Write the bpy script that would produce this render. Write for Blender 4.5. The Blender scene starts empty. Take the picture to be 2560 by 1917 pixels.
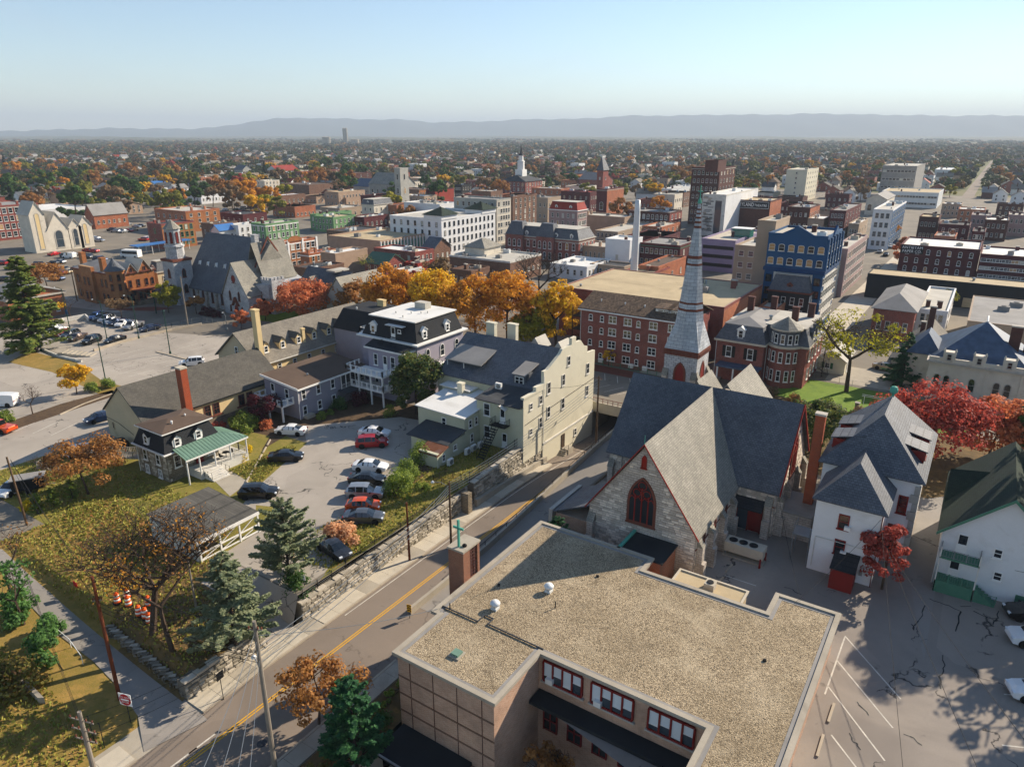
import bpy,math,random
import numpy as np
from mathutils import Vector
R=math.radians
rng=random.Random(11)
nr=np.random.default_rng(5)
scene=bpy.context.scene
COL=scene.collection
# ------------------------------------------------------------------ camera
F,CX,CY,HC,PIT,YAW=1777.,1280.,958.5,42.,R(19.3),R(33.5)
cd=bpy.data.cameras.new('camera');cam=bpy.data.objects.new('camera',cd);COL.objects.link(cam)
cam.location=(0,0,HC);cam.rotation_euler=(math.pi/2-PIT,0,YAW)
cd.sensor_width=36;cd.lens=36*F/2560;cd.clip_start=.5;cd.clip_end=60000
scene.camera=cam
# ------------------------------------------------------------------ sky, sun, exposure
SUN_AZ,SUN_EL=R(23.6),R(29)
wd=bpy.data.worlds.new('World');scene.world=wd;wd.use_nodes=True
nt=wd.node_tree;bg=nt.nodes['Background']
sky=nt.nodes.new('ShaderNodeTexSky');sky.sky_type='NISHITA';sky.sun_disc=False
sky.sun_elevation=SUN_EL;sky.sun_rotation=SUN_AZ;sky.altitude=200
sky.air_density=1.0;sky.dust_density=.02;sky.ozone_density=2.0
# thin cirrus streaks over the whole sky
tc=nt.nodes.new('ShaderNodeTexCoord');mp=nt.nodes.new('ShaderNodeMapping');mp.inputs['Scale'].default_value=(1.2,3.2,9)
mp.inputs['Rotation'].default_value=(.12,.1,.5)
ns=nt.nodes.new('ShaderNodeTexNoise');ns.inputs['Scale'].default_value=1.3;ns.inputs['Detail'].default_value=7;ns.inputs['Distortion'].default_value=.8
cr=nt.nodes.new('ShaderNodeMapRange');cr.inputs[1].default_value=.52;cr.inputs[2].default_value=.85;cr.inputs[3].default_value=0;cr.inputs[4].default_value=.22
mx=nt.nodes.new('ShaderNodeMix');mx.data_type='RGBA';mx.inputs[7].default_value=(3.8,4.2,4.8,1)
L=nt.links.new
L(tc.outputs['Generated'],mp.inputs['Vector']);L(mp.outputs[0],ns.inputs['Vector']);L(ns.outputs[0],cr.inputs[0]);L(cr.outputs[0],mx.inputs[0])
L(sky.outputs[0],mx.inputs[6]);L(mx.outputs[2],bg.inputs[0]);bg.inputs[1].default_value=.082
sl=bpy.data.lights.new('sun','SUN');sun=bpy.data.objects.new('sun',sl);COL.objects.link(sun)
sl.energy=4.6;sl.angle=R(.53);sl.color=(1,.87,.70)
sd=Vector((math.sin(SUN_AZ)*math.cos(SUN_EL),math.cos(SUN_AZ)*math.cos(SUN_EL),math.sin(SUN_EL)))
sun.rotation_euler=sd.to_track_quat('Z','Y').to_euler()
sun.location=(60,120,120)
vs=scene.view_settings;vs.view_transform='Standard';vs.look='None';vs.gamma=1;vs.use_curve_mapping=False;vs.exposure=1.0
cy=scene.cycles;cy.max_bounces=6;cy.diffuse_bounces=4;cy.glossy_bounces=2;cy.transmission_bounces=2;cy.volume_bounces=0
cy.transparent_max_bounces=6;cy.use_denoising=True;cy.use_adaptive_sampling=True;cy.adaptive_threshold=.02
try:cy.denoiser='OPENIMAGEDENOISE'
except Exception:pass
cy.caustics_reflective=False;cy.caustics_refractive=False
# ------------------------------------------------------------------ surveying helpers (photo pixel -> place on a known level)
_f=np.array([-math.sin(YAW)*math.cos(PIT),math.cos(YAW)*math.cos(PIT),-math.sin(PIT)])
_r=np.array([math.cos(YAW),math.sin(YAW),0]);_u=np.cross(_r,_f)
def ray(x,y):return _f+_r*(x-CX)/F-_u*(y-CY)/F
def at(x,y,z=0.):
    d=ray(x,y);t=(z-HC)/d[2];return(float(d[0]*t),float(d[1]*t),z)
def pj(p):
    q=np.array(p,float)-[0,0,HC];w=q@_f;return CX+F*(q@_r)/w,CY-F*(q@_u)/w
def zat(p,y):
    lo,hi=-20.,90.
    for _ in range(40):
        m=(lo+hi)/2
        if pj((p[0],p[1],m))[1]>y:lo=m
        else:hi=m
    return lo
def col_on_x(px,y,z,lo,hi):
    for _ in range(50):
        m=(lo+hi)/2
        if pj((m,y,z))[0]>px:hi=m
        else:lo=m
    return lo
def col_on_y(px,x,z,lo,hi):
    for _ in range(50):
        m=(lo+hi)/2
        if pj((x,m,z))[0]>px:hi=m
        else:lo=m
    return lo
# ------------------------------------------------------------------ mesh builder
KIDS={}
ORD='first second third fourth fifth sixth seventh eighth ninth tenth eleventh twelfth thirteenth fourteenth fifteenth sixteenth seventeenth eighteenth nineteenth twentieth'.split();ORD+=['twenty-'+o for o in ORD[:9]]
class MB:
    def __init__(s):s.v=[];s.f=[];s.m=[];s.mi=0
    def add(s,vs,fs):
        n=len(s.v);s.v+=[tuple(p)for p in vs];s.f+=[[i+n for i in f]for f in fs];s.m+=[s.mi]*len(fs);return s
    def poly(s,*p):return s.add(p,[list(range(len(p)))])
    def box(s,x0,y0,z0,x1,y1,z1):
        return s.add([(x0,y0,z0),(x1,y0,z0),(x1,y1,z0),(x0,y1,z0),(x0,y0,z1),(x1,y0,z1),(x1,y1,z1),(x0,y1,z1)],
                     [[3,2,1,0],[4,5,6,7],[0,1,5,4],[1,2,6,5],[2,3,7,6],[3,0,4,7]])
    def fr(s,a,z0,b,z1):
        (x0,y0,x1,y1),(u0,v0,u1,v1)=a,b
        return s.add([(x0,y0,z0),(x1,y0,z0),(x1,y1,z0),(x0,y1,z0),(u0,v0,z1),(u1,v0,z1),(u1,v1,z1),(u0,v1,z1)],
                     [[3,2,1,0],[4,5,6,7],[0,1,5,4],[1,2,6,5],[2,3,7,6],[3,0,4,7]])
    def prism(s,pts,z0,z1):
        n=len(pts)
        return s.add([(x,y,z0)for x,y in pts]+[(x,y,z1)for x,y in pts],
                     [list(range(n))[::-1],list(range(n,2*n))]+[[i,(i+1)%n,(i+1)%n+n,i+n]for i in range(n)])
    def ext(s,pts,d):
        n=len(pts)
        return s.add(list(pts)+[(p[0]+d[0],p[1]+d[1],p[2]+d[2])for p in pts],
                     [list(range(n))[::-1],list(range(n,2*n))]+[[i,(i+1)%n,(i+1)%n+n,i+n]for i in range(n)])
    def tube(s,p,q,r0,r1=None,n=6):
        r1=r0 if r1 is None else r1
        p,q=Vector(p),Vector(q);d=q-p
        if d.length<1e-6:return s
        d.normalize();a=d.orthogonal().normalized();b=d.cross(a)
        vs=[]
        for c,r in((p,r0),(q,r1)):
            for i in range(n):
                t=2*math.pi*i/n;vs.append(tuple(c+a*(r*math.cos(t))+b*(r*math.sin(t))))
        return s.add(vs,[[i,(i+1)%n,(i+1)%n+n,i+n]for i in range(n)]+[list(range(n))[::-1],list(range(n,2*n))])
    def path(s,pts,r,n=5):
        for a,b in zip(pts,pts[1:]):s.tube(a,b,r,r,n)
        return s
    def lathe(s,cx,cy,prof,n=12,a0=0.):
        vs=[];fs=[]
        for r,z in prof:
            for i in range(n):
                t=a0+2*math.pi*i/n;vs.append((cx+r*math.cos(t),cy+r*math.sin(t),z))
        for k in range(len(prof)-1):
            for i in range(n):j=(i+1)%n;fs.append([k*n+i,k*n+j,k*n+n+j,k*n+n+i])
        fs.append(list(range(n))[::-1]);fs.append([(len(prof)-1)*n+i for i in range(n)])
        return s.add(vs,fs)
    def obj(s,name,mat,par=None,smooth=False):
        o=mesh_obj(name,s.mesh(name,mat,par,smooth),par);return o
    def mesh(s,name,mat,par=None,smooth=False):
        me=bpy.data.meshes.new(name);b=root_loc(par)
        me.from_pydata([(x-b[0],y-b[1],z-b[2])for x,y,z in s.v],[],s.f)
        mats=mat if isinstance(mat,(list,tuple))else[mat]
        for m in mats:me.materials.append(M(m))
        if len(mats)>1:me.polygons.foreach_set('material_index',s.m)
        if smooth:me.polygons.foreach_set('use_smooth',[True]*len(s.f))
        me.update();return me
def root_loc(par):
    b=[0,0,0]
    while par is not None:
        b=[b[i]+par.location[i]for i in range(3)];par=par.parent
    return b
def mesh_obj(name,me,par=None,loc=(0,0,0),rz=0.):
    o=bpy.data.objects.new(name,me);COL.objects.link(o);o.parent=par
    if par is not None or loc!=(0,0,0):o.location=loc
    if rz:o.rotation_euler=(0,0,rz)
    if par is not None:KIDS.setdefault(par.name,[]).append(o)
    return o
def tag(o,label=None,cat=None,group=None,kind=None):
    if label:o['label']=label
    if cat:o['category']=cat
    if group:o['group']=group
    if kind:o['kind']=kind
    return o
def thing(name,label,cat,loc=(0,0,0),rz=0.,group=None):
    o=bpy.data.objects.new(name,None);COL.objects.link(o);o.location=loc;o.rotation_euler=(0,0,rz)
    o.empty_display_size=.3
    return tag(o,label,cat,group)
def struct(o):o['kind']='structure';return o
def copy_tree(o,parent=None):
    c=o.copy();COL.objects.link(c);c.parent=parent
    if parent is not None:KIDS.setdefault(parent.name,[]).append(c)
    for ch in KIDS.get(o.name,[]):copy_tree(ch,c)
    return c
def mesh_np(name,V,Q,mat,mats_idx=None,smooth=False,col=None):
    me=bpy.data.meshes.new(name);n=len(V);k=Q.shape[1];m=len(Q)
    me.vertices.add(n);me.vertices.foreach_set('co',V.astype(np.float32).ravel())
    me.loops.add(m*k);me.loops.foreach_set('vertex_index',Q.astype(np.int32).ravel())
    me.polygons.add(m);me.polygons.foreach_set('loop_start',np.arange(0,m*k,k,dtype=np.int32))
    if smooth:me.polygons.foreach_set('use_smooth',np.ones(m,bool))
    for q in(mat if isinstance(mat,(list,tuple))else[mat]):me.materials.append(M(q))
    if mats_idx is not None:me.polygons.foreach_set('material_index',mats_idx.astype(np.int32))
    me.update(calc_edges=True)
    if col is not None:
        a=me.color_attributes.new('Col','FLOAT_COLOR','POINT');a.data.foreach_set('color',col.astype(np.float32).ravel())
    return me
# ------------------------------------------------------------------ procedural materials
def lin(h):
    if isinstance(h,(tuple,list)):return tuple(h[:3])+(1,)
    c=[int(h[i:i+2],16)/255 for i in(0,2,4)]
    return tuple((x/12.92 if x<=.04045 else((x+.055)/1.055)**2.4)for x in c)+(1,)
MATS={};DEF={}
def M(n):
    if not isinstance(n,str):return n
    if n not in MATS:MATS[n]=DEF[n](n)
    return MATS[n]
class NT:
    def __init__(s,name):
        s.m=bpy.data.materials.new(name);s.m.use_nodes=True;s.t=s.m.node_tree;s.b=s.t.nodes['Principled BSDF']
        s.b.inputs['Specular IOR Level'].default_value=.25
    def n(s,t,**k):
        o=s.t.nodes.new('ShaderNode'+t)
        for a,v in k.items():setattr(o,a,v)
        return o
    def l(s,a,b):s.t.links.new(a,b)
    def pos(s):return s.n('NewGeometry').outputs['Position']
    def noise(s,scale,detail=4,vec=None,rough=.6,dist=0):
        o=s.n('TexNoise');o.inputs['Scale'].default_value=scale;o.inputs['Detail'].default_value=detail;o.inputs['Roughness'].default_value=rough
        o.inputs['Distortion'].default_value=dist;s.l(vec if vec is not None else s.pos(),o.inputs['Vector']);return o.outputs[0]
    def ramp(s,fac,a,b,c0=0.,c1=1.):
        o=s.n('MapRange');o.inputs[1].default_value=a;o.inputs[2].default_value=b;o.inputs[3].default_value=c0;o.inputs[4].default_value=c1
        s.l(fac,o.inputs[0]);return o.outputs[0]
    def mix(s,fac,a,b,mode='MIX'):
        o=s.n('Mix',data_type='RGBA',blend_type=mode)
        for i,v in((0,fac),(6,a),(7,b)):
            if hasattr(v,'default_value')or hasattr(v,'is_linked'):s.l(v,o.inputs[i])
            else:o.inputs[i].default_value=v
        return o.outputs[2]
    def math(s,op,a,b=None):
        o=s.n('Math',operation=op)
        for i,v in enumerate((a,b)):
            if v is None:continue
            if hasattr(v,'is_linked'):s.l(v,o.inputs[i])
            else:o.inputs[i].default_value=v
        return o.outputs[0]
    def bump(s,h,dist=.03,st=.6):
        o=s.n('Bump');o.inputs['Distance'].default_value=dist;o.inputs['Strength'].default_value=st;s.l(h,o.inputs['Height']);s.l(o.outputs[0],s.b.inputs['Normal'])
    def wallmap(s,vs=1.):
        g=s.n('NewGeometry');p=s.n('SeparateXYZ');q=s.n('SeparateXYZ');s.l(g.outputs['Position'],p.inputs[0]);s.l(g.outputs['True Normal'],q.inputs[0])
        k=s.math('GREATER_THAN',s.math('ABSOLUTE',q.outputs[0]),s.math('ABSOLUTE',q.outputs[1]))
        o=s.n('Mix',data_type='FLOAT');s.l(k,o.inputs[0]);s.l(p.outputs[0],o.inputs[2]);s.l(p.outputs[1],o.inputs[3])
        c=s.n('CombineXYZ');s.l(o.outputs[0],c.inputs[0]);s.l(s.math('MULTIPLY',p.outputs[2],vs),c.inputs[1]);return c.outputs[0]
    def out(s,col,rough=.8):
        s.l(col,s.b.inputs['Base Color']);s.b.inputs['Roughness'].default_value=rough;return s.m
def paint(name,h,rough=.75,var=.22,scale=.5,metal=0.,dirt=None,bumpy=0.):
    def mk(n):
        t=NT(n);c=lin(h);k=1-var
        dk=tuple(x*k for x in c[:3])+(1,);lt=tuple(min(1,x*(1+var*.6))for x in c[:3])+(1,)
        col=t.mix(t.ramp(t.noise(scale,6),.3,.7),dk,lt)
        col=t.mix(t.ramp(t.noise(scale*14,3),.35,.75,0,.35),col,dk)
        if dirt:
            col=t.mix(t.ramp(t.noise(scale*.7,8,dist=1.5),.55,.78,0,.7),col,lin(dirt))
        t.b.inputs['Metallic'].default_value=metal
        if bumpy:t.bump(t.noise(scale*30,4),.05,bumpy)
        return t.out(col,rough)
    DEF[name]=mk
def flat(name,h,rough=.5,metal=0.,spec=.25):
    def mk(n):
        t=NT(n);t.b.inputs['Base Color'].default_value=lin(h);t.b.inputs['Roughness'].default_value=rough
        t.b.inputs['Metallic'].default_value=metal;t.b.inputs['Specular IOR Level'].default_value=spec;return t.m
    DEF[name]=mk
def bricks(name,a,b,mortar,w=.24,hh=.08,ms=.012,vs=1.,rough=.85,bumpd=.02,dirt=None,off=.5,big=.5):
    def mk(n):
        t=NT(n);br=t.n('TexBrick');t.l(t.wallmap(vs),br.inputs['Vector'])
        br.inputs['Color1'].default_value=lin(a);br.inputs['Color2'].default_value=lin(b);br.inputs['Mortar'].default_value=lin(mortar)
        br.inputs['Scale'].default_value=1;br.inputs['Mortar Size'].default_value=ms;br.inputs['Brick Width'].default_value=w;br.inputs['Row Height'].default_value=hh
        br.inputs['Bias'].default_value=0;br.offset=off
        col=t.mix(t.ramp(t.noise(big,6),.3,.72,.0,.4),br.outputs['Color'],(0.02,.02,.022,1))
        col=t.mix(t.ramp(t.noise(2.2,5),.45,.75,0,.3),col,lin(a))
        if dirt:col=t.mix(t.ramp(t.noise(.45,8,dist=1.),.5,.75,0,.75),col,lin(dirt))
        if bumpd:t.bump(br.outputs['Fac'],-bumpd,.8)
        return t.out(col,rough)
    DEF[name]=mk
def leafm(name,cols,trans=.5):
    def mk(n):
        t=NT(n);g=t.n('NewGeometry');r=t.n('ValToRGB');t.l(g.outputs['Random Per Island'],r.inputs[0])
        e=r.color_ramp.elements
        while len(e)<len(cols):e.new(.5)
        br=lambda c:tuple(min(.9,v*1.4)for v in lin(c)[:3])+(1,)
        for i,c in enumerate(cols):e[i].position=i/(len(cols)-1);e[i].color=br(c)
        col=t.mix(t.ramp(t.noise(.35,3),.3,.7,0,.5),r.outputs[0],br(cols[0]))
        t.b.inputs['Roughness'].default_value=.7;t.l(col,t.b.inputs['Base Color'])
        tr=t.n('BsdfTranslucent');t.l(col,tr.inputs[0]);ms=t.n('MixShader');ms.inputs[0].default_value=trans
        t.l(t.b.outputs[0],ms.inputs[1]);t.l(tr.outputs[0],ms.inputs[2]);t.l(ms.outputs[0],t.t.nodes['Material Output'].inputs[0]);return t.m
    DEF[name]=mk
def asphalt(name,base,dark,crack=.0,light=None,cs=.16):
    def mk(n):
        t=NT(n);col=t.mix(t.ramp(t.noise(.12,7,dist=.6),.32,.68),lin(dark),lin(base))
        if light:col=t.mix(t.ramp(t.noise(.05,5,dist=.8),.5,.7,0,.8),col,lin(light))
        v0=t.n('TexVoronoi',distance='CHEBYCHEV');v0.inputs['Scale'].default_value=.085;t.l(t.pos(),v0.inputs['Vector']);s0=t.n('SeparateColor');t.l(v0.outputs['Color'],s0.inputs[0])
        col=t.mix(t.ramp(s0.outputs[0],.55,.57,0,.3),col,lin(dark));col=t.mix(t.ramp(s0.outputs[1],.8,.82,0,.3),col,lin(light or base))
        col=t.mix(t.ramp(t.noise(.55,5,dist=.4),.66,.74,0,.5),col,(.03,.028,.026,1))
        col=t.mix(t.ramp(t.noise(9,4),.3,.8,0,.35),col,lin(dark))
        col=t.mix(t.ramp(t.noise(.9,6,dist=2.),.58,.72,0,.3),col,lin(dark))
        if crack:
            v=t.n('TexVoronoi',feature='DISTANCE_TO_EDGE');v.inputs['Scale'].default_value=cs
            w=t.n('TexNoise');w.inputs['Scale'].default_value=.5;w.inputs['Detail'].default_value=5;t.l(t.pos(),w.inputs['Vector'])
            sc=t.n('VectorMath',operation='MULTIPLY_ADD');sc.inputs[1].default_value=(5,5,0);t.l(w.outputs['Color'],sc.inputs[0]);t.l(t.pos(),sc.inputs[2]);t.l(sc.outputs[0],v.inputs['Vector'])
            f=t.ramp(v.outputs[0],.001,.014,crack,0);k=t.ramp(t.noise(.17,3),.5,.55)
            col=t.mix(t.math('MULTIPLY',f,k),col,(.015,.015,.016,1))
        t.bump(t.noise(30,3),.01,.5)
        return t.out(col,.9)
    DEF[name]=mk
def ground3(name,cols,sc=(.03,.25,3.),rough=.95,bumpy=.4):
    def mk(n):
        t=NT(n);col=t.mix(t.ramp(t.noise(sc[0],6,dist=.7),.35,.65),lin(cols[0]),lin(cols[1]))
        col=t.mix(t.ramp(t.noise(sc[1],7,dist=1.2),.45,.66),col,lin(cols[2]))
        col=t.mix(t.ramp(t.noise(sc[2],5),.5,.75,0,.8),col,lin(cols[3]))
        t.bump(t.noise(sc[2]*3,4),.12,bumpy);return t.out(col,rough)
    DEF[name]=mk
flat('glass','1a2228',.08,0,.7);flat('glass_sky','39444d',.06,0,.9);flat('car_glass','12181d',.05,0,.8);flat('stained','20262b',.25,0,.5)
flat('glass_green','2f6f63',.12,0,.6);flat('curtain_reflection','b08a5a',.6);flat('black','101214',.5);flat('blackiron','15171a',.6);flat('rubber','141414',.8)
flat('rim','8d9194',.35,.7);flat('lamp_lens','d8dde0',.15,0,.6);flat('tail','7a1010',.25,0,.5);flat('steel','8b9092',.4,.6)
flat('polegreen','163b30',.5);flat('copper','4f9a86',.7);paint('marking','c9c3b6',.85,.3,1.5,dirt='9a9288');flat('yellowline','d09a1e',.8);flat('orangeplastic','e0560f',.5);flat('reflective','efeae2',.4)
flat('signred','b3141f',.5);flat('signwhite','ececea',.5);flat('signblack','14161a',.6);flat('chevyellow','e0a712',.5);flat('bin_blue','1a3f8a',.5);flat('conegreen','2c5c3a',.6)
paint('white','e4e2dc',.6,.10);paint('white_dirty','d0ccc2',.75,.2,.6,dirt='8f8a80');paint('whitewall','d9d9d8',.8,.1,.25,dirt='b3b0a8',bumpy=.2)
paint('cream','d0c9b2',.8,.08,.25,dirt='b3ac97',bumpy=.2);paint('creamgreen','bcbaa0',.8,.1,.25,dirt='a3a288',bumpy=.2);paint('yellowwall','d6bd8c',.8,.1,.3,dirt='b79f72',bumpy=.2);paint('tanwall','bfae8e',.85,.12,.3,dirt='98876a',bumpy=.3)
paint('purplewall','96909c',.8,.1,.3,dirt='7f7a85',bumpy=.15);paint('greywall','8e8a92',.8,.12,.3,bumpy=.15)
paint('roof_grey','8d8a86',.85,.2,.25,dirt='6d6a66');paint('roof_lt','b7b2a6',.85,.16,.2,dirt='8e887c');paint('roof_white','d6d5d0',.8,.12,.2,dirt='a9a69d');paint('roof_tan','b5a382',.9,.18,.2,dirt='8a7a5c');paint('roof_dark','3f4144',.85,.25,.25,dirt='5b5b5a');paint('roof_black','24282b',.8,.3,.3);paint('roof_brown','5c4c40',.9,.2,.3);paint('roof_rust','7a4c34',.8,.3,.8,dirt='8a8580');paint('roof_blue','3b6ea8',.5,.15,.3);paint('roof_red','8f3327',.8,.2,.3);paint('roof_green','4f6b57',.7,.2,.3)
paint('concrete','a59c8c',.9,.18,.4,dirt='7f776a',bumpy=.2);paint('concrete_lt','bdb3a0',.9,.15,.5,dirt='938a79',bumpy=.15);paint('curb','ab9f8c',.9,.2,.8);paint('stone_trim','b3aca0',.85,.15,.8)
paint('brownstone','6f3f31',.85,.2,.6);paint('redtrim','8e2318',.7,.2,.7);paint('woodpole','5d4936',.9,.3,1.2);paint('woodpole_grey','857c70',.9,.25,1.2);paint('woodpole_red','6e3a22',.9,.3,1.);paint('bluepaint','1f4c74',.7,.15,.3);paint('bluedark','123a63',.7,.15,.3)
paint('stucco_tan','a3907c',.9,.12,.3);paint('stucco_pink','9c8480',.9,.12,.3);paint('limestone','d0c7b6',.85,.15,.5,dirt='a39a8a',bumpy=.3);paint('greystone','a5a39b',.85,.18,.4,dirt='7f7e77',bumpy=.4);paint('green_wall','6b8f63',.8,.12,.3);paint('greenstd','6d8a78',.45,.12,.6);paint('greenseam','557264',.45,.1,.6);paint('blackbrick','2a2a2c',.9,.2,.4);paint('lilac','8d819a',.9,.12,.3);paint('palebrick','a88e78',.9,.15,.5);paint('bark','4f4136',.95,.3,3.,bumpy=.8);paint('bark_dk','3a322c',.95,.3,3.);paint('steel_white','d3d5d3',.45,.06,.3);paint('darkwood','4a3a2c',.9,.2,.8);paint('fence_grey','9b9284',.9,.15,.9);paint('dkred','7a1f1a',.6,.15,.8);paint('lattice','4a7a62',.7,.15,.8);paint('slate_blue','4a5a6e',.55,.35,.9)
bricks('brick_red','974233','82352a','a0887c');bricks('brick_dk','5b2a22','4c211b','6f5a50');bricks('brick_or','b8693f','a65a37','b89a80');bricks('brick_brown','7f5a45','6f4c3a','96826f');bricks('brick_pink','d0a68b','bd9175','d6c4af',w=.3,hh=.1);bricks('brick_pier','9a6248','86523c','a98c76');bricks('brick_maroon','5f1e22','541a1e','6d4a48');bricks('brick_orange2','b06a35','a25f2e','b3926b');bricks('brick_chim','b34a20','9f3f1b','a9785c')
bricks('slate','6b6f75','585c63','3b3f45',w=.34,hh=.24,ms=.018,vs=1.25,rough=.6,bumpd=.02,big=.35);bricks('slate_tan_lit','a19c8e','8d887c','67645c',w=.34,hh=.24,ms=.018,vs=1.25,rough=.7,bumpd=.02,big=.35)  # second slate carries the tan of sunlit slopes in its colour
bricks('shingle_grey','8f887c','7d776c','655f56',w=.35,hh=.2,ms=.015,vs=1.5,rough=.95,bumpd=.01);bricks('shingle_dk','67635b','58554e','45433e',w=.35,hh=.2,ms=.015,vs=1.5,rough=.95,bumpd=.01);bricks('shingle_black','2e3033','26282b','1a1b1d',w=.35,hh=.22,ms=.02,vs=1.2,rough=.9,bumpd=.01);bricks('shingle_green','2e3f33','26352b','1d2821',w=.35,hh=.2,ms=.015,vs=1.5,rough=.95,bumpd=.01);bricks('shingle_brown','7a6551','503f31','3d3126',w=.35,hh=.2,ms=.015,vs=1.5,rough=.95,bumpd=.01)
bricks('stone_ch','d3c7b9','bdb2a5','9a9186',w=.62,hh=.26,ms=.03,rough=.95,bumpd=.06,dirt='a0968a',big=.9);bricks('stone_white','d6d6d5','bcbdbf','8f8f90',w=.7,hh=.32,ms=.04,rough=.95,bumpd=.06,dirt='a2a2a3',big=.9);bricks('stone_house','a09179','8b7d68','726a5d',w=.5,hh=.24,ms=.03,rough=.95,bumpd=.05,dirt='5c5245',big=.8);bricks('stone_spire','c6cacd','afb4b9','8a8f94',w=.9,hh=.5,ms=.03,rough=.9,bumpd=.03,dirt='9aa0a4',big=.6)
paint('stoneA','c2b8a6',.95,.2,1.5,bumpy=.5);paint('stoneB','aaa190',.95,.2,1.5,bumpy=.5);paint('stoneC','8d8575',.95,.2,1.5,bumpy=.5);paint('mortar','6d675c',.95,.2,1.)
asphalt('asph_road','8a7d70','73685d',.35);asphalt('asph_lot','aaa195','91897e',.9,light='bab0a2');asphalt('asph_dark','948b81','7c746c',.95,light='a59a8c',cs=.11);asphalt('asph_town','877e70','6d665b',.0);asphalt('asph_alley','989189','7d7871',.5)
ground3('lawn',('6b6a2a','7f7433','8a7a3e','4f5a1e'),(.12,.4,3.));ground3('lawn_dry',('8a7238','7a6a33','9a7c42','6a6428'),(.1,.4,3.));ground3('lawn_green',('5f7a1f','6c8428','547020','7a8a35'),(.1,.4,3.));ground3('leaf_litter',('6b5636','58492f','7d6238','4a4a24'),(.2,.7,4.));ground3('earth',('5c5f36','6c6440','4f5a34','7a6f48'),(.006,.03,.4));ground3('mulch',('4f3f30','5c4a37','43362a','6b5436'),(.3,1.,5.));ground3('forest',('4a5238','5e5238','3f4c36','6e5c3a'),(.0012,.004,.02));ground3('mountain',('3c4a40','45493c','36423c','4a4438'),(.0006,.002,.01))
def gravel(n):
    t=NT(n);v=t.n('TexVoronoi');v.inputs['Scale'].default_value=15.;t.l(t.pos(),v.inputs['Vector']);s=t.n('SeparateColor');t.l(v.outputs['Color'],s.inputs[0])
    r=t.n('ValToRGB');t.l(s.outputs[0],r.inputs[0]);e=r.color_ramp.elements;e[0].color=lin('5a5040');e[1].color=lin('cbb898');m=e.new(.45);m.color=lin('94836a')
    col=t.mix(t.ramp(t.noise(.16,6,dist=1.),.35,.7,.0,.5),r.outputs[0],lin('75664e'));col=t.mix(t.ramp(t.noise(.33,6),.5,.72,0,.35),col,lin('cdbda0'));col=t.mix(t.ramp(t.noise(.22,8,dist=1.5),.56,.7,0,.5),col,lin('5e5342'))
    t.bump(v.outputs['Distance'],-.05,.8);return t.out(col,.95)
DEF['gravel']=gravel
def attrcol(n):
    t=NT(n);a=t.n('Attribute',attribute_name='Col');tr=t.n('BsdfTranslucent');t.l(a.outputs[0],tr.inputs[0]);t.l(a.outputs[0],t.b.inputs['Base Color']);t.b.inputs['Roughness'].default_value=.8
    ms=t.n('MixShader');ms.inputs[0].default_value=.2;t.l(t.b.outputs[0],ms.inputs[1]);t.l(tr.outputs[0],ms.inputs[2]);t.l(ms.outputs[0],t.t.nodes['Material Output'].inputs[0]);return t.m
DEF['attrcol']=attrcol
leafm('lf_orange',('94601c','bd8228','d39a34','a57228'));leafm('lf_gold',('a27a18','d0a022','e2b62c','b88c20'));leafm('lf_red',('7c3028','9c4438','b4574a','8c4a3a'));leafm('lf_coral',('965030','b86c48','c88458','a06040'));leafm('lf_rust',('77502a','996a38','b08248','845f38'));leafm('lf_olive',('5a5c22','787a2e','908a3a','666a2a'));leafm('lf_ygreen',('6a6a14','8a8620','a69a2a','757420'));leafm('lf_green',('2c4420','3f5a2a','526e32','385026'));leafm('lf_dkgreen',('14241a','1f3322','2a402a','1a2c20'));leafm('lf_spruce',('5c6a4e','7a8464','9a9c7a','868c6c'));leafm('lf_pine',('445a26','66783a','92964a','748040'));leafm('lf_arbor',('25462e','35603c','4a7a46','2e5236'));leafm('lf_purple',('33141c','4c1c28','5e2430','401a22'));leafm('lf_tan',('a87c5a','c4966e','d4aa82','b28a66'));leafm('lf_brown',('645038','7c6448','8c7454','6c5a42'));leafm('lf_mag',('2c401f','415629','77733a','4c5c2c'));leafm('lf_shrub',('52662a','6f8036','8c963e','607230'));leafm('lf_yshrub',('9a8412','c4a818','d6ba20','a88e14'));leafm('lf_hedge',('4f5226','686a30','826f36','745034'));leafm('lf_ivy',('36542a','4e7038','668c46','425f30'))
# ------------------------------------------------------------------ ground, streets, lots
def at_fn(px,py,fn):
    z=-1.
    for _ in range(30):p=at(px,py,z);z=fn(p[0],p[1])
    return(p[0],p[1],z)
def zS(x):return min(0.,-3+.085*max(0.,-49-x))
_a0,_a1=at_fn(475,1760,lambda x,y:zS(x)),at_fn(60,1420,lambda x,y:zS(x))
def alley_side(x,y):
    dx,dy=_a1[0]-_a0[0],_a1[1]-_a0[1];n=math.hypot(dx,dy);return-(dx*(y-_a0[1])-dy*(x-_a0[0]))/n*-1 if False else(-(dx*(y-_a0[1])-dy*(x-_a0[0]))/n)
_sgn=1 if alley_side(-60,45)>0 else-1
def sm(t):t=max(0.,min(1.,t));return t*t*(3-2*t)
def hS(x,y):
    s=alley_side(x,y)*_sgn;b=zS(x)
    up=0. if x<-57 else-.9*sm((x+57)/6)
    if 33<y:up=up*(1-sm((y-36.5)/.5))if y>36.5 else up
    if 32.9<y<36.9:up=min(up,-3.*sm((x+58)/8.7))
    return b+sm(s/1.8)*(up-b)
HOLES=[(-49.3,-36,-30,126),(-84,-49.3,-30,37),(-36,-4.7,-30,41)]
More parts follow.
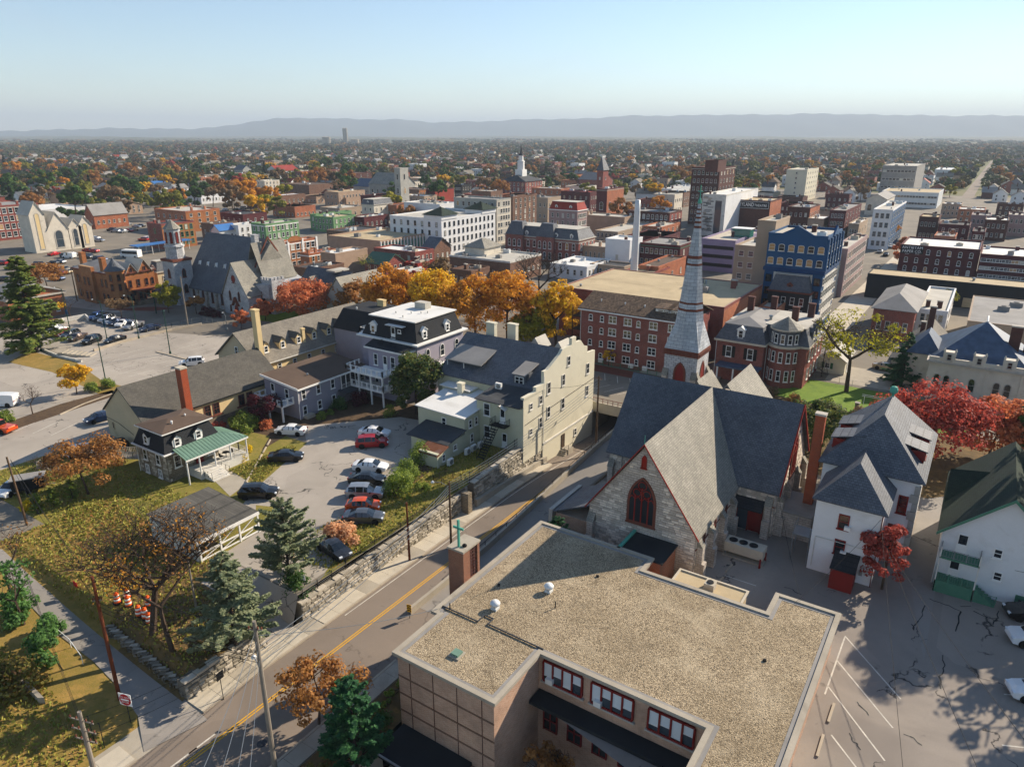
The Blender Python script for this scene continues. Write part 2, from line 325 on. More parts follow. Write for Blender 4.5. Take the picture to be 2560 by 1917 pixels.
def hole_rects(xs,ys,holes):
    xs=sorted(xs);ys=sorted(ys);out=[]
    for a,b in zip(xs,xs[1:]):
        for c,d in zip(ys,ys[1:]):
            if any(h[0]-1e-6<=a and b<=h[1]+1e-6 and h[2]-1e-6<=c and d<=h[3]+1e-6 for h in holes):continue
            out.append((a,b,c,d))
    return out
g=MB()
for a,b,c,d in hole_rects([-16000,-520,-84,-49.3,-36,-4.7,260,16000],[-4000,-30,37,41,126,620,19000],HOLES):
    g.mi=1 if(a>=-521 and b<=261 and c>=-31 and d<=621)else 0
    g.poly((a,c,0),(b,c,0),(b,d,0),(a,d,0))
struct(g.obj('ground',['earth','asph_town']))
g=MB();nx,ny=36,68
for j in range(ny):
    for i in range(nx):
        x0,x1,y0,y1=-84+i*34.7/nx,-84+(i+1)*34.7/nx,-30+j*67/ny,-30+(j+1)*67/ny
        cx_,cy_=(x0+x1)/2,(y0+y1)/2
        g.mi=2 if(32.9<cy_<36.9 and cx_>-59)else(1 if(cx_>-62 and alley_side(cx_,cy_)*_sgn>0)else 0)
        g.poly(*[(x,y,hS(x,y))for x,y in((x0,y0),(x1,y0),(x1,y1),(x0,y1))])
struct(g.obj('sloping_lawn',['lawn_dry','leaf_litter','asph_lot'],None,True))
# trench floor of the main street
def zr(y):return-3 if y<68 else-3-1.7*sm((y-68)/34)
def zside(y):return-3 if y<45 else-3+3.2*sm((y-45)/52)
def strip(name,mat,x0,x1,ys,zf,dz=0.,kind=True):
    m=MB()
    for a,b in zip(ys,ys[1:]):
        za,zb=zf(a)+dz,zf(b)+dz;m.poly((x0,a,za),(x1,a,za),(x1,b,zb),(x0,b,zb))
    o=m.obj(name,mat);return struct(o)if kind else o
YS=[-30+2*i for i in range(79)]
strip('main_street','asph_road',-49.3,-36,YS,zr)
strip('side_street','asph_alley',-41.0,-36,[45+2*i for i in range(28)]+[100],zside,.012)
# street markings
def dashes(name,mat,x,w,segs,zf=zr,dz=.008,label=None):
    m=MB()
    for a,b in segs:
        n=max(1,int((b-a)/2))
        for k in range(n):
            p,q=a+(b-a)*k/n,a+(b-a)*(k+1)/n;m.poly((x-w,p,zf(p)+dz),(x+w,p,zf(p)+dz),(x+w,q,zf(q)+dz),(x-w,q,zf(q)+dz))
    struct(m.obj(name,mat))
dashes('road_marking','yellowline',-43.30,.06,[(2,96)]);dashes('road_marking','yellowline',-43.56,.06,[(2,96)])
dashes('road_marking','marking',-44.1,.07,[(8+6*i,10.2+6*i)for i in range(3)]+[(21.5,23.8)]);dashes('road_marking','marking',-46.35,.05,[(40,96)]);dashes('road_marking','marking',-41.9,.05,[(46,96)])
# left sidewalk of concrete slabs (a kerbed step)
side=struct(strip('sidewalk','concrete',-49.25,-46.75,[25,33],zr,.02))
slab_me={}
def slab(par,x0,x1,y0,y1,z,mat='concrete_lt',h=.14):
    k=(round(x1-x0,2),round(y1-y0,2),h,mat)
    if k not in slab_me:slab_me[k]=MB().box(.012,.012,-.1,x1-x0-.012,y1-y0-.012,h).mesh('slab',mat)
    return mesh_obj('slab',slab_me[k],par,(x0,y0,z))
for i in range(44):
    y=-2+1.9*i
    if 18<y<23.5:continue
    slab(side,-49.2,-46.95,y,y+1.9,zr(y),'concrete_lt' if i%4 else 'concrete',.1 if 32<y<37 else.14)
m=MB()
for i in range(43):
    y=-2+1.9*i
    if 18<y<23.5:continue
    m.box(-46.94,y+.01,zr(y)-.1,-46.75,y+1.89,zr(y)+.15)
m.obj('kerb','curb',side)
m=MB()
m.poly((-50.5,17.2,-2.93),(-46.8,16.5,-2.97),(-46.8,25.4,-2.97),(-49.2,24.9,-2.93))
struct(m.obj('alley_apron','concrete'))
# right hand sidewalk
side2=struct(strip('sidewalk','concrete',-37.9,-36.05,[-30,31],zr,.02))
for i in range(26):
    y=-10+1.85*i
    if y<38:slab(side2,-37.6,-36.05,y,y+1.85,-3,'concrete')
m=MB().box(-37.85,-30,-3.1,-37.62,38,-2.85);m.obj('kerb','curb',side2)
# alley sheet
al=[((520,1800),(360,1880)),((475,1760),(345,1790)),((400,1690),(290,1712)),((345,1649),(234,1654)),((269,1588),(143,1584)),((148,1502),(56,1493)),((60,1425),(0,1424)),((13,1380),(-60,1370)),((-60,1320),(-140,1310))]
m=MB();pr=[(at_fn(*a,lambda x,y:zS(x)),at_fn(*b,lambda x,y:zS(x)))for a,b in al]
for(a,b),(c,d)in zip(pr,pr[1:]):
    m.poly(*[(p[0],p[1],p[2]+.05)for p in(b,a,c,d)])
struct(m.obj('alley','asph_alley'))
# ground in front of the school building
m=MB();m.poly((-36,-30,-2.98),(-32.6,-30,-2.98),(-32.6,41,-2.98),(-36,41,-2.98));struct(m.obj('school_lawn','leaf_litter'))
m=MB();m.poly((-32.6,-30,-6.2),(-4.7,-30,-6.2),(-4.7,41,-6.2),(-32.6,41,-6.2));struct(m.obj('courtyard','concrete'))
m=MB();m.box(-32.75,-30,-6.3,-32.5,30.5,-2.9);tag(m.obj('courtyard_wall','concrete'),'low concrete wall holding the lawn above the sunken school courtyard','wall')
# sheets at lot level
def sheet(name,mat,pts,z=.006,world=False):
    P=[(p[0],p[1],z)for p in pts]if world else[at(*p,z)for p in pts]
    m=MB();m.poly(*P);return struct(m.obj(name,mat))
sheet('parking_lot','asph_lot',[(-61.5,37.2),(-50,37.2),(-50,41),(-56,57),(-58,64),(-58,80),(-70,80),(-80,77),(-82,66),(-76.5,62),(-71.5,50),(-69,45.5),(-62.5,44)],.008,True)
sheet('parking_lot','asph_lot',[(-150,18),(-103.6,30),(-103.6,66),(-112,68),(-116,58),(-150,46)],.008,True)
sheet('parking_lot','asph_lot',[(-178,66),(-148,64),(-122,57),(-112,66),(-112,100),(-150,86),(-178,82)],.008,True)
sheet('parking_lot','asph_lot',[(-190,20),(-150,20),(-122,55),(-148,63),(-180,66)],.010,True)
sheet('parking_lot','asph_dark',[(-35.9,41),(60,20),(60,95),(-1.2,92),(-1.2,75),(-36,75)],.008,True)
sheet('yard_lawn','lawn',[(-104,30),(-84,30),(-84,37),(-61,37),(-62,44),(-70,52),(-76,62),(-84,62),(-92,50),(-103.4,46)],.004,True)
sheet('yard_lawn','lawn',[(505,1195),(620,1078),(675,1090),(612,1195),(570,1205)],.014)
sheet('yard_lawn','lawn',[(640,1262),(700,1268),(705,1290),(672,1318),(638,1300)],.014)
sheet('walkway','concrete',[(520,1185),(560,1165),(622,1205),(575,1240)],.018)
sheet('yard_lawn','lawn',[(-57.6,57),(-49.4,40),(-49.4,76),(-56,76),(-57,66)],.012,True)
sheet('hedge_bed','mulch',[(-63,78),(-57,57),(-55,57),(-57,76),(-60,80)],.014,True)
sheet('shrub_bed','mulch',[(-92,64),(-83,55),(-80,57),(-82,66),(-72,77),(-66,78),(-70,82),(-84,82)],.012,True)
sheet('bank_grass','lawn_dry',[(20,905),(75,878),(190,905),(260,955),(330,970),(300,985),(250,985),(130,930)],.02)
sheet('planting_strip','mulch',[(0,1062),(150,1010),(280,975),(300,985),(150,1035),(0,1085)],.02)
sheet('church_garden','lawn_green',[(-27,120),(4,116),(4,131),(-27,132)],.012,True)
sheet('driveway','concrete',[(-20,133),(-6,133),(-6,144),(-20,144)],.012,True)
sheet('garden_bed','leaf_litter',[(-14,92),(30,94),(30,116),(-27,120),(-27,100)],.01,True)
sheet('side_lane','asph_alley',[(-.9,76),(2,60),(2,95),(-.9,92)],.014,True)
# far avenue running away on the right
sheet('avenue','asph_town',[(-22.5,150),(-11.5,150),(-13.5,600),(-21,600)],.012,True)
sheet('avenue','asph_road',[(-21,600),(-13.5,600),(-16,1500),(-19,1500)],.018,True)
sheet('sidewalk','concrete_lt',[(-29.5,160),(-22.5,160),(-21,420),(-25.5,420)],.014,True);sheet('sidewalk','concrete_lt',[(-11.4,185),(-8,185),(-9,420),(-13,420)],.014,True)
sheet('front_street','asph_town',[(-49,99),(-30,100),(-30,117),(-66,118),(-66,100)],.41,True)
sheet('front_sidewalk','brownstone',[(-66,113.5),(-30,113.2),(-30,116.6),(-66,117.2)],.425,True)
sheet('front_street','asph_town',[(-190,82.5),(-108,100),(-66,100),(-66,112),(-110,112),(-190,92)],.009,True)
sheet('church_lawn','lawn_green',[(-146,104),(-112,109),(-112,118),(-146,116)],.011,True)
sheet('street','asph_lot',[(-330,60),(-178,90),(-178,96),(-330,78)],.013,True)
sheet('brick_walk','brownstone',[(-192,71),(-184,74.5),(-182,79.5),(-190,77)],.02,True);sheet('brick_walk','brownstone',[(-183,90),(-172,96),(-170,101),(-176,99.2),(-182,93)],.02,True)
# parking lines
def lines(segs,w=.05,z=.016,name='parking_line',mat='marking'):
    for a,b in segs:
        d=Vector((b[0]-a[0],b[1]-a[1])).normalized();n=(-d.y*w,d.x*w)
        m=MB();m.poly((a[0]-n[0],a[1]-n[1],z),(b[0]-n[0],b[1]-n[1],z),(b[0]+n[0],b[1]+n[1],z),(a[0]+n[0],a[1]+n[1],z));struct(m.obj(name,mat))
pl=lambda a,b:(at(*a),at(*b))
lines([pl((2112,1589),(2252,1747)),pl((2093,1651),(2232,1819)),pl((2070,1715),(2212,1901)),pl((2078,1836),(2150,1930)),pl((2112,1592),(2062,1735)),pl((1812,1438),(1890,1464)),pl((2510,1735),(2560,1738)),pl((2505,1862),(2560,1868))],.06)
lines([pl((150+40*i,1004-14*i+60),(195+40*i,1004-14*i+78))for i in range(0)],.05)
lines([((-112-3*i,47.5-1.2*i),(-110.2-3*i,43.0-1.2*i))for i in range(9)],.06)
lines([((-121-3.*i,64.2),(-121-3.*i,69.2))for i in range(9)]+[((-118-3*i,76),(-118-3*i,71))for i in range(9)]+[((-115-3*i,80),(-115-3*i,84.5))for i in range(8)],.05)
lines([((-40-2.5*i,104),(-38.2-2.5*i,108))for i in range(6)]+[((-40-2.5*i,109.5),(-41.8-2.5*i,113))for i in range(6)],.05,.425)
lines([((-75,62.5+2.9*i),(-70.5,63.0+2.9*i))for i in range(0)],.05)
# wheel stops
def stop(p,q,label):
    d=Vector((q[0]-p[0],q[1]-p[1]));n=Vector((-d.y,d.x)).normalized()*.09
    m=MB();m.ext([(p[0]-n.x,p[1]-n.y,.012),(q[0]-n.x,q[1]-n.y,.012),(q[0]+n.x,q[1]+n.y,.012),(p[0]+n.x,p[1]+n.y,.012)],(0,0,.14));tag(m.obj('wheel_stop','curb'),label,'wheel stop','concrete wheel stops')
for i,(a,b)in enumerate([((2085,1760),(2070,1806)),((2058,1838),(2042,1892))]):stop(at(*a),at(*b),('concrete wheel stop beside the tan-roofed school, farther one','concrete wheel stop beside the tan-roofed school, nearer one')[i])
for i,(a,b)in enumerate([((1830,1412),(1815,1430)),((1808,1444),(1790,1462))]):stop(at(*a),at(*b),('wheel stop below the church air conditioner, the one nearer the unit','wheel stop by the church wall, the one farther from the air conditioner')[i])
for i in range(6):
    a,b=(676-10.5*i,1100+18.5*i),(668-10.5*i,1114+18.5*i)
    stop(at(*a),at(*b),'concrete stop %s along the lawn edge of the car park'%['farthest','second farthest','third farthest','third nearest','second nearest','nearest'][i])
# tar-sealed cracks in the car park
for path in(((625,235),(612,265),(606,290),(585,318),(570,340)),((565,318),(574,345)),((645,205),(690,222),(730,235),(785,262),(775,310),(760,350)),((782,240),(830,238)),((840,260),(890,285),(920,293),(950,292),(952,260)),((945,295),(926,320)),((704,455),(714,500),(708,525),(686,548),(697,575),(695,605)),((325,662),(348,690),(375,722)),((290,800),(302,832),(324,845),(340,875)),((0,155),(40,165),(62,182),(75,188)),((530,805),(575,822),(612,855))):
    m=MB();P_=[at(1960+a*.564,1380+b*.564,.02)for a,b in path]
    Q_=[P_[0]]
    for a,b in zip(P_,P_[1:]):Q_+=[((a[0]+b[0])/2+rng.uniform(-.12,.12),(a[1]+b[1])/2+rng.uniform(-.12,.12),.02),b]
    for a,b in zip(Q_,Q_[1:]):
        d=Vector((b[0]-a[0],b[1]-a[1]));n_=Vector((-d.y,d.x)).normalized()*rng.uniform(.035,.07);m.poly((a[0]-n_.x,a[1]-n_.y,.02),(b[0]-n_.x*.8,b[1]-n_.y*.8,.02),(b[0]+n_.x*.8,b[1]+n_.y*.8,.02),(a[0]+n_.x,a[1]+n_.y,.02))
    struct(m.obj('tar_seam','black'))
# far land
def far_terrain():
    W,Dn=240,40
    az=np.linspace(R(-80),R(20),W);d=np.geomspace(1500,15500,Dn)
    A,Dd=np.meshgrid(az,d)
    n1=np.sin(A*23+Dd*.0011)*.5+np.sin(A*61+Dd*.0023+1.3)*.3+np.sin(A*131-Dd*.003)*.2
    Z=(2+np.clip((Dd-1500)/6000,0,1)*26*(.55+n1*.5))
    Z[0]=-1
    V=np.stack([np.sin(A)*Dd,np.cos(A)*Dd,Z],-1).reshape(-1,3)
    I=np.arange(W*Dn).reshape(Dn,W);Q=np.stack([I[:-1,:-1],I[:-1,1:],I[1:,1:],I[1:,:-1]],-1).reshape(-1,4)
    struct(mesh_obj('terrain',mesh_np('terrain',V,Q,'forest',smooth=True)))
far_terrain()
def mountains():
    prof=[(-400,286),(0,283),(100,281),(250,277),(400,279),(500,272),(550,262),(600,256),(680,255),(760,258),(860,258),(940,265),(1050,262),(1150,258),(1250,257),(1350,251),(1500,249),(1700,247),(1800,246),(1900,248),(2000,250),(2212,250),(2700,256)]
    px=np.array([p[0]for p in prof])*1.1574;py=np.array([p[1]for p in prof])*1.1574
    W,Dn=420,22;cols=np.linspace(px[0],px[-1],W);rows=np.interp(cols,px,py)
    V=np.zeros((Dn,W,3));d0=12200.
    for i in range(W):
        r=ray(cols[i],rows[i]);h=math.hypot(r[0],r[1]);top=HC+d0*r[2]/h;ux,uy=r[0]/h,r[1]/h
        top+=6*math.sin(i*.9)+5*math.sin(i*.37+1)
        for k in range(Dn):
            t=k/(Dn-1);d=d0-2600+4600*t;s=1-abs((t-.565)/.565)if t<.565 else 1-(t-.565)/.435
            z=-8+(top+8)*(sm(s)**.9)*(1+.05*math.sin(i*.23+k*.9)*(1-s)*3)
            V[k,i]=(ux*d,uy*d,z)
    I=np.arange(W*Dn).reshape(Dn,W);Q=np.stack([I[:-1,:-1],I[:-1,1:],I[1:,1:],I[1:,:-1]],-1).reshape(-1,4)
    struct(mesh_obj('mountain_ridge',mesh_np('mountain_ridge',V.reshape(-1,3),Q,'mountain',smooth=True)))
mountains()
# ------------------------------------------------------------------ building parts
ROT={'S':0.,'E':math.pi/2,'N':math.pi,'W':-math.pi/2}
def outline(style,w,h):
    hw=w/2
    if style=='arch':
        n=8;r=hw;return[(-hw,0),(hw,0)]+[(r*math.cos(math.pi*i/n),h-r+r*math.sin(math.pi*i/n))for i in range(n+1)]
    if style=='seg':
        n=6;return[(-hw,0),(hw,0)]+[(hw*math.cos(math.pi*i/n),h-.18*h+.18*h*math.sin(math.pi*i/n))for i in range(n+1)]
    if style=='gothic':
        n=6;k=h-w*.95;a=[(hw-w*(1-math.cos(R(62)*i/n)),k+w*1.08*math.sin(R(62)*i/n))for i in range(n+1)]
        s=hw/(hw-a[-1][0])if a[-1][0]!=hw else 1
        a=[(hw-(hw-x)*s,z)for x,z in a];f=(h-k)/(a[-1][1]-k);a=[(x,k+(z-k)*f)for x,z in a]
        return[(-hw,0),(hw,0)]+a+[(-x,z)for x,z in a[-2::-1]]
    if style=='round':
        n=14;return[(hw*math.cos(2*math.pi*i/n-math.pi/2),h/2+h/2*math.sin(2*math.pi*i/n-math.pi/2))for i in range(n)]
    return[(-hw,0),(hw,0),(hw,h),(-hw,h)]
def dedup(o):
    r=[]
    for p in o:
        if not r or abs(p[0]-r[-1][0])+abs(p[1]-r[-1][1])>1e-4:r.append(p)
    if abs(r[0][0]-r[-1][0])+abs(r[0][1]-r[-1][1])<1e-4:r.pop()
    return r
WM={}
def win_mesh(style,w,h,frame,glass,merged,sill,fw):
    k=(style,round(w,2),round(h,2),frame,glass,merged,sill,fw)
    if k in WM:return WM[k]
    o=dedup(outline('rect' if style in('sash','six','plain','door','pair')else style,w,h));n=len(o)
    cz=h/2;i_=[(x*(w-2*fw)/w,cz+(z-cz)*(h-2*fw)/h)for x,z in o]
    m=MB()
    A=[(x,-.07,z)for x,z in o];B=[(x,.03,z)for x,z in o];C=[(x,-.07,z)for x,z in i_];D=[(x,-.02,z)for x,z in i_]
    m.add(A+B+C+D,[[j,(j+1)%n,2*n+(j+1)%n,2*n+j]for j in range(n)]+[[n+j,n+(j+1)%n,(j+1)%n,j]for j in range(n)]+[[2*n+j,2*n+(j+1)%n,3*n+(j+1)%n,3*n+j]for j in range(n)])
    b=.035
    if style in('sash','six','arch','seg','pair'):m.box(-w/2+fw*.6,-.055,h*.48,w/2-fw*.6,-.018,h*.48+b*1.6)
    if style=='six':
        m.box(-b*.5,-.045,fw*.6,b*.5,-.018,h-fw*.6);m.box(-w/2+fw*.6,-.045,h*.73,w/2-fw*.6,-.018,h*.73+b)
    if style=='pair':m.box(-b*1.6,-.06,fw*.5,b*1.6,-.018,h-fw*.5)
    if style=='door':m.box(-w/2+fw*.6,-.05,fw,w/2-fw*.6,-.018,h*.42)
    if sill:m.box(-w/2-.08,-.14,-.1,w/2+.08,.03,-.001)
    if merged:
        m.mi=1;m.poly(*D);r=(m.mesh('window',[frame,glass]),None)
    else:r=(m.mesh('window',frame),MB().poly(*D).mesh('pane',glass))
    WM[k]=r;return r
def win(par,face,a,z,const,w=.9,h=1.6,style='sash',frame='white',glass='glass',merged=False,sill=True,fw=None,name='window'):
    fw=fw or min(.1,w*.13)
    me,pane=win_mesh(style,w,h,frame,glass,merged,sill,fw);b=root_loc(par)
    p={'S':(a,const,z),'N':(a,const,z),'E':(const,a,z),'W':(const,a,z)}[face]
    o=mesh_obj(name,me,par,(p[0]-b[0],p[1]-b[1],p[2]-b[2]),ROT[face])
    if pane:mesh_obj('pane',pane,o)
    return o
flat('blind','b9b4a6',.6)
WR=random.Random(3)
def wins(par,face,const,a0,a1,n,zs,w=.9,h=1.6,skip=(),**k):
    for j,z in enumerate(zs):
        for i in range(n):
            if(i,j)in skip:continue
            if k.get('merged')and k.get('glass','glass')=='glass':win(par,face,a0+(a1-a0)*(i+.5)/n,z,const,w,h,**{**k,'glass':WR.choices(('glass','glass_sky','blind','curtain_reflection'),(60,24,11,5))[0]});continue
            win(par,face,a0+(a1-a0)*(i+.5)/n,z,const,w,h,**k)
def walls(par,x0,y0,x1,y1,z0,z1,mat,name='wall'):return MB().box(x0,y0,z0,x1,y1,z1).obj(name,mat,par)
def gwalls(par,x0,y0,x1,y1,z0,ze,zr_,axis,mat,name='wall'):
    m=MB()
    if axis=='y':c=(x0+x1)/2;m.ext([(x0,y0,z0),(x1,y0,z0),(x1,y0,ze),(c,y0,zr_),(x0,y0,ze)],(0,y1-y0,0))
    else:c=(y0+y1)/2;m.ext([(x0,y0,z0),(x0,y0,ze),(x0,c,zr_),(x0,y1,ze),(x0,y1,z0)],(x1-x0,0,0))
    return m.obj(name,mat,par)
def groof(par,x0,y0,x1,y1,ze,zr_,axis,mat,ov=.3,t=.16,name='roof',rake=None):
    m=MB();rk=ov if rake is None else rake
    if axis=='y':
        c=(x0+x1)/2;s=(zr_-ze)/(c-x0);e=ze-s*ov+.03;r=zr_+.03
        for q in((x0-ov,c),(x1+ov,c)):
            m.ext([(q[0],y0-rk,e),(q[1],y0-rk,r),(q[1],y1+rk,r),(q[0],y1+rk,e)],(0,0,t))
    else:
        c=(y0+y1)/2;s=(zr_-ze)/(c-y0);e=ze-s*ov+.03;r=zr_+.03
        for q in((y0-ov,c),(y1+ov,c)):
            m.ext([(x0-rk,q[0],e),(x0-rk,q[1],r),(x1+rk,q[1],r),(x1+rk,q[0],e)],(0,0,t))
    return m.obj(name,mat,par)
def hroof(par,x0,y0,x1,y1,ze,zr_,mat,ins=None,axis='y',ov=.35,name='roof',ins2=None):
    m=MB();a,b,c,d=x0-ov,y0-ov,x1+ov,y1+ov
    if axis=='y':
        i=(c-a)/2 if ins is None else ins;j=i if ins2 is None else ins2;cx_=(a+c)/2;p,q=(cx_,b+i,zr_),(cx_,d-j,zr_)
        m.add([(a,b,ze),(c,b,ze),(c,d,ze),(a,d,ze),p,q],[[0,1,4],[1,2,5,4],[2,3,5],[3,0,4,5],[3,2,1,0]])
    else:
        i=(d-b)/2 if ins is None else ins;j=i if ins2 is None else ins2;cy_=(b+d)/2;p,q=(a+i,cy_,zr_),(c-j,cy_,zr_)
        m.add([(a,b,ze),(c,b,ze),(c,d,ze),(a,d,ze),p,q],[[0,1,5,4],[1,2,5],[2,3,4,5],[3,0,4],[3,2,1,0]])
    m.box(a,b,ze-.14,c,d,ze-.002)
    return m.obj(name,mat,par)
def froof(par,x0,y0,x1,y1,z,mat,par_h=.35,pmat='stone_trim',pw=.28,drop=.0):
    r=MB().box(x0+pw*.9,y0+pw*.9,z-par_h-.1,x1-pw*.9,y1-pw*.9,z-par_h).obj('roof',mat,par)
    m=MB()
    e=.05
    m.box(x0-e,y0-e,z-par_h*1.2,x1+e,y0+pw,z+.02);m.box(x0-e,y1-pw,z-par_h*1.2,x1+e,y1+e,z+.02)
    m.box(x0-e,y0+pw,z-par_h*1.2,x0+pw,y1-pw,z+.02);m.box(x1-pw,y0+pw,z-par_h*1.2,x1+e,y1-pw,z+.02)
    m.obj('parapet',pmat,par);return r
def chimney(par,x,y,z0,z1,w=.8,d=.6,mat='brick_dk',cap='stone_trim',name='chimney'):
    o=MB().box(x-w/2,y-d/2,z0,x+w/2,y+d/2,z1).obj(name,mat,par)
    MB().box(x-w/2-.07,y-d/2-.07,z1-.22,x+w/2+.07,y+d/2+.07,z1+.02).obj('chimney_cap',cap,o);return o
DM={}
def dormer(par,face,a,z,const,w=1.3,h=1.5,depth=2.,wall='white',roof='shingle_dk',ww=.75,wh=1.15,frame='white',rise=.55,wz=.2,style='sash',shed=False,ov=.14):
    k=(w,h,depth,wall,roof,rise,shed,ov)
    if k not in DM:
        m=MB();m.box(-w/2,0,-.3,w/2,depth,h)
        if not shed:
            m.ext([(-w/2,0,h),(w/2,0,h),(0,0,h+rise)],(0,depth,0));m.mi=1;hw=w/2+ov;e=h-rise*ov/(w/2)
            for s in(-1,1):m.ext([(s*hw,-ov,e),(0,-ov,h+rise),(0,depth+rise,h+rise),(s*hw,depth,e)],(0,0,.1))
        else:
            m.mi=1;m.ext([(-w/2-ov,-.25,h-.02),(w/2+ov,-.25,h-.02),(w/2+ov,depth+.4,h+rise),(-w/2-ov,depth+.4,h+rise)],(0,0,.12))
        DM[k]=m.mesh('dormer',[wall,roof])
    b=root_loc(par);p={'S':(a,const,z),'N':(a,const,z),'E':(const,a,z),'W':(const,a,z)}[face]
    o=mesh_obj('dormer',DM[k],par,(p[0]-b[0],p[1]-b[1],p[2]-b[2]),ROT[face])
    me,_=win_mesh(style,ww,wh,frame,'glass',True,True,min(.1,ww*.13));mesh_obj('window',me,o,(0,0,wz));return o
def vent(par,x,y,z,r=.12,h=.5,mat='steel'):return MB().lathe(x,y,[(r,z),(r,z+h*.7),(r*1.6,z+h*.72),(r*1.2,z+h)],8).obj('roof_vent',mat,par)
def hvac(par,x,y,z,w=1.6,d=1.2,h=1.,mat='steel_white'):
    m=MB();m.box(x-w/2,y-d/2,z,x+w/2,y+d/2,z+h);o=m.obj('rooftop_unit',mat,par)
    MB().lathe(x,y,[(min(w,d)*.34,z+h),(min(w,d)*.34,z+h+.08),(min(w,d)*.28,z+h+.09)],12).obj('fan','black',o);return o
def downpipe(par,x,y,z0,z1,mat='white',r=.05):return MB().tube((x,y,z0),(x,y,z1),r,r,6).obj('downpipe',mat,par)
def ac_unit(label,x,y,z,face='S',s=1.,group='outdoor condenser units'):
    t=thing('condenser_unit',label,'air conditioner',(x,y,z),ROT[face],group);t['_']=1;del t['_']
    MB().box(-.45*s,-.18*s,.1*s,.45*s,.18*s,.85*s).obj('casing','white',None).parent=t
    return t
def local(o,t):o.parent=t;KIDS.setdefault(t.name,[]).append(o);return o
def mbl(m,name,mat,t,smooth=False):return mesh_obj(name,m.mesh(name,mat,None,smooth),t)
# stones laid on a wall face
ST={}
def stone_mesh(i,mat):
    k=(i,mat)
    if k not in ST:
        r=random.Random(100+i);m=MB();j=lambda s:r.uniform(-s,s)
        V=[(0,0,0),(1,0,0),(1,0,1),(0,0,1)];B=[(x,.3,z)for x,_,z in V]
        Fv=[(abs(x-.05-abs(j(.05))),-1+j(.35),abs(z-.09-abs(j(.07))))for x,_,z in V];mid=[(.5+j(.15),-1.15+j(.3),.5+j(.15))]
        m.add(V+Fv+mid,[[0,1,5,4],[1,2,6,5],[2,3,7,6],[3,0,4,7],[4,5,8],[5,6,8],[6,7,8],[7,4,8]]);ST[k]=m.mesh('stone',mat)
    return ST[k]
def stones(par,face,const,a0,a1,z0,z1,test=None,ch=.33,mw=(.35,.8),depth=.07,mats=('stoneA','stoneB','stoneC'),limit=300,seed=1,sub=None):
    r=random.Random(seed);b=root_loc(par);z=z0;cnt=0;rest=MB();L_=[]
    while z<z1-.05:
        h=min(ch*r.uniform(.75,1.3),z1-z);a=a0-r.uniform(0,.4)
        while a<a1:
            w=r.uniform(*mw);p,q=max(a,a0),min(a+w,a1);a+=w
            if q-p<.1:continue
            if test and not all(test(u,v)for u,v in((p,z),(q,z),(p,z+h),(q,z+h))):continue
            L_.append((p,q,z,h))
        z+=h
    L_.sort(key=lambda s:-(s[1]-s[0])*s[3])
    for n,(p,q,z,h)in enumerate(L_):
        mt=r.choice(mats);g_=.022;d=depth*r.uniform(.6,1.3)
        if n<limit:
            if face=='S':loc=(p+g_,const,z+g_);rz=0
            elif face=='E':loc=(const,p+g_,z+g_);rz=math.pi/2
            o=mesh_obj('stone',stone_mesh(r.randrange(6),mt),par,(loc[0]-b[0],loc[1]-b[1],loc[2]-b[2]),rz);o.scale=(q-p-2*g_,d,h-2*g_)
        else:
            rest.mi=mats.index(mt)
            if face=='S':V=[(p+g_,const,z+g_),(q-g_,const,z+g_),(q-g_,const,z+h-g_),(p+g_,const,z+h-g_)];dn=(0,-d,0)
            else:V=[(const,p+g_,z+g_),(const,q-g_,z+g_),(const,q-g_,z+h-g_),(const,p+g_,z+h-g_)];dn=(d,0,0)
            c=[sum(v[k]for v in V)/4 for k in range(3)]
            Fv=[tuple(v[k]+(c[k]-v[k])*.1+dn[k]for k in range(3))for v in V]
            rest.add(V+Fv,[[0,1,5,4],[1,2,6,5],[2,3,7,6],[3,0,4,7],[4,5,6,7]])
    if rest.v:tag(rest.obj('stonework',list(mats),par),kind='stuff')
paint('chA','e6d9c8',.95,.16,1.2,bumpy=.5);paint('chB','d2c5b5',.95,.18,1.2,bumpy=.5);paint('chC','b8ab9c',.95,.2,1.2,bumpy=.5)
def railing(par,pts,z,h=.95,mat='white',post=1.2,pw=.1,bal=.0,name='railing'):
    m=MB()
    for(xa,ya),(xb,yb)in zip(pts,pts[1:]):
        L_=math.hypot(xb-xa,yb-ya);n=max(1,round(L_/post))
        for k in range(n+1):
            x,y=xa+(xb-xa)*k/n,ya+(yb-ya)*k/n;m.box(x-pw/2,y-pw/2,z,x+pw/2,y+pw/2,z+h)
        for zz in(z+h*.93,z+h*.12):m.tube((xa,ya,zz),(xb,yb,zz),pw*.32,pw*.32,4)
        if bal:
            nb=int(L_/bal)
            for k in range(1,nb):
                x,y=xa+(xb-xa)*k/nb,ya+(yb-ya)*k/nb;m.tube((x,y,z+h*.12),(x,y,z+h*.93),.018,.018,4)
    return m.obj(name,mat,par)
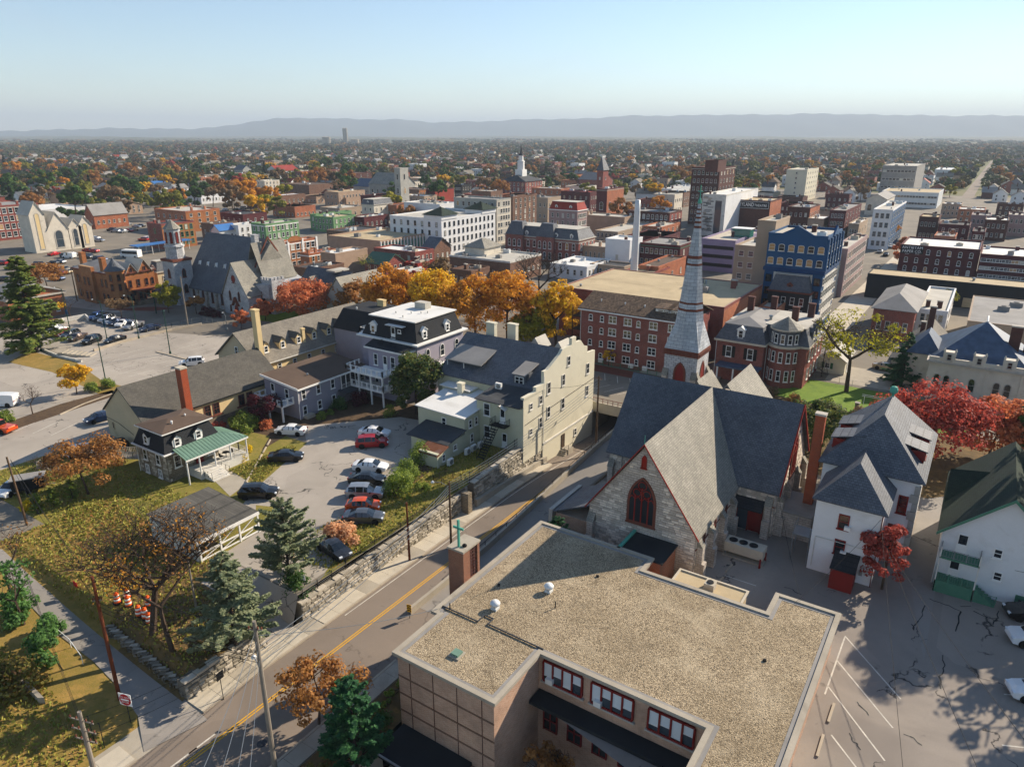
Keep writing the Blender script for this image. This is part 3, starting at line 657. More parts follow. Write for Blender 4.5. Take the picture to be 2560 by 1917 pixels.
# ================================================================== gravel roofed school building
T=thing('school_building','pale brick school building with broad tan gravel flat roof in the foreground','building',(-18,45,0))
foot=[(-33.3,38.6),(-32.6,38.6),(-32.6,33),(-23.4,33),(-23.4,39.2),(-9.6,39.2),(-9.6,34.0),(-9.6,30),(-4.8,30),(-4.8,56.8),(-9.6,56.8),(-9.6,53.6),(-21.2,53.6),(-21.2,55.9),(-33.3,55.9)]
MB().prism([(x+.1*(1 if x<-20 else-1)*0,y)for x,y in foot],-6.4,3.7).obj('wall','brick_pink',T)
def inset(poly,d):
    n=len(poly);out=[]
    for i in range(n):
        p,q,s=Vector(poly[i-1]),Vector(poly[i]),Vector(poly[(i+1)%n]);a=(q-p).normalized();b=(s-q).normalized()
        na,nb=Vector((-a.y,a.x)),Vector((-b.y,b.x));k=na+nb;k=k/(1+na.dot(nb))if 1+na.dot(nb)>.05 else na
        out.append((q.x+k.x*d,q.y+k.y*d))
    return out
def ring(m,o,i,z0,z1):
    n=len(o);m.add([(x,y,z0)for x,y in o]+[(x,y,z1)for x,y in o]+[(x,y,z1)for x,y in i]+[(x,y,z0)for x,y in i],
        [[k,(k+1)%n,n+(k+1)%n,n+k]for k in range(n)]+[[n+k,n+(k+1)%n,2*n+(k+1)%n,2*n+k]for k in range(n)]+[[2*n+k,2*n+(k+1)%n,3*n+(k+1)%n,3*n+k]for k in range(n)]+[[3*n+k,3*n+(k+1)%n,(k+1)%n,k]for k in range(n)])
m=MB();ring(m,inset(foot,-.3),inset(foot,.1),3.66,3.95);m.obj('fascia','concrete',T)
MB().prism(inset(foot,.1),3.7,3.8).obj('roof','gravel',T)
m=MB();ring(m,inset(foot,.1),inset(foot,.42),3.78,3.83);m.obj('roof_flashing','roof_grey',T)
o=MB().path([(-33.2,39.4,3.9),(-29.5,39.4,3.9),(-29.5,40.4,3.9),(-28.6,40.4,3.9),(-28.6,39.6,3.9),(-23.2,39.5,3.9)],.07).obj('roof_seam','roof_dark',T)
# loose gravel lying on the roof
def gravel_bits():
    n=15000;P=nr.uniform([-33,30.5],[-5,56],(n,2));keep=[]
    for x,y in P:
        ok=(-32.5<x<-5.6 and 40<y<52.9)or(-31.7<x<-24.2 and 33.9<y<40)or(-8.9<x<-5.6 and 31<y<56)or(-32.5<x<-21.9 and 40<y<55)
        if ok:keep.append((x,y))
    P=np.array(keep);n=len(P);s=nr.uniform(.02,.055,n);z=np.full(n,3.80)
    a=nr.uniform(0,6.28,n);V=np.zeros((n,4,3))
    for k in range(3):
        t=a+k*2.094;V[:,k]=np.stack([P[:,0]+s*np.cos(t),P[:,1]+s*np.sin(t),z],-1)
    V[:,3]=np.stack([P[:,0],P[:,1],z+s*.9],-1)
    I=np.arange(n)*4;Q=np.concatenate([np.stack([I,I+1,I+3],-1),np.stack([I+1,I+2,I+3],-1),np.stack([I+2,I,I+3],-1)])
    o=mesh_np('gravel',V.reshape(-1,3)-np.array([-18,45,0]),Q,['gravA','gravB','gravC'],np.tile(nr.integers(0,3,n),3));tag(mesh_obj('gravel',o,T),kind='stuff')
flat('gravA','cbbb9c',.9);flat('gravB','8f8068',.9);flat('gravC','5f5544',.9)
gravel_bits();flat('blindpale','cfd6d8',.4)
# second floor window bands and doors on the courtyard side
for i,a in enumerate((-21.2,-17.0,-12.4)):
    fr_=MB();w=3.4
    fr_.box(a-w/2,39.02,1.35,a+w/2,39.19,1.5);fr_.box(a-w/2,39.02,3.2,a+w/2,39.19,3.35)
    for k in range(5):x=a-w/2+w*k/4;fr_.box(x-.07,39.0,1.5,x+.07,39.19,3.2)
    f=fr_.obj('window','dkred',T)
    for k in range(4):
        x0=a-w/2+w*k/4+.08;x1=a-w/2+w*(k+1)/4-.08;p=MB();lo=(2.0,2.3,1.7,2.45)[(k+2*i)%4];p.box(x0,39.08,lo,x1,39.12,3.18);p.obj('pane','blindpale',f);MB().box(x0,39.09,1.52,x1,39.12,lo-.06).obj('pane','glass_sky',f);MB().box(x0-.02,39.05,lo-.06,x1+.02,39.13,lo).obj('glazing_bar','white',f)
    MB().box(a-w/2-.2,38.95,1.22,a+w/2+.2,39.19,1.34).obj('sill','stone_trim',T)
    if i<2:MB().box(a-w/2+.35,38.75,1.5,a-w/2+.95,39.1,1.95).obj('window_air_conditioner','white',T)
MB().box(-23.3,37.6,.0,-9.7,39.19,.32).obj('canopy','roof_black',T)
for k in range(6):
    x=-22.2+2.2*k
    f=MB();f.box(x-.65,39.02,-3.4,x-.55,39.19,-.3);f.box(x+.55,39.02,-3.4,x+.65,39.19,-.3);f.box(x-.05,39.04,-3.4,x+.05,39.19,-.3)
    for zz in(-3.4,-2.4,-1.4,-.42):f.box(x-.6,39.04,zz,x+.6,39.19,zz+.12)
    f=f.obj('glazed_door','dkred',T);MB().box(x-.56,39.1,-3.35,x+.56,39.13,-.3).obj('pane','glass',f)
# brick courses on the blind wing wall
for k in range(4):MB().box(-32.62,32.965,1.6-1.7*k,-23.38,33.0,1.75-1.7*k).obj('brick_band','brick_brown',T)
for k in range(4):MB().box(-31.4+2.3*k,32.968,-6.,-31.34+2.3*k,33.,3.5).obj('wall_joint','brick_dk',T)
MB().box(-32.4,29.6,-3.45,-25.5,32.99,-3.1).obj('entrance_canopy','roof_black',T);MB().box(-32.45,29.5,-3.12,-25.45,29.62,-3.0).obj('canopy_edge','steel',T)
for k in range(9):MB().box(-34.6,29.0-.32*k,-6.3,-32.8,29.32-.32*k,-3.15-.3*k).obj('step','concrete',T)
# things on the roof
for i,(px,py,l)in enumerate(((1238,1520,'round white roof ventilator on the gravel roof, nearer the road'),(1372,1477,'round white roof ventilator on the gravel roof, nearer the church'))):
    x,y,_=at(px,py,3.85);t=thing('roof_ventilator',l,'roof vent',(x,y,3.8),0,'gravel roof ventilators')
    mbl(MB().box(-.28,-.28,0,.28,.28,.2),'kerb','steel_white',t);mbl(MB().lathe(0,0,[(.2,.2),(.22,.42),(.42,.45),(.45,.58),(.34,.74),(.12,.84),(.01,.86)],14),'hood','steel_white',t,True)
x,y,_=at(1142,1634,3.9);t=thing('skylight','small square grey roof hatch on the low gravel wing','roof hatch',(x,y,3.8));mbl(MB().box(-.5,-.5,0,.5,.5,.12),'kerb','concrete',t);mbl(MB().box(-.34,-.34,.12,.34,.34,.3),'lid','greenstd',t)
for i,(px,py)in enumerate(((1912,1650),(1494,1440),(1247,1462))):
    x,y,_=at(px,py,3.85);o=MB().lathe(x,y,[(.16,3.8),(.13,3.95),(.05,3.97)],8).obj('roof_drain','rubber');tag(o,('dark roof drain near the car park end of the gravel roof','dark roof drain near the church edge of the gravel roof','dark roof drain beside the brick chimney on the gravel roof')[i],'roof drain')
for i,(px,py)in enumerate(((1125,1522),(1388,1518))):
    x,y,_=at(px,py,3.85);o=MB().tube((x,y,3.8),(x,y,4.45),.05,.05,6).obj('vent_pipe','rubber');tag(o,('thin black vent pipe near the road side of the gravel roof','thin black vent pipe by the white ventilator')[i],'vent pipe')
# brick cross tower at the road side
x0,y0=-34.45,43.95
t=thing('cross_tower','square brick chimney tower with open lattice and green cross beside the school roof','tower',(x0,y0,-3))
mbl(MB().box(-.85,-1.0,0,.85,-.05,10.0),'shaft','brick_pier',t);mbl(MB().box(-.92,-1.08,10.0,.92,1.5,10.2),'coping','concrete',t);mbl(MB().box(-.85,1.1,0,.85,1.42,10.0),'pier','brick_pier',t);mbl(MB().box(-.8,-.05,0,.8,1.1,6.9),'base','brick_pier',t)
m=MB()
for k in range(9):
    for s_ in(0,1):m.ext([(.66,-.05+.0,7+.33*k+(.33 if s_ else 0)),(.66,1.1,7+.33*k+(0 if s_ else.33)),(.66,1.1,7.08+.33*k+(0 if s_ else.33)),(.66,-.05,7.08+.33*k+(.33 if s_ else 0))],(.1,0,0))
for k in range(4):m.box(.66,.1+.27*k,6.9,.74,.17+.27*k,10)
mbl(m,'lattice','brick_dk',t)
mbl(MB().box(-.09,-.6,10.2,.09,-.42,12.9).box(-.55,-.58,12.0,.55,-.44,12.2),'cross','copper',t);mbl(MB().lathe(.4,-.2,[(.2,10.2),(.22,10.35),(.1,10.45)],10),'flue','rubber',t)
# annex between school and church
t=thing('link_annex','small red brick link building with dark flat roof against the church gable','annex',(-24,58,0))
walls(t,-24.4,55.92,-20.2,59.95,0,3.6,'brick_or');MB().box(-24.6,55.9,3.6,-20.0,59.96,3.75).obj('roof','roof_black',t);MB().box(-24.75,55.9,3.6,-24.45,59.97,3.95).obj('gutter','copper',t)
t=thing('flat_roof_shed','low white flat-roofed extension with round vent behind the school parapet','extension',(-14,55,0))
walls(t,-18.4,53.7,-12.2,56.6,0,3.2,'tanwall');froof(t,-18.5,53.66,-12.1,56.7,3.4,'roof_tan',.1,'concrete_lt',.15);hvac(t,-15.2,55.4,3.3,.9,.9,.6,'concrete_lt')
o=MB().lathe(-10.6,54.5,[(.3,0),(.32,1.),(.34,1.02),(.05,1.15)],12).obj('drum_bin','bin_blue');tag(o,'blue plastic drum half hidden behind the school parapet','bin')
o=MB().lathe(-17.6,58.6,[(.35,0),(.4,.8),(.5,.85),(.45,1.1),(.2,1.2)],12).obj('mushroom_vent','steel');tag(o,'grey round mushroom vent at the foot of the church gable','vent')
for i in range(2):
    o=MB().box(-20.0+1.2*i,57.0-.3*i,0,-18.9+1.2*i,58.2-.3*i,.9).obj('utility_box','white');tag(o,('white utility box against the red brick link annex','white utility box beside the grey mushroom vent')[i],'utility box')
# ================================================================== stone church
T=thing('stone_church','grey stone church with cross-gabled slate roof and tall steeple','church',(-24,75,0))
XL,XR,XC=-29.9,-18.3,-24.1
gwalls(T,XL,60,XR,80,-3.2,5.4,13.3,'y','stone_ch');gwalls(T,-33.9,73,-14,86.2,-3.2,5.6,13.3,'x','stone_ch','transept_wall')
walls(T,-28.6,85,-19.6,96,0,5.4,'stone_ch','chancel_wall')
m=MB();c=XC;s=(13.5-5.4)/(c-XL);ov=.35
for e in(XL-ov,XR+ov):m.ext([(e,59.7,5.4-s*ov+.03),(c,59.7,13.53),(c,79.6,13.53),(e,79.6,5.4-s*ov+.03)],(0,0,.18))
m.obj('nave_roof','slate_tan_lit',T)
groof(T,-33.9,73,-14,86.2,5.6,13.45,'x','slate',.35,.18,'transept_roof')
groof(T,-27.3,86,-20.9,95.8,8.0,12.0,'y','slate_tan_lit',.3,.18,'chancel_roof');groof(T,-30.2,86.2,-26.0,91.5,8.8,11.6,'y','slate_tan_lit',.2,.18,'vestry_roof');walls(T,-30,86,-26.2,91.3,0,8.8,'stone_ch','vestry_wall');walls(T,-27,86,-21.2,95.6,0,8.1,'stone_ch','chancel_upper_wall')
m=MB()
for e,q in((XL-.38,-1),(XR+.38,1)):m.ext([(e,59.62,5.4-s*.38+.02),(c,59.62,13.52),(c,59.62,13.7),(e,59.62,5.4-s*.38+.2)],(0,.12,0))
m.obj('bargeboard','redtrim',T)
m=MB();m.ext([(-13.62,72.7,5.2),(-13.62,79.6,13.4),(-13.62,79.6,13.72),(-13.62,72.6,5.5)],(.12,0,0));m.ext([(-13.62,86.6,5.2),(-13.62,79.6,13.4),(-13.62,79.6,13.72),(-13.62,86.6,5.5)],(.12,0,0));m.obj('bargeboard','redtrim',T)
MB().tube((XC,59.7,13.5),(XC,59.7,14.6),.04,.03).obj('finial','copper',T)
def ingable(a,z):return z<5.2+(6.0-abs(a-XC))*1.36 and not(abs(a-XC+.1)<1.9 and 4.3<z<10.2)and not(abs(a-XC)<.45 and 10.4<z<12.4)and not(-24.8<a<-19.9 and z<4)
stones(T,'S',59.985,XL+.05,XR-.05,.6,13.1,ingable,.27,(.4,.85),.05,('chA','chB','chC'),300,3)
def ineast(a,z):return z<5.3
stones(T,'E',XR+.015,60.1,72.9,.4,5.3,lambda a,z:True,.27,(.4,.85),.05,('chA','chB','chC'),0,4)
stones(T,'S',72.985,XR+.2,-14.05,.4,5.5,lambda a,z:not(-18.1<a<-15.2 and z<3.6),.27,(.4,.85),.05,('chA','chB','chC'),0,5)
stones(T,'E',-13.985,73.1,86.1,.4,12.8,lambda a,z:z<5.4+(6.5-abs(a-79.6))*1.17 and not(abs(a-79.6)<1.6 and 5<z<10),.27,(.4,.85),.05,('chA','chB','chC'),0,6)
stones(T,'S',72.985,-33.8,XL-.2,-2.8,5.5,None,.27,(.4,.85),.05,('chA','chB','chC'),0,7)
# great front window with tracery
def gothic_big(par,face,a,z,const,w,h,frame='redtrim'):
    f=win(par,face,a,z,const,w,h,'gothic','brownstone','stained',False,True,.26,'great_window')
    m=MB()
    for k in(-1,0,1):m.box(k*w*.23-.05,-.1,.2,k*w*.23+.05,-.01,h*(.78 if k==0 else.62))
    for k in(-1,1):
        q=[(k*w*.17+w*.13*math.cos(t*.5236),-.06,h*.66+w*.13*math.sin(t*.5236))for t in range(13)];m.path(q,.05,4)
        m.path([(k*w*.44,-.06,h*.5),(k*w*.34,-.06,h*.58),(k*w*.23,-.06,h*.53),(k*w*.1,-.06,h*.58),(0,-.06,h*.5)],.045,4)
    q=[(w*.14*math.cos(t*.5236),-.06,h*.82+w*.14*math.sin(t*.5236))for t in range(13)];m.path(q,.05,4);m.box(-w/2+.2,-.1,h*.5-.04,w/2-.2,-.01,h*.5+.04)if False else None
    mesh_obj('tracery',m.mesh('tracery',frame),f)
gothic_big(T,'S',XC,4.7,59.97,3.1,5.3)
win(T,'S',XC,11.0,59.95,.55,1.4,'gothic','redtrim','redtrim')
for a in(62.3,65.7,69.4):win(T,'E',a,1.6,XR+.06,.8,3.1,'gothic','brownstone','stained',fw=.16)
gothic_big(T,'E',79.6,5.0,-13.93,2.6,5.2)
for a in(75,84.3):win(T,'E',a,1.4,-13.93,.8,3.,'gothic','brownstone','stained',fw=.16)
def buttress(par,x,y,z0,z1,face,d=.95,w=.8):
    m=MB();o='brownstone'
    if face=='E':m.box(x,y-w/2,z0,x+d,y+w/2,z0+(z1-z0)*.55);m.box(x,y-w/2+.06,z0+(z1-z0)*.55,x+d*.7,y+w/2-.06,z1);q=[(x,y-w/2,z1),(x+d*.75,y-w/2,z1),(x,y-w/2,z1+1.0)];e=(0,w,0)
    else:m.box(x-w/2,y-d,z0,x+w/2,y,z0+(z1-z0)*.55);m.box(x-w/2+.06,y-d*.7,z0+(z1-z0)*.55,x+w/2-.06,y,z1);q=[(x-w/2,y,z1),(x-w/2,y-d*.75,z1),(x-w/2,y,z1+1.0)];e=(w,0,0)
    b=m.obj('buttress','stone_ch',par);MB().ext(q,e).obj('buttress_cap','slate_tan_lit',b)
for y in(60.7,64,67.6,71.2):buttress(T,XR,y,0,3.9,'E')
buttress(T,-14.6,73,0,3.9,'S');buttress(T,XL+.4,60,0,3.6,'S');buttress(T,-33.5,73,-2.5,3.6,'S')
for y in(74,77.2,82,85.4):buttress(T,-14,y,0,4.2,'E')
for f,c_,a0,a1 in(('E',XR+.02,60,73),('S',72.93,XR+.1,-14)):
    m=MB();(m.box(c_,a0,3.6,c_+.09,a1,3.75)if f=='E' else m.box(a0,c_-.07,3.6,a1,c_+.02,3.75));m.obj('string_course','brownstone',T)
p=MB();p.ext([(-18.2,71.6,3.2),(-15.0,71.6,3.2),(-15.0,72.95,4.0),(-18.2,72.95,4.0)],(0,0,.14));p.obj('porch_roof','shingle_black',T)
f=MB().box(-18.0,72.7,.1,-17.85,72.95,3.2).box(-15.3,72.7,.1,-15.15,72.95,3.2).box(-16.7,72.7,.1,-16.6,72.95,3.2).box(-18,72.7,2.9,-15.15,72.95,3.1).obj('glazed_porch','dkred',T);MB().box(-17.85,72.8,.2,-16.7,72.84,2.9).obj('pane','glass_sky',f);MB().box(-16.6,72.8,.2,-15.3,72.84,2.9).obj('door','dkred',f)
# low west wing with slate roof
t=T
walls(t,-35.2,62.2,-30.0,68.5,-3,1.6,'brick_pink','side_chapel_wall');m=MB();m.ext([(-35.6,61.9,1.6),(-29.92,61.9,4.2),(-29.92,68.7,4.2),(-35.6,68.7,1.6)],(0,0,.16));m.obj('side_chapel_roof','slate',t);MB().box(-35.9,61.8,-3,-35.45,68.9,2.0).obj('side_chapel_parapet','stone_trim',t)
downpipe(T,-32.2,72.9,-2,5.4,'steel')
# steeple
x0,x1,y0,y1,zb=-36.8,-31.8,96.6,101.6,12.3
walls(T,x0,y0,x1,y1,0,zb-.9,'stone_white','tower');cxT,cyT=(x0+x1)/2,(y0+y1)/2
MB().box(x0-.15,y0-.15,zb-.9,x1+.15,y1+.15,zb).obj('tower_cornice','brownstone',T)
m=MB();[m.box(x0+.2+.5*k,y0-.26,zb-.7,x0+.45+.5*k,y0-.14,zb-.3)for k in range(10)];[m.box(x1+.14,y0+.2+.5*k,zb-.7,x1+.26,y0+.45+.5*k,zb-.3)for k in range(10)];m.obj('corbels','brownstone',T)
def octo(r,n=8):return[(cxT+r*math.cos(math.pi/8+i*math.pi/4),cyT+r*math.sin(math.pi/8+i*math.pi/4))for i in range(n)]
m=MB();h=2.62
sq=[(x1+.1,cyT),(x1+.1,y1+.1),(cxT,y1+.1),(x0-.1,y1+.1),(x0-.1,cyT),(x0-.1,y0-.1),(cxT,y0-.1),(x1+.1,y0-.1)]
prof=[(zb,None),(16.5,1.95),(19.3,1.6),(25.5,.95),(32.9,.16)]
rings=[]
for z,r in prof:
    pts=[]
    for i in range(8):
        a=i*math.pi/4
        if r is None:
            k=1/max(abs(math.cos(a)),abs(math.sin(a)));pts.append((cxT+2.6*k*math.cos(a),cyT+2.6*k*math.sin(a),z))
        else:pts.append((cxT+r*1.06*math.cos(a),cyT+r*1.06*math.sin(a),z))
    rings.append(pts)
V=[p for r_ in rings for p in r_];fs=[[k*8+i,k*8+(i+1)%8,k*8+8+(i+1)%8,k*8+8+i]for k in range(len(rings)-1)for i in range(8)]
m.add(V,fs);m.obj('spire','stone_spire',T)
def rat(z):
    for(za,ra),(zb_,rb)in zip(prof[1:],prof[2:]):
        if za<=z<=zb_:return ra+(rb-ra)*(z-za)/(zb_-za)
    return.2
for za,zb_ in((17.9,18.25),(18.9,19.2),(24.4,24.7),(25.35,25.8),(29.6,29.9),(30.25,30.55),(30.9,31.15),(31.5,31.7),(32.05,32.25)):
    MB().lathe(cxT,cyT,[(rat(za)*1.06+.03,za),(rat(zb_)*1.06+.03,zb_)],8).obj('spire_band','brownstone',T)
MB().lathe(cxT,cyT,[(.17,32.9),(.3,33.0),(.26,33.3),(.09,33.7),(.06,34.6)],10).obj('spire_finial','copper',T)
MB().box(cxT-.35,cyT-.05,34.5,cxT+.35,cyT+.05,34.62).box(cxT-.05,cyT-.05,34.4,cxT+.05,cyT+.05,35.4).obj('spire_cross','copper',T)
for f,a,c_ in(('S',cxT,y0-.02),('E',cyT,x1+.02)):
    win(T,f,a,5.9,c_,1.9,4.6,'gothic','brownstone','dkred',fw=.3,name='belfry_opening')
for(bx,by)in((x0,y0),(x1,y0),(x1,y1),(x0,y1)):buttress(T,bx,by+(.3 if by==y0 else-.3),0,8.2,'E',.7,.9);buttress(T,bx+(.3 if bx==x0 else-.3),by,0,8.2,'S',.7,.9)
for k,(fx,fy)in enumerate(((x1-.3,y0-.05),)):MB().add([(x1-1.3,y0-.12,zb),(x1+.12,y0-.12,zb),(x1+.12,y0+1.3,zb),(x1-.95,y0+.95,16.6)],[[0,1,3],[1,2,3]]).obj('broach','stone_spire',T)
# church air conditioner, bollards, dark archway steps
x,y,_=at(1862,1398);t=thing('chiller_unit','long beige rooftop-style air conditioner with three fans standing by the church porch','air conditioner',(x-.2,y+.6,0))
mbl(MB().box(-2,-.9,.55,2,.7,1.6),'casing','concrete_lt',t);mbl(MB().box(-2.1,-1.05,0,2.1,.85,.12),'base','concrete',t)
for k in range(3):mbl(MB().lathe(-1.3+1.05*k,-.1,[(.45,1.6),(.45,1.68),(.38,1.66),(.08,1.64)],14),'fan','black',t)
for k in range(4):mbl(MB().box((-1.9,1.75)[k%2],(-.8,.5)[k//2],.12,(-1.75,1.9)[k%2],(-.68,.62)[k//2],.55),'leg','steel',t)
for i,(px,py)in enumerate(((1898,1420),(1912,1402))):
    x,y,_=at(px,py);o=MB().lathe(x,y,[(.11,0),(.11,.95),(.06,1.02)],10).obj('bollard','dkred');tag(o,('red bollard at the near end of the beige air conditioner','red bollard just behind the beige air conditioner')[i],'bollard')
# ================================================================== rectory
T=thing('white_rectory','white stucco rectory with steep hipped slate roofs behind the car park','house',(-6,78,0))
walls(T,-9.4,69,-3.4,76,0,8.1,'whitewall','front_wall');walls(T,-10.2,75.2,-1.1,89.2,0,9.4,'whitewall','main_wall')
m=MB();a,b,c_,d=-9.8,68.6,-3.0,76;m.add([(a,b,8.15),(c_,b,8.15),(c_,d+2,8.15),(a,d+2,8.15),(-6.4,72.0,11.4),(-6.4,79,11.4)],[[0,1,4],[1,2,5,4],[3,0,4,5]]);m.box(a,b,8.0,c_,d,8.14);m.obj('front_roof','slate',T)
hroof(T,-10.2,75.2,-1.1,89.2,9.5,14.3,'slate',4.6,'y',.45,'main_roof',3.2)
MB().lathe(-5.65,86,[(.12,14.2),(.14,14.5),(.42,14.8),(.45,15.1),(.3,15.4),(.05,15.5)],10).obj('finial','copper',T)
for i,z in enumerate((5.4,2.6)):win(T,'S',-6.7,z,68.97,1.0,1.6,'sash','dkred');MB().box(-6.55,68.6,z+.1,-6.0,69,z+.5).obj('window_air_conditioner','white',T)
win(T,'S',-2.3,5.6,75.17,.9,2.0,'sash','dkred');win(T,'S',-2.7,2.0,75.17,1.0,2.2,'door','dkred','dkred',name='door');win(T,'W',77,6.0,-10.22,.9,1.7,'sash','dkred')
for k in range(9):MB().box(-1.5-(.25 if k%2 else 0),75.06,.4+k*.95,-1.0,75.2,1.3+k*.95).obj('quoin','greystone',T);MB().box(-1.1,75.2,.4+k*.95,-.98,75.6+(.3 if k%2 else 0),1.3+k*.95).obj('quoin','greystone',T)
for a in(79.5,83.2):dormer(T,'E',a,10.3,-1.3,2.3,1.1,2.4,'dkred','slate',1.4,.8,'dkred',.7,.1,'plain',True)
for a in(78.6,83.0):dormer(T,'W',a,10.2,-9.9,2.6,1.2,2.6,'dkred','slate',1.5,.8,'dkred',.8,.1,'plain',True)
chimney(T,-11.4,77.2,0,13.9,1.0,.75,'brick_chim')
p=MB().box(-6.9,66.6,0,-4.8,68.95,2.3).obj('cellar_shed','dkred',T);MB().ext([(-7.0,66.4,2.25),(-4.7,66.4,2.25),(-4.7,68.96,2.95),(-7.0,68.96,2.95)],(0,0,.1)).obj('shed_roof','shingle_black',p)
MB().path([(-9,68.9,.5),(-9,68.9,3.9),(-4,68.9,3.9)],.035).obj('conduit','white_dirty',T);MB().box(-4.6,68.8,1.0,-4.3,69,1.5).obj('electric_meter','steel',T);downpipe(T,-3.45,68.9,0,8,'brownstone')
m=MB();m.box(-11.3,69.5,3.1,-9.5,71.5,3.2);[m.tube((x,y,0),(x,y,4.1),.05)for x,y in((-11.2,69.6),(-11.2,71.4),(-9.6,69.6))];m.tube((-11.2,69.6,4.1),(-11.2,71.4,4.1),.04);m.tube((-11.2,69.6,4.1),(-9.6,69.6,4.1),.04);m.obj('fire_balcony','steel',T)
walls(T,-13.6,74,-10.25,79,0,3.0,'stone_ch','link_wall');MB().box(-13.7,73.8,3.0,-10.22,79.2,3.15).obj('link_roof','roof_grey',T)
# ================================================================== white house, green roof
T=thing('white_house','white weatherboard house with dark green gabled roof at the right edge','house',(6,80,0))
gwalls(T,1.6,73.3,11.4,88,0,6.0,10.6,'y','whitewall');groof(T,1.6,73.3,11.4,88,6,10.6,'y','shingle_green',.5,.2)
m=MB();[m.ext([(e,72.72,5.5),(6.5,72.72,10.55),(6.5,72.72,10.85),(e,72.72,5.8)],(0,.08,0))for e in(1.05,11.95)];m.obj('bargeboard','lattice',T)
m=MB();m.add([(1.2,79.6,5.9),(1.2,85.4,5.9),(1.2,82.5,8.6),(5.2,82.5,9.2)],[[0,2,3],[2,1,3]]);m.obj('cross_gable_roof','shingle_green',T)
win(T,'S',3.3,4.1,73.27,.9,1.9,'door','white','glass',name='door');win(T,'S',6.2,4.4,73.27,.75,1.0,'sash');win(T,'S',6.6,2.1,73.27,.75,.95,'sash');win(T,'S',9.3,4.0,73.27,.9,1.5,'six');win(T,'S',9.3,1.5,73.27,.9,1.4,'six');win(T,'S',8.8,.1,73.27,1.0,1.1,'door','lattice','lattice',name='door');win(T,'S',3.1,1.4,73.27,.9,1.7,'door','white',name='door')
b=MB().box(1.7,71.7,3.7,5.0,73.28,3.85).obj('balcony','lattice',T);railing(b,[(1.75,73.2),(1.75,71.75),(4.95,71.75),(4.95,73.2)],3.85,.95,'steel',1.1,.06,.22)
for x in(1.75,4.95):MB().box(x-.06,71.7,0,x+.06,71.82,4.9).obj('balcony_post','white_dirty',T)
d=MB().box(1.7,71.7,0,5.0,73.28,1.3).obj('deck','lattice',T);railing(d,[(1.75,73.2),(1.75,71.75),(4.95,71.75)],1.3,.9,'lattice',1.1,.08,.2)
s_=MB();[s_.box(5.0+.3*k,71.8,0,5.3+.3*k,72.9,1.25-.21*k)for k in range(6)];s_.obj('steps','lattice',d);railing(d,[(5.0,71.8),(6.8,71.8)],.3,.9,'lattice',.9,.07)
downpipe(T,1.55,73.2,0,5.6)
# ================================================================== cream stepped-parapet building
T=thing('cream_apartment_house','cream stucco apartment house with stepped parapet above the stone retaining wall','building',(-56,85,0))
XE=-48.5
MB().ext([(XE,81.4,-5),(XE,97,-5),(XE,97,9.9),(XE,94.4,10.1),(XE,94.4,11.2),(XE,93.2,11.6),(XE,92.2,12.6),(XE,90.6,12.7),(XE,90.6,13.6),(XE,89.3,13.6),(XE,89.3,12.6),(XE,86.6,12.6),(XE,85.9,12.0),(XE,83.2,10.9),(XE,82.3,10.6),(XE,81.4,10.6)],(-.45,0,0)).obj('stepped_wall','cream',T)
walls(T,-67.8,81.4,-48.96,97,0,7.0,'creamgreen');walls(T,-56.4,76.1,-48.55,81.6,0,6.6,'creamgreen','rear_wall');walls(T,-48.56,76.1,XE,81.4,-1.4,8.0,'cream','rear_side_wall')
MB().box(-48.95,76.05,8.0,-48.4,79.2,8.3).box(-48.95,79.2,8.0,-48.4,81.4,8.9).obj('parapet','cream',T)
groof(T,-67.8,81.4,-48.97,97,7.0,11.6,'x','slate',.3,.18,'main_roof',0)
MB().ext([(-56.6,75.8,6.6),(-48.95,75.8,6.6),(-48.95,81.6,7.3),(-56.6,81.6,7.3)],(0,0,.14)).obj('rear_roof','roof_dark',T)
# big shed dormer on the left, small dormer by the parapet
MB().box(-66.4,84.2,7.0,-60.7,89.0,9.3).obj('dormer_wall','shingle_grey',T);MB().ext([(-67.3,82.6,8.9),(-60.3,82.6,8.9),(-60.3,90,11.3),(-67.3,90,11.3)],(0,0,.15)).obj('dormer_roof','roof_grey',T)
win(T,'S',-62.2,7.6,84.17,1.6,1.35,'pair','white');win(T,'S',-64.6,7.2,84.17,.8,1.5,'door','white',name='door')
for x in(-66.9,-63.7):MB().box(x-.06,82.75,6.8,x+.06,82.87,8.95).obj('porch_post','white',T)
railing(T,[(-66.9,84),(-66.9,82.8),(-63.4,82.8)],6.8,.8,'blackiron',1.2,.05,.2)
dormer(T,'S',-53.2,7.3,82.3,2.1,1.7,3.2,'slate','roof_grey',1.5,1.2,'white',.9,.25,'pair',True)
for x,y,z1 in((-63.9,90.6,13.6),(-61.0,92.4,13.4)):chimney(T,x,y,9,z1,1.6,.8,'cream','cream')
for x in(-57.5,-53.2):MB().ext([(x-1.2,93.5,9.6),(x,93.5,11.3),(x+1.2,93.5,9.6)],(0,3.2,0)).obj('rear_gable','roof_lt',T)
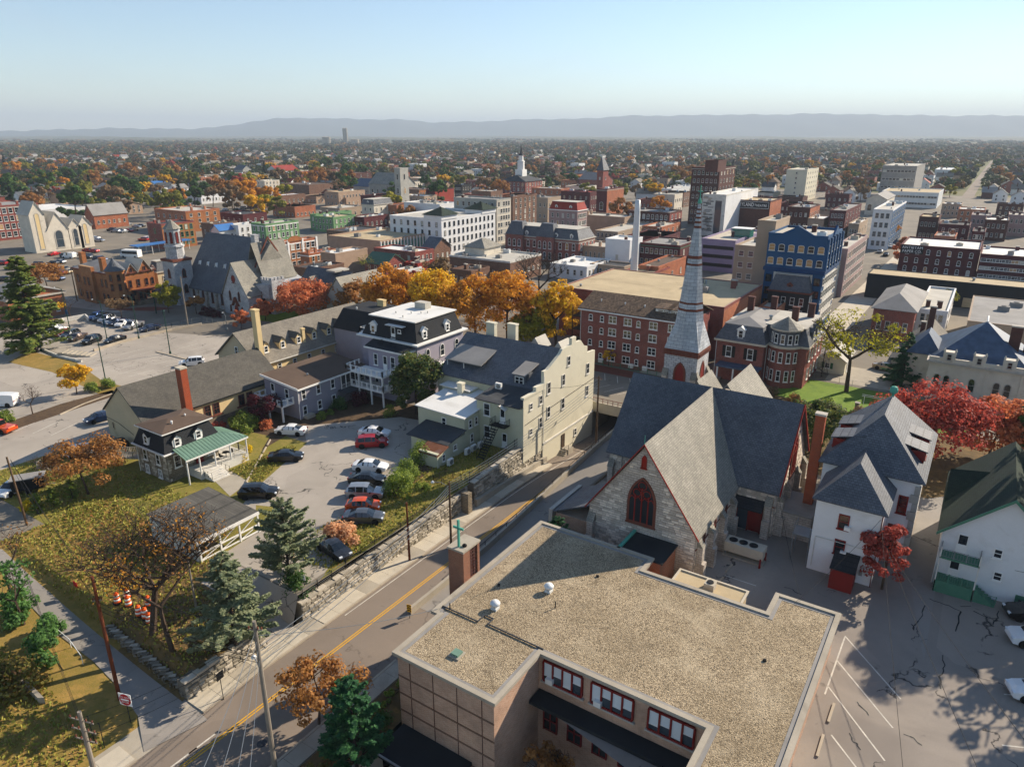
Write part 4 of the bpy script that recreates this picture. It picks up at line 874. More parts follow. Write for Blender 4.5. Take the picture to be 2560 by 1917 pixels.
# left wing and lean-tos
walls(T,-64.4,72.6,-56.0,82,0,4.75,'creamgreen','wing_wall');MB().ext([(-64.7,72.3,5.0),(-55.8,72.3,4.75),(-55.8,83.5,5.6),(-64.7,83.5,5.75)],(0,0,.14)).obj('wing_roof','roof_white',T)
walls(T,-65.4,79.5,-60,84.5,0,5.9,'creamgreen','wing_upper_wall');MB().box(-65.7,79.2,5.9,-60,84.5,6.05).obj('wing_upper_roof','roof_white',T);chimney(T,-61.4,79.0,5.0,7.2,.9,.75,'cream','cream')
walls(T,-62.4,68.6,-55.9,72.62,0,2.5,'creamgreen','lean_to_wall');MB().ext([(-62.9,68.2,2.35),(-55.6,68.2,2.35),(-55.6,72.58,3.1),(-62.9,72.58,3.1)],(0,0,.12)).obj('lean_to_roof','roof_dark',T)
walls(T,-58.7,65.9,-55.5,68.62,0,2.0,'creamgreen','shed_wall');MB().ext([(-58.9,65.7,1.75),(-55.3,65.7,1.75),(-55.3,68.2,2.35),(-58.9,68.2,2.35)],(0,0,.08)).obj('shed_roof','roof_rust',T)
K=dict(frame='white_dirty')
for z in(4.4,1.0):win(T,'S',-54.6,z,76.07,1.1,1.9,'sash')
win(T,'S',-51.9,3.9,76.07,.85,2.1,'door',name='door');win(T,'S',-51.6,.3,76.07,.85,2.1,'door',name='door');MB().add([(-53,75.2,6.1),(-51,75.2,6.1),(-52,75.2,6.7),(-52,76.1,6.7),(-53,76.1,6.1),(-51,76.1,6.1)],[[0,2,3,4],[2,1,5,3]]).obj('door_hood','white_dirty',T)
win(T,'S',-59.6,2.9,72.57,.8,1.3);win(T,'S',-60.6,.9,68.57,.9,1.0,'six')
for y,z,w,h_,st in((73.6,2.8,.7,1.2,'sash'),(77.6,2.9,1.9,1.3,'six')):pass
win(T,'E',73.9,3.0,-55.97,.75,1.2);win(T,'E',75.3,3.0,-55.97,.7,1.2);win(T,'E',74.2,.7,-55.97,.7,1.3);win(T,'E',67.2,.6,-55.47,.6,1.0);win(T,'E',70.2,1.0,-55.87,.8,.8)
for y,z,h_ in((78.0,6.0,.95),(80.6,6.0,1.3),(78.0,2.2,.95),(80.6,2.4,1.6)):win(T,'E',y,z,XE+.01,.8,h_,**K)
for y in(82.8,87.0,94.7):
    for z in(6.9,3.2):win(T,'E',y,z-(.3 if y>90 else 0),XE+.01,.95,1.75,**K)
win(T,'E',88.5,9.6,XE+.01,.9,1.5,**K);MB().box(XE-.1,81.4,-.55,XE+.14,97,-.3).obj('belt_course','white_dirty',T)
win(T,'E',87.3,-3.2,XE+.01,1.0,2.2,'door','darkwood','darkwood',name='door');win(T,'E',91.2,-2.6,XE+.01,.8,1.2,'sash',**K)
MB().path([(XE+.06,76.5,4.2),(XE+.06,81.3,4.5),(XE+.06,97,5.3)],.035).obj('cable','rubber',T);downpipe(T,XE+.08,81.35,-1.4,10)
# outdoor stair from the upper door (fire escape)
m=MB();m.box(-53.2,74.7,3.7,-50.7,76.08,3.78);[m.box(-52.7-.0*k,74.1-.28*k,3.5-.28*k,-51.7,74.4-.28*k,3.54-.28*k)for k in range(12)]
for x in(-52.75,-51.65):m.tube((x,74.6,3.7),(x,70.9,.15),.05)
fe=m.obj('fire_escape','blackiron',T);railing(fe,[(-53.15,76),(-53.15,74.75),(-52.8,74.75)],3.78,1.0,'blackiron',1,.05,.18);railing(fe,[(-51.6,74.75),(-50.75,74.75),(-50.75,76)],3.78,1.0,'blackiron',1,.05,.18)
m=MB();[m.tube((x,74.6,4.7),(x,70.9,1.15),.035)for x in(-52.75,-51.65)];[m.tube((x,74.6-.92*k,3.7-.89*k),(x,74.6-.92*k,4.7-.89*k),.03)for x in(-52.75,-51.65)for k in range(5)];m.obj('handrail','blackiron',fe)
# stone steps down to the street
m=MB();[m.box(XE+.02,84.2+.32*k,-5,XE+1.2,84.52+.32*k,-4.6+.18*k)for k in range(8)];m.box(XE+.02,86.8,-5,XE+1.3,88.4,-3.2);m.obj('street_steps','concrete',T);railing(T,[(XE+1.2,84.4),(XE+1.2,88.3)],-3.3,.9,'blackiron',1.3,.05)
# condensers
for i,(x,y,z,f,l)in enumerate(((-54.6,74.4,.05,'E','white condenser by the cream house wing, nearest the iron stair'),(-54.8,73.0,.05,'E','white condenser by the cream house wing, middle of three'),(-54.8,71.6,.05,'E','white condenser by the cream house wing, farthest from the iron stair'),(-54.7,67.6,.05,'E','white condenser alone beside the rusty-roofed lean-to'),(-55.0,79.6,7.25,'S','white condenser on the dark rear roof below the small dormer'),(-63.2,82.5,6.8,'S','white condenser on the porch roof under the large dormer'))):
    t=thing('condenser_unit',l,'air conditioner',(x,y,z),ROT[f],'outdoor condenser units');mbl(MB().box(-.5,-.2,.08,.5,.2,.95),'casing','white',t);mbl(MB().lathe(0,0,[(.34,0),(.34,.04),(.3,.05)],14),'fan_grille','steel',t).rotation_euler=(R(90),0,0);KIDS[t.name][-1].location=(.05,-.2,.52);mbl(MB().box(-.45,-.15,0,-.35,.15,.08).box(.35,-.15,0,.45,.15,.08),'foot','steel',t)
# ================================================================== retaining walls along the street
def stone_wall(label,x,y0,y1,zf,z_top0,z_top1,seed,limit=300,coping=True,back=1.0):
    t=thing('retaining_wall',label,'wall',(x,y0,-3))
    m=MB();m.ext([(x,y0,-5),(x,y1,-5),(x,y1,z_top1),(x,y0,z_top0)],(-back,0,0));m.obj('wall_core','mortar',t)
    stones(t,'E',x,y0,y1,zf(y0)-.05,max(z_top0,z_top1),lambda a,z:z<z_top0+(z_top1-z_top0)*(a-y0)/(y1-y0)+.06,.36,(.4,.95),.13,limit=limit,seed=seed)
    if coping:
        n=max(2,int((y1-y0)/1.1))
        for k in range(n):
            a,b=y0+(y1-y0)*k/n,y0+(y1-y0)*(k+1)/n;za=z_top0+(z_top1-z_top0)*k/n
            MB().box(x-.55,a+.02,za-.02,x+.1,b-.02,za+.14+.05*(k%3)).obj('coping_stone',('stoneA','stoneB')[k%2],t)
    return t
stone_wall('rubble stone wall under the corner planter by the alley mouth',-49.05,24.6,32.7,zr,-1.2,-.9,11)
stone_wall('long rubble stone retaining wall below the car park and iron fence',-49.05,37,62.4,zr,-1.0,-.5,12)
stone_wall('tall rubble stone retaining wall below the cream apartment house',-48.75,64.8,81.4,zr,.2,1.2,13)
t=thing('stone_wall','low broken stone wall edging the planter along the alley','wall',(-52,27,-2.5))
for k in range(26):
    q=k/25;x,y=_a0[0]+(_a1[0]-_a0[0])*q*.42-.3,_a0[1]+(_a1[1]-_a0[1])*q*.42+.5;z=hS(x,y)
    for j in range(2):o=mesh_obj('stone',stone_mesh(k%6,('stoneA','stoneB','stoneC')[(k+j)%3]),t,(x+52+rng.uniform(-.1,.1),y-27,z+2.5-.1+.35*j),R(38)+math.pi);o.scale=(rng.uniform(.6,1.),.35,rng.uniform(.3,.45))
o=MB().box(-49.0,62.5,-5,-47.9,63.3,-.1).obj('stone_pier','stone_house');tag(o,'blocky stone gate pier where the retaining walls meet','pier')
o=MB().ext([(-48.55,64.6,-3.2),(-48.55,82,-4.6),(-48.55,82,-2.6),(-48.55,64.6,-1.9)],(.45,0,0)).obj('concrete_ledge','concrete');tag(o,'weathered concrete ledge at the foot of the tall stone wall','ledge')
t=thing('street_stair','stone stair landing cut into the wall beside the pier','stairs',(-49.6,63.6,-3))
for k in range(9):MB().box(-50.2,63.32+.0*k,-3,-48.2-.24*k,64.75,-2.75+.26*k).obj('step','concrete',t)
# concrete barrier between main street and side street
m=MB();prev=None
ys=[43.7+2.15*k for k in range(25)]
for a,b in zip(ys,ys[1:]):m.ext([(-41.25,a,-6),(-41.25,b,-6),(-41.25,b,zside(b)+.75),(-41.25,a,zside(a)+.75)],(.32,0,0))
t=thing('street_barrier','concrete barrier wall with pipe rail dividing the two roadways','barrier',(-41,44,-3));m.obj('barrier_wall','concrete',t)
m=MB();[m.tube((-41.1,a,zside(a)+1.25),(-41.1,b,zside(b)+1.25),.04)for a,b in zip(ys[4:],ys[5:])];[m.tube((-41.1,a,zside(a)+.7),(-41.1,a,zside(a)+1.27),.035)for a in ys[4:]];m.obj('pipe_rail','blackiron',t)
o=MB()
ye=[43.4,58,59,75,84,96.5]
for a,b in zip(ye,ye[1:]):o.ext([(-36.15,a,-6.2),(-36.15,b,-6.2),(-36.15,b,.25),(-36.15,a,.25)],(.3,0,0))
tag(o.obj('church_yard_wall','stone_house'),'low stone yard wall between the side street and the church','wall')
# bridge over the dipping street
t=thing('street_bridge','low concrete road bridge over the sunken street','bridge',(-43,105,0))
MB().box(-49.4,98.4,-.9,-35.9,126,.4).obj('deck','concrete',t);MB().box(-49.4,98.2,-1.0,-35.9,98.45,.75).obj('parapet','concrete_lt',t);MB().box(-49.3,125,-6,-36,126,-.9).obj('abutment','concrete',t);MB().box(-36.3,97,-6,-35.85,126,-.9).obj('abutment','concrete',t);MB().box(-49.6,97.1,-6,-49.2,126,-.9).obj('abutment','concrete',t)
m=MB();[m.box(-49.2+.9*k,98.28,.75,-49.12+.9*k,98.36,1.45)for k in range(15)];m.box(-49.2,98.29,1.4,-36,98.35,1.47);m.obj('parapet_rail','brownstone',t)
# iron fence on top of the long wall
t=thing('iron_fence','black iron picket fence along the top of the stone retaining wall','fence',(-49.4,37,-.8))
def zwt(y):return-1.0+.5*(y-37)/25.4+.1 if y<62.4 else.25+1.0*(y-64.8)/16.6
for a,b in((43.5,62.3),(64.9,79.5)):
    n=int((b-a)/2)
    for k in range(n):
        ya,yb=a+(b-a)*k/n,a+(b-a)*(k+1)/n;za,zb_=zwt(ya),zwt(yb);m=MB();m.tube((-49.45,ya,za+.15),(-49.45,yb,zb_+.15),.03,n=4);m.tube((-49.45,ya,za+1.15),(-49.45,yb,zb_+1.15),.03,n=4);m.tube((-49.45,ya,za-.2),(-49.45,ya,za+1.3),.045,n=4)
        for j in range(1,12):y=ya+(yb-ya)*j/12;z=za+(zb_-za)*j/12;m.tube((-49.45,y,z+.1),(-49.45,y,z+1.2),.016,n=4)
        m.obj('fence_panel','blackiron',t)
railing(t,[(-49.5,64.9),(-53.4,64.9),(-53.4,62.5),(-49.5,62.5)],0,1.0,'blackiron',1.3,.06,.2)
t=thing('wire_fence','leaning post and wire fence at the near end of the stone wall','fence',(-49.4,38,-.9))
for k in range(4):MB().tube((-49.4,37.6+1.9*k,-1),(-49.35,37.6+1.9*k,.35),.04).obj('post','blackiron',t)
MB().path([(-49.4,37.6,.2),(-49.4,43.3,.25)],.02).path([(-49.4,37.6,-.3),(-49.4,43.3,-.25)],.02).obj('wire','steel',t)
# ================================================================== purple-grey mansard house
T=thing('purple_mansard_house','purple-grey house with mansard roof and white stacked porches','house',(-80,88,0))
walls(T,-86.8,84.2,-74.3,96.6,0,9.5,'purplewall');walls(T,-83,81.8,-75.1,84.3,0,8.5,'purplewall','front_bay_wall')
MB().box(-87.4,83.6,9.5,-73.7,97.2,9.75).obj('cornice','white',T);MB().fr((-86.7,84.3,-74.4,96.5),9.75,(-85.2,85.2,-75.4,95.6),13.0).obj('mansard','shingle_black',T);MB().box(-85.5,84.9,13.0,-75.1,95.9,13.18).obj('roof','roof_white',T)
MB().box(-83.5,81.3,8.5,-74.6,84.25,8.75).obj('bay_cornice','white',T);MB().ext([(-83.4,81.4,8.75),(-74.7,81.4,8.75),(-74.7,84.9,9.9),(-83.4,84.9,9.9)],(0,0,.06)).obj('bay_roof','roof_black',T)
MB().box(-81.8,92.6,13.1,-79.4,94.2,14.3).obj('roof_hatch','roof_lt',T)
for x,y in((-79.6,89.2),(-78.2,90.1),(-82,88),(-79,86.4),(-77.5,91)):vent(T,x,y,13.15,.1,.4,'white_dirty')
for a in(-84.2,-77.0)[:1]:dormer(T,'S',a,10.0,84.5,1.4,1.7,1.4,'white','white',.8,1.3,'white',.5)
for a in(86.6,92.6):dormer(T,'E',a,10.0,-74.6,1.3,1.6,1.3,'white','white',.8,1.2,'white',.5)
MB().box(-80.5,84.5,9.8,-77.5,85.4,12.1).obj('roof_door_bay','shingle_black',T);win(T,'S',-79.6,9.95,84.47,.9,1.9,'door',name='door');win(T,'S',-78.2,11.0,84.47,.7,.6,'plain');MB().box(-81,84.0,12.1,-77.2,85.4,12.2).obj('door_hood','white',T)
railing(T,[(-81.2,84.2),(-81.2,82.4),(-77.4,82.4)],9.0,.8,'blackiron',1.0,.05,.2)
for a in(86.8,90.6,94.6):
    win(T,'E',a,6.3,-74.27,1.1,2.1,'arch');win(T,'E',a,2.3,-74.27,1.1,2.2,'arch')
win(T,'E',83,6.0,-75.07,1.0,1.9,'pair');win(T,'S',-81.3,5.7,81.77,.9,2.0);win(T,'S',-79.2,5.2,81.77,.9,2.4,'door',name='door');win(T,'S',-77.5,5.5,81.77,1.0,2.2);win(T,'S',-84.6,6.0,84.17,.9,1.9);win(T,'S',-81.3,1.4,81.77,.9,2.0);win(T,'S',-78.2,1.4,81.77,1.0,2.0)
for z,nm in((2.7,'lower_porch'),(5.2,'upper_porch')):
    p=MB().box(-85.2,78.4,z-.25,-76.8,81.78,z).obj(nm,'white',T);railing(p,[(-85.1,81.6),(-85.1,78.5),(-76.9,78.5),(-76.9,81.6)],z,.95,'white',1.15,.2,0)
for x in(-85,-82.3,-79.6,-77):MB().box(x-.11,78.45,0,x+.11,78.67,4.95).obj('porch_column','white',T)
p=MB().lathe(-73.4,89,[(1.5,5.0),(1.55,5.2),(1.0,5.55),(.1,5.7)],8).obj('bay_window_roof','roof_white',T);MB().lathe(-73.5,89,[(1.3,1.6),(1.3,5.0)],8,.39).obj('bay_window','white',T);[win(T,'E',88.2+.8*k,2.2,-72.28,.6,2.2,'plain')for k in range(3)]
b=MB().box(-73.9,84.6,5.4,-72.6,87.6,5.55).obj('side_balcony','white',T)
b=MB().box(-89.6,86.5,8.9,-87.0,92,9.1).obj('rear_balcony','white',T);railing(b,[(-87.1,86.6),(-89.5,86.6),(-89.5,91.9)],9.1,.9,'white',1.1,.18)
downpipe(T,-75.0,81.7,0,8.5)
# grey two-storey wing
T=thing('grey_row_wing','long grey two-storey wing with sloping brown roof and white trim','building',(-88,74,0))
MB().ext([(-92.2,67.6,0),(-84.3,67.6,0),(-84.3,67.6,5.1),(-92.2,67.6,5.9)],(0,14.2,0)).obj('wall','greywall',T)
MB().ext([(-92.5,67.2,5.95),(-83.9,67.2,5.1),(-83.9,82,5.1),(-92.5,82,5.95)],(0,0,.16)).obj('roof','roof_brown',T);MB().box(-84.0,67.2,4.85,-83.8,82,5.12).obj('gutter','white',T);MB().ext([(-92.5,67.1,5.75),(-83.85,67.1,4.9),(-83.85,67.1,5.28),(-92.5,67.1,6.13)],(0,.1,0)).obj('fascia','white',T)
for a in(68.6,71.6,74.6):win(T,'E',a,3.1,-84.27,.85,1.6);win(T,'E',a,.5,-84.27,.85,1.5)
win(T,'S',-90.2,2.8,67.57,.9,2.1,'door',name='door');win(T,'S',-86.9,3.0,67.57,.9,1.6)
f=MB().box(-84.28,76.3,2.5,-84.2,81.7,4.8).obj('screened_porch','glass',T);[MB().box(-84.2,76.3+1.06*k,2.4,-84.08,76.42+1.06*k,4.85).obj('porch_post','white',f)for k in range(6)];railing(f,[(-84.1,76.3),(-84.1,81.7)],2.45,.8,'white',5,.08,.25)
MB().ext([(-84.25,75.6,2.4),(-82.6,75.6,2.0),(-82.6,82,2.0),(-84.25,82,2.4)],(0,0,.1)).obj('entry_canopy','roof_dark',T)
b=MB().box(-92.2,65.2,2.4,-85.4,67.58,2.6).obj('deck','white',T);railing(b,[(-92.1,67.5),(-92.1,65.3),(-85.5,65.3),(-85.5,67.5)],2.6,.95,'white',1.1,.2)
for x in(-92,-88.8,-85.6):MB().box(x-.12,65.25,0,x+.12,65.49,2.4).obj('deck_post','white',T)
MB().box(-90.0,65.9,2.6,-89.0,66.6,3.3).obj('barbecue','black',T);downpipe(T,-84.2,67.5,0,5);vent(T,-87,72,5.4);MB().ext([(-85.6,68.2,0),(-83.4,68.2,0),(-83.4,68.2,.5),(-85.6,68.2,.7)],(0,1.6,0)).obj('cellar_hatch','concrete',T)
# ================================================================== long yellow building with dormers
T=thing('dormered_hall','long cream-yellow hall with a row of gabled dormers on its roof','building',(-104,85,0))
gwalls(T,-109.4,71.5,-98.4,99,0,5.6,10,'y','tanwall');MB().box(-98.42,71.6,0,-98.35,98.9,5.55).obj('side_wall','yellowwall',T);groof(T,-109.4,71.5,-98.4,99,5.6,10,'y','shingle_grey',.45,.2)  # sunlit long side painted yellower than the same wall's shaded tan gable
for k in range(7):dormer(T,'E',74.0+3.55*k,6.6,-99.4,1.35,1.35,2.6,'yellowwall','shingle_dk',.8,1.15,'white',.75)
for k in range(4):dormer(T,'W',78+5*k,6.6,-108.4,1.35,1.35,2.6,'yellowwall','shingle_dk',.8,1.15,'white',.75)
for k in range(7):win(T,'E',75.6+3.3*k,3.6,-98.34,.85,1.1,'sash','white')
chimney(T,-98.3,71.9,0,14.9,1.1,.85,'yellowwall','yellowwall');chimney(T,-99.6,82.3,6,9.2,.5,.6,'yellowwall','yellowwall');win(T,'S',-104,6.2,71.47,.8,1.5)
MB().box(-97.9,71.3,5.25,-97.75,99.3,5.42).obj('gutter','white_dirty',T)
T2=thing('slate_link_block','dark slate mansard block joining the dormered hall to the purple house','building',(-93,93,0));walls(T2,-98.2,88.5,-87.2,98,0,8.2,'greywall');MB().fr((-98.4,88.3,-87,98.2),8.2,(-97,90,-87.1,96.8),11.8).obj('mansard','shingle_black',T2);chimney(T2,-92,95,10,13,1.5,.8,'yellowwall','yellowwall');vent(T2,-94,90.5,11.4,.1,.8,'white')
# lower hall with tall orange chimney
T=thing('gabled_hall','tan gabled hall with broad dark shingle roof and tall orange brick chimney','building',(-98,57,0))
gwalls(T,-103.2,48,-93.4,71.45,0,4.2,8.25,'y','tanwall');groof(T,-103.2,48,-93.4,71.4,4.2,8.25,'y','shingle_dk',.4,.2,rake=.2);MB().box(-93.42,48.1,0,-93.34,71,1.2).obj('plinth','stone_house',T);MB().box(-93.38,48.1,1.2,-93.32,71.2,4.1).obj('side_wall','yellowwall',T)  # east wall overlaid in sunlit yellow, shaded gable left duller tan
chimney(T,-92.1,54.0,0,10.9,1.25,1.0,'brick_chim','concrete_lt')
for a in(58.6,64.6):win(T,'E',a-.75,1.7,-93.31,1.1,1.8,'six','brownstone');win(T,'E',a+.75,1.7,-93.31,1.1,1.8,'six','brownstone');MB().box(-93.31,a-1.7,1.5,-93.1,a+1.7,1.68).obj('sill','brownstone',T)
win(T,'E',55.9,.8,-93.31,.9,2.1,'door','brownstone','darkwood',name='door');MB().box(-93.1,48,3.9,-92.9,71.3,4.05).obj('gutter','black',T);MB().path([(-103.1,47.95,2.9),(-100,47.95,2.6),(-96.4,47.95,1.6)],.03).obj('cable','rubber',T);win(T,'S',-101.6,1.4,47.97,.4,1.,'plain','tanwall')
for i,(x,y)in enumerate(((-98.2,46.9),(-97.0,46.7))):o=MB().box(x-.45,y-.45,0,x+.45,y+.45,1.0).obj('condenser_unit','blackiron');tag(o,('black condenser by the hall gable, nearer the parked cars','black condenser by the hall gable, nearer the stone house')[i],'air conditioner','black condensers')
for i,(x,y)in enumerate(((-91.6,61.5),(-91.4,64.2))):o=MB().box(x-.45,y-.45,0,x+.45,y+.45,1.0).obj('condenser_unit','blackiron');tag(o,('dark condenser behind the red shrubs by the yellow wall','dark condenser farther along the yellow wall')[i],'air conditioner','black condensers')
# ================================================================== stone mansard cottage with green porch
T=thing('stone_cottage','rough stone cottage with dark mansard roof and green metal porch','house',(-84,47,0))
walls(T,-87.9,43.9,-81.4,51.2,0,3.9,'stone_house');MB().box(-88.4,43.4,3.9,-80.9,51.7,4.05).obj('cornice','white',T);MB().fr((-88.2,43.6,-81.1,51.5),4.05,(-87.2,44.4,-82,50.6),6.5).obj('mansard','shingle_black',T)
hroof(T,-87.4,44.2,-81.8,50.8,6.6,7.15,'roof_brown',2.8,'y',.25);MB().box(-87.75,43.9,6.42,-81.5,51.1,6.56).obj('eave_trim','white',T);vent(T,-83.2,46.4,6.8,.1,.5,'white');vent(T,-84,48.8,6.9,.08,.4,'white')
stones(T,'S',43.885,-87.85,-81.45,.1,3.85,lambda a,z:not any(abs(a-c)<.65 and zz-.15<z<zz+1.75 for c in(-86.2,-83.3)for zz in(.15,2.0)),.3,(.35,.8),.05,('stoneB','stoneC','stoneA'),120,21)
stones(T,'E',-81.385,43.95,51.1,.1,3.85,lambda a,z:not any(abs(a-c)<.75 for c in(45.3,48.3)),.3,(.35,.8),.05,('stoneB','stoneC','stoneA'),60,22)
for a in(-86.2,-83.3):win(T,'S',a,2.05,43.87,.85,1.5,'sash');win(T,'S',a,.2,43.87,.8,1.2,'pair')
dormer(T,'S',-85.2,4.4,43.75,1.2,1.3,1.2,'white','shingle_black',.75,1.1,'white',.5)
for a in(45.6,48.6):dormer(T,'E',a,4.35,-81.3,1.2,1.2,1.2,'white','shingle_black',.75,1.05,'white',.5)
win(T,'E',45.3,1.7,-81.36,.95,1.7,'sash');win(T,'E',48.3,1.25,-81.36,1.0,2.2,'door','dkred','dkred',name='door');win(T,'E',50,1.7,-81.36,.95,1.7)
pr_=MB();pr_.ext([(-81.38,44.8,4.35),(-78.6,44.8,3.45),(-78.6,54.0,3.45),(-81.38,51.6,4.35)],(0,0,.07));pr_.ext([(-81.38,51.6,4.35),(-78.6,54.0,3.45),(-84.5,54.0,3.45),(-84.5,51.6,4.35)],(0,0,.07));rf=pr_.obj('porch_roof','greenstd',T)
for k in range(19):
    y=45.1+.48*k;f0=max(0,(y-51.6)/2.4);MB().tube((-81.38+2.78*f0,y,4.44-.9*f0),(-78.6,y,3.54),.03,n=4).obj('roof_seam','greenseam',rf)
for k in range(8):x=-84.2+.5*k;MB().tube((x,51.7,4.42),(x,53.95,3.54),.03,n=4).obj('roof_seam','greenseam',rf)
MB().box(-78.75,44.8,3.25,-78.55,54,3.45).obj('porch_beam','white',T);MB().box(-81.35,46.6,.0,-78.7,53.8,1.1).obj('porch_deck','white_dirty',T);MB().box(-84.4,51.25,0,-81.3,53.8,1.1).obj('porch_deck','white_dirty',T)
for y,zz in((44.95,0),(46.7,1.1),(48.9,1.1),(51.2,1.1),(53.7,1.1)):MB().lathe(-78.78,y,[(.1,zz),(.1,3.3)],8).obj('porch_column','white',T)
railing(T,[(-78.75,49.8),(-78.75,53.7),(-84.2,53.7)],1.1,.9,'white_dirty',2.,.06,.18)
for k in range(6):MB().box(-78.7+.3*k,47.1,0,-78.4+.3*k,49.5,1.0-.17*k).obj('porch_step','white_dirty',T)
railing(T,[(-78.7,47.0),(-77.0,47.0)],.4,.9,'blackiron',.9,.04);railing(T,[(-78.7,49.6),(-77.0,49.6)],.4,.9,'blackiron',.9,.04);downpipe(T,-87.95,43.8,0,3.9)
t=thing('patio_table','small black patio table with two chairs on the cottage porch','table',(-80,51.3,1.1));mbl(MB().lathe(0,0,[(.45,.7),(.45,.74)],12),'tabletop','blackiron',t);mbl(MB().tube((0,0,0),(0,0,.7),.05),'leg','blackiron',t)
for s in(-1,1):t=thing('patio_chair','black patio chair on the cottage porch, %s of the table'%('nearer side' if s<0 else 'far side'),'chair',(-80,51.3+s*.75,1.1),0 if s>0 else math.pi);mbl(MB().box(-.22,-.22,.42,.22,.22,.46),'seat','blackiron',t);mbl(MB().box(-.22,.18,.46,.22,.22,.9),'backrest','blackiron',t);[mbl(MB().tube((x,y,0),(x,y,.42),.02,n=4),'leg','blackiron',t)for x in(-.2,.2)for y in(-.2,.2)]
# wooden ramp and its railings
T=thing('wooden_ramp','grey wooden wheelchair ramp with railings beside the stone cottage','ramp',(-92,42,0))
MB().ext([(-101,40.0,.15),(-88.2,44.6,1.2),(-88.8,46.0,1.2),(-101.5,41.4,.15)],(0,0,.12)).obj('ramp_deck','fence_grey',T)
def sloped_rail(par,p,q,mat='fence_grey',h=1.0,sp=.28):
    n=int(math.dist(p[:2],q[:2])/sp);m=MB()
    for k in range(n+1):
        u=k/n;x,y,z=[p[i]+(q[i]-p[i])*u for i in range(3)];w=.07 if k%6==0 else.03;m.box(x-w,y-w,z,x+w,y+w,z+h)
    for zz in(h,.15):m.tube((p[0],p[1],p[2]+zz),(q[0],q[1],q[2]+zz),.05,n=4)
    m.obj('ramp_railing',mat,par)
sloped_rail(T,(-101,40.0,.2),(-88.2,44.6,1.25));sloped_rail(T,(-101.5,41.4,.2),(-88.8,46.0,1.25));sloped_rail(T,(-101,40,.1),(-99.6,36.4,.1));sloped_rail(T,(-99.6,36.4,.1),(-94,38.4,.1))
# ================================================================== carport with white railings
T=thing('carport','low dark-roofed carport with white cross-braced side panels','carport',(-66,39,0))
MB().ext([(-70.9,35.0,2.9),(-61.9,35.0,2.45),(-61.9,42.6,2.45),(-70.9,42.6,2.9)],(0,0,.16)).obj('roof','shingle_dk',T);MB().box(-62.0,34.95,2.2,-61.86,42.65,2.6).obj('fascia','white',T)
for k in range(4):MB().box(-62.15,35.2+2.4*k,0,-61.98,35.37+2.4*k,2.4).obj('post','white',T)
for k in range(3):
    a,b=35.37+2.4*k,37.6+2.4*k;m=MB();m.box(-62.1,a,.9,-62.02,b,1.05);m.box(-62.1,a,.1,-62.02,b,.25);m.tube((-62.06,a,1.05),(-62.06,b,2.3),.06,n=4);m.tube((-62.06,a,.25),(-62.06,b,.9),.05,n=4);m.obj('braced_panel','white',T)
walls(T,-70.8,35.2,-70.5,42.4,0,2.8,'white_dirty');walls(T,-70.5,35.1,-62.2,35.3,0,2.4,'white_dirty')
# ================================================================== red brick apartment house
T=thing('brick_apartments','four-storey red brick apartment house with brown shingle roof behind the steeple','building',(-53,122,.4))
y0=119.3;walls(T,-63,y0,-41.5,131,0,10.4,'brick_red')
MB().ext([(-63.5,y0-.4,10.4),(-41,y0-.4,10.4),(-41,125.4,12.6),(-63.5,125.4,12.6)],(0,0,.16)).ext([(-63.5,131.4,10.4),(-41,131.4,10.4),(-41,125.4,12.6),(-63.5,125.4,12.6)],(0,0,.16)).obj('roof','shingle_brown',T);MB().box(-63.4,y0-.55,10.2,-41,y0-.4,10.4).obj('gutter','white',T)
MB().ext([(-63,y0,10.4),(-63,131,10.4),(-63,125.4,12.6)],(.3,0,0)).obj('gable_wall','brick_red',T)
cols=[(1660,.85,'sash'),(1728,.8,'sash'),(1793,1.6,'pair'),(1885,1.6,'pair'),(1950,.8,'sash'),(2040,1.6,'pair'),(2150,1.3,'pair')]
for px,w,st in cols:
    xw=col_on_x(800+px*.4069,y0,5,-70,-30)
    for z in(.9,3.4,5.9,8.3):win(T,'S',xw,z,y0-.02,w,1.45 if w>1 else 1.25,'seg' if st!='pair' else 'pair','white')
for x in(-44.6,-47):dormer(T,'S',x,10.9,121.2,3.,1.0,2.5,'white','shingle_brown',2.2,.7,'white',.4,.15,'pair',True)
for z in(3,5.6,8.2):b=MB().box(-65.6,120.6,z,-63.02,126,z+.15).obj('rear_balcony','darkwood',T);railing(b,[(-63.1,120.7),(-65.5,120.7),(-65.5,125.9)],z+.15,.9,'darkwood',1.3,.08,.25)
for y in(120.7,125.8):MB().box(-65.6,y-.08,0,-65.44,y+.08,10.3).obj('balcony_post','darkwood',T)
for k,x in enumerate((-58.5,-52.2,-49.4)):MB().box(x,y0-.75,.45,x+.9,y0-.3,1.2).obj('condenser_unit','white',T)
downpipe(T,-62.9,y0-.1,.4,10.2);
for a in(-60,-55,-51):vent(T,a,122,11.5,.1,.5,'steel_white')
t=thing('green_railing','green railing along the pavement before the brick apartments','railing',(-55,117.4,.42));railing(t,[(-66,117.4),(-44,117.0)],.42,.95,'lattice',1.8,.08,.25)
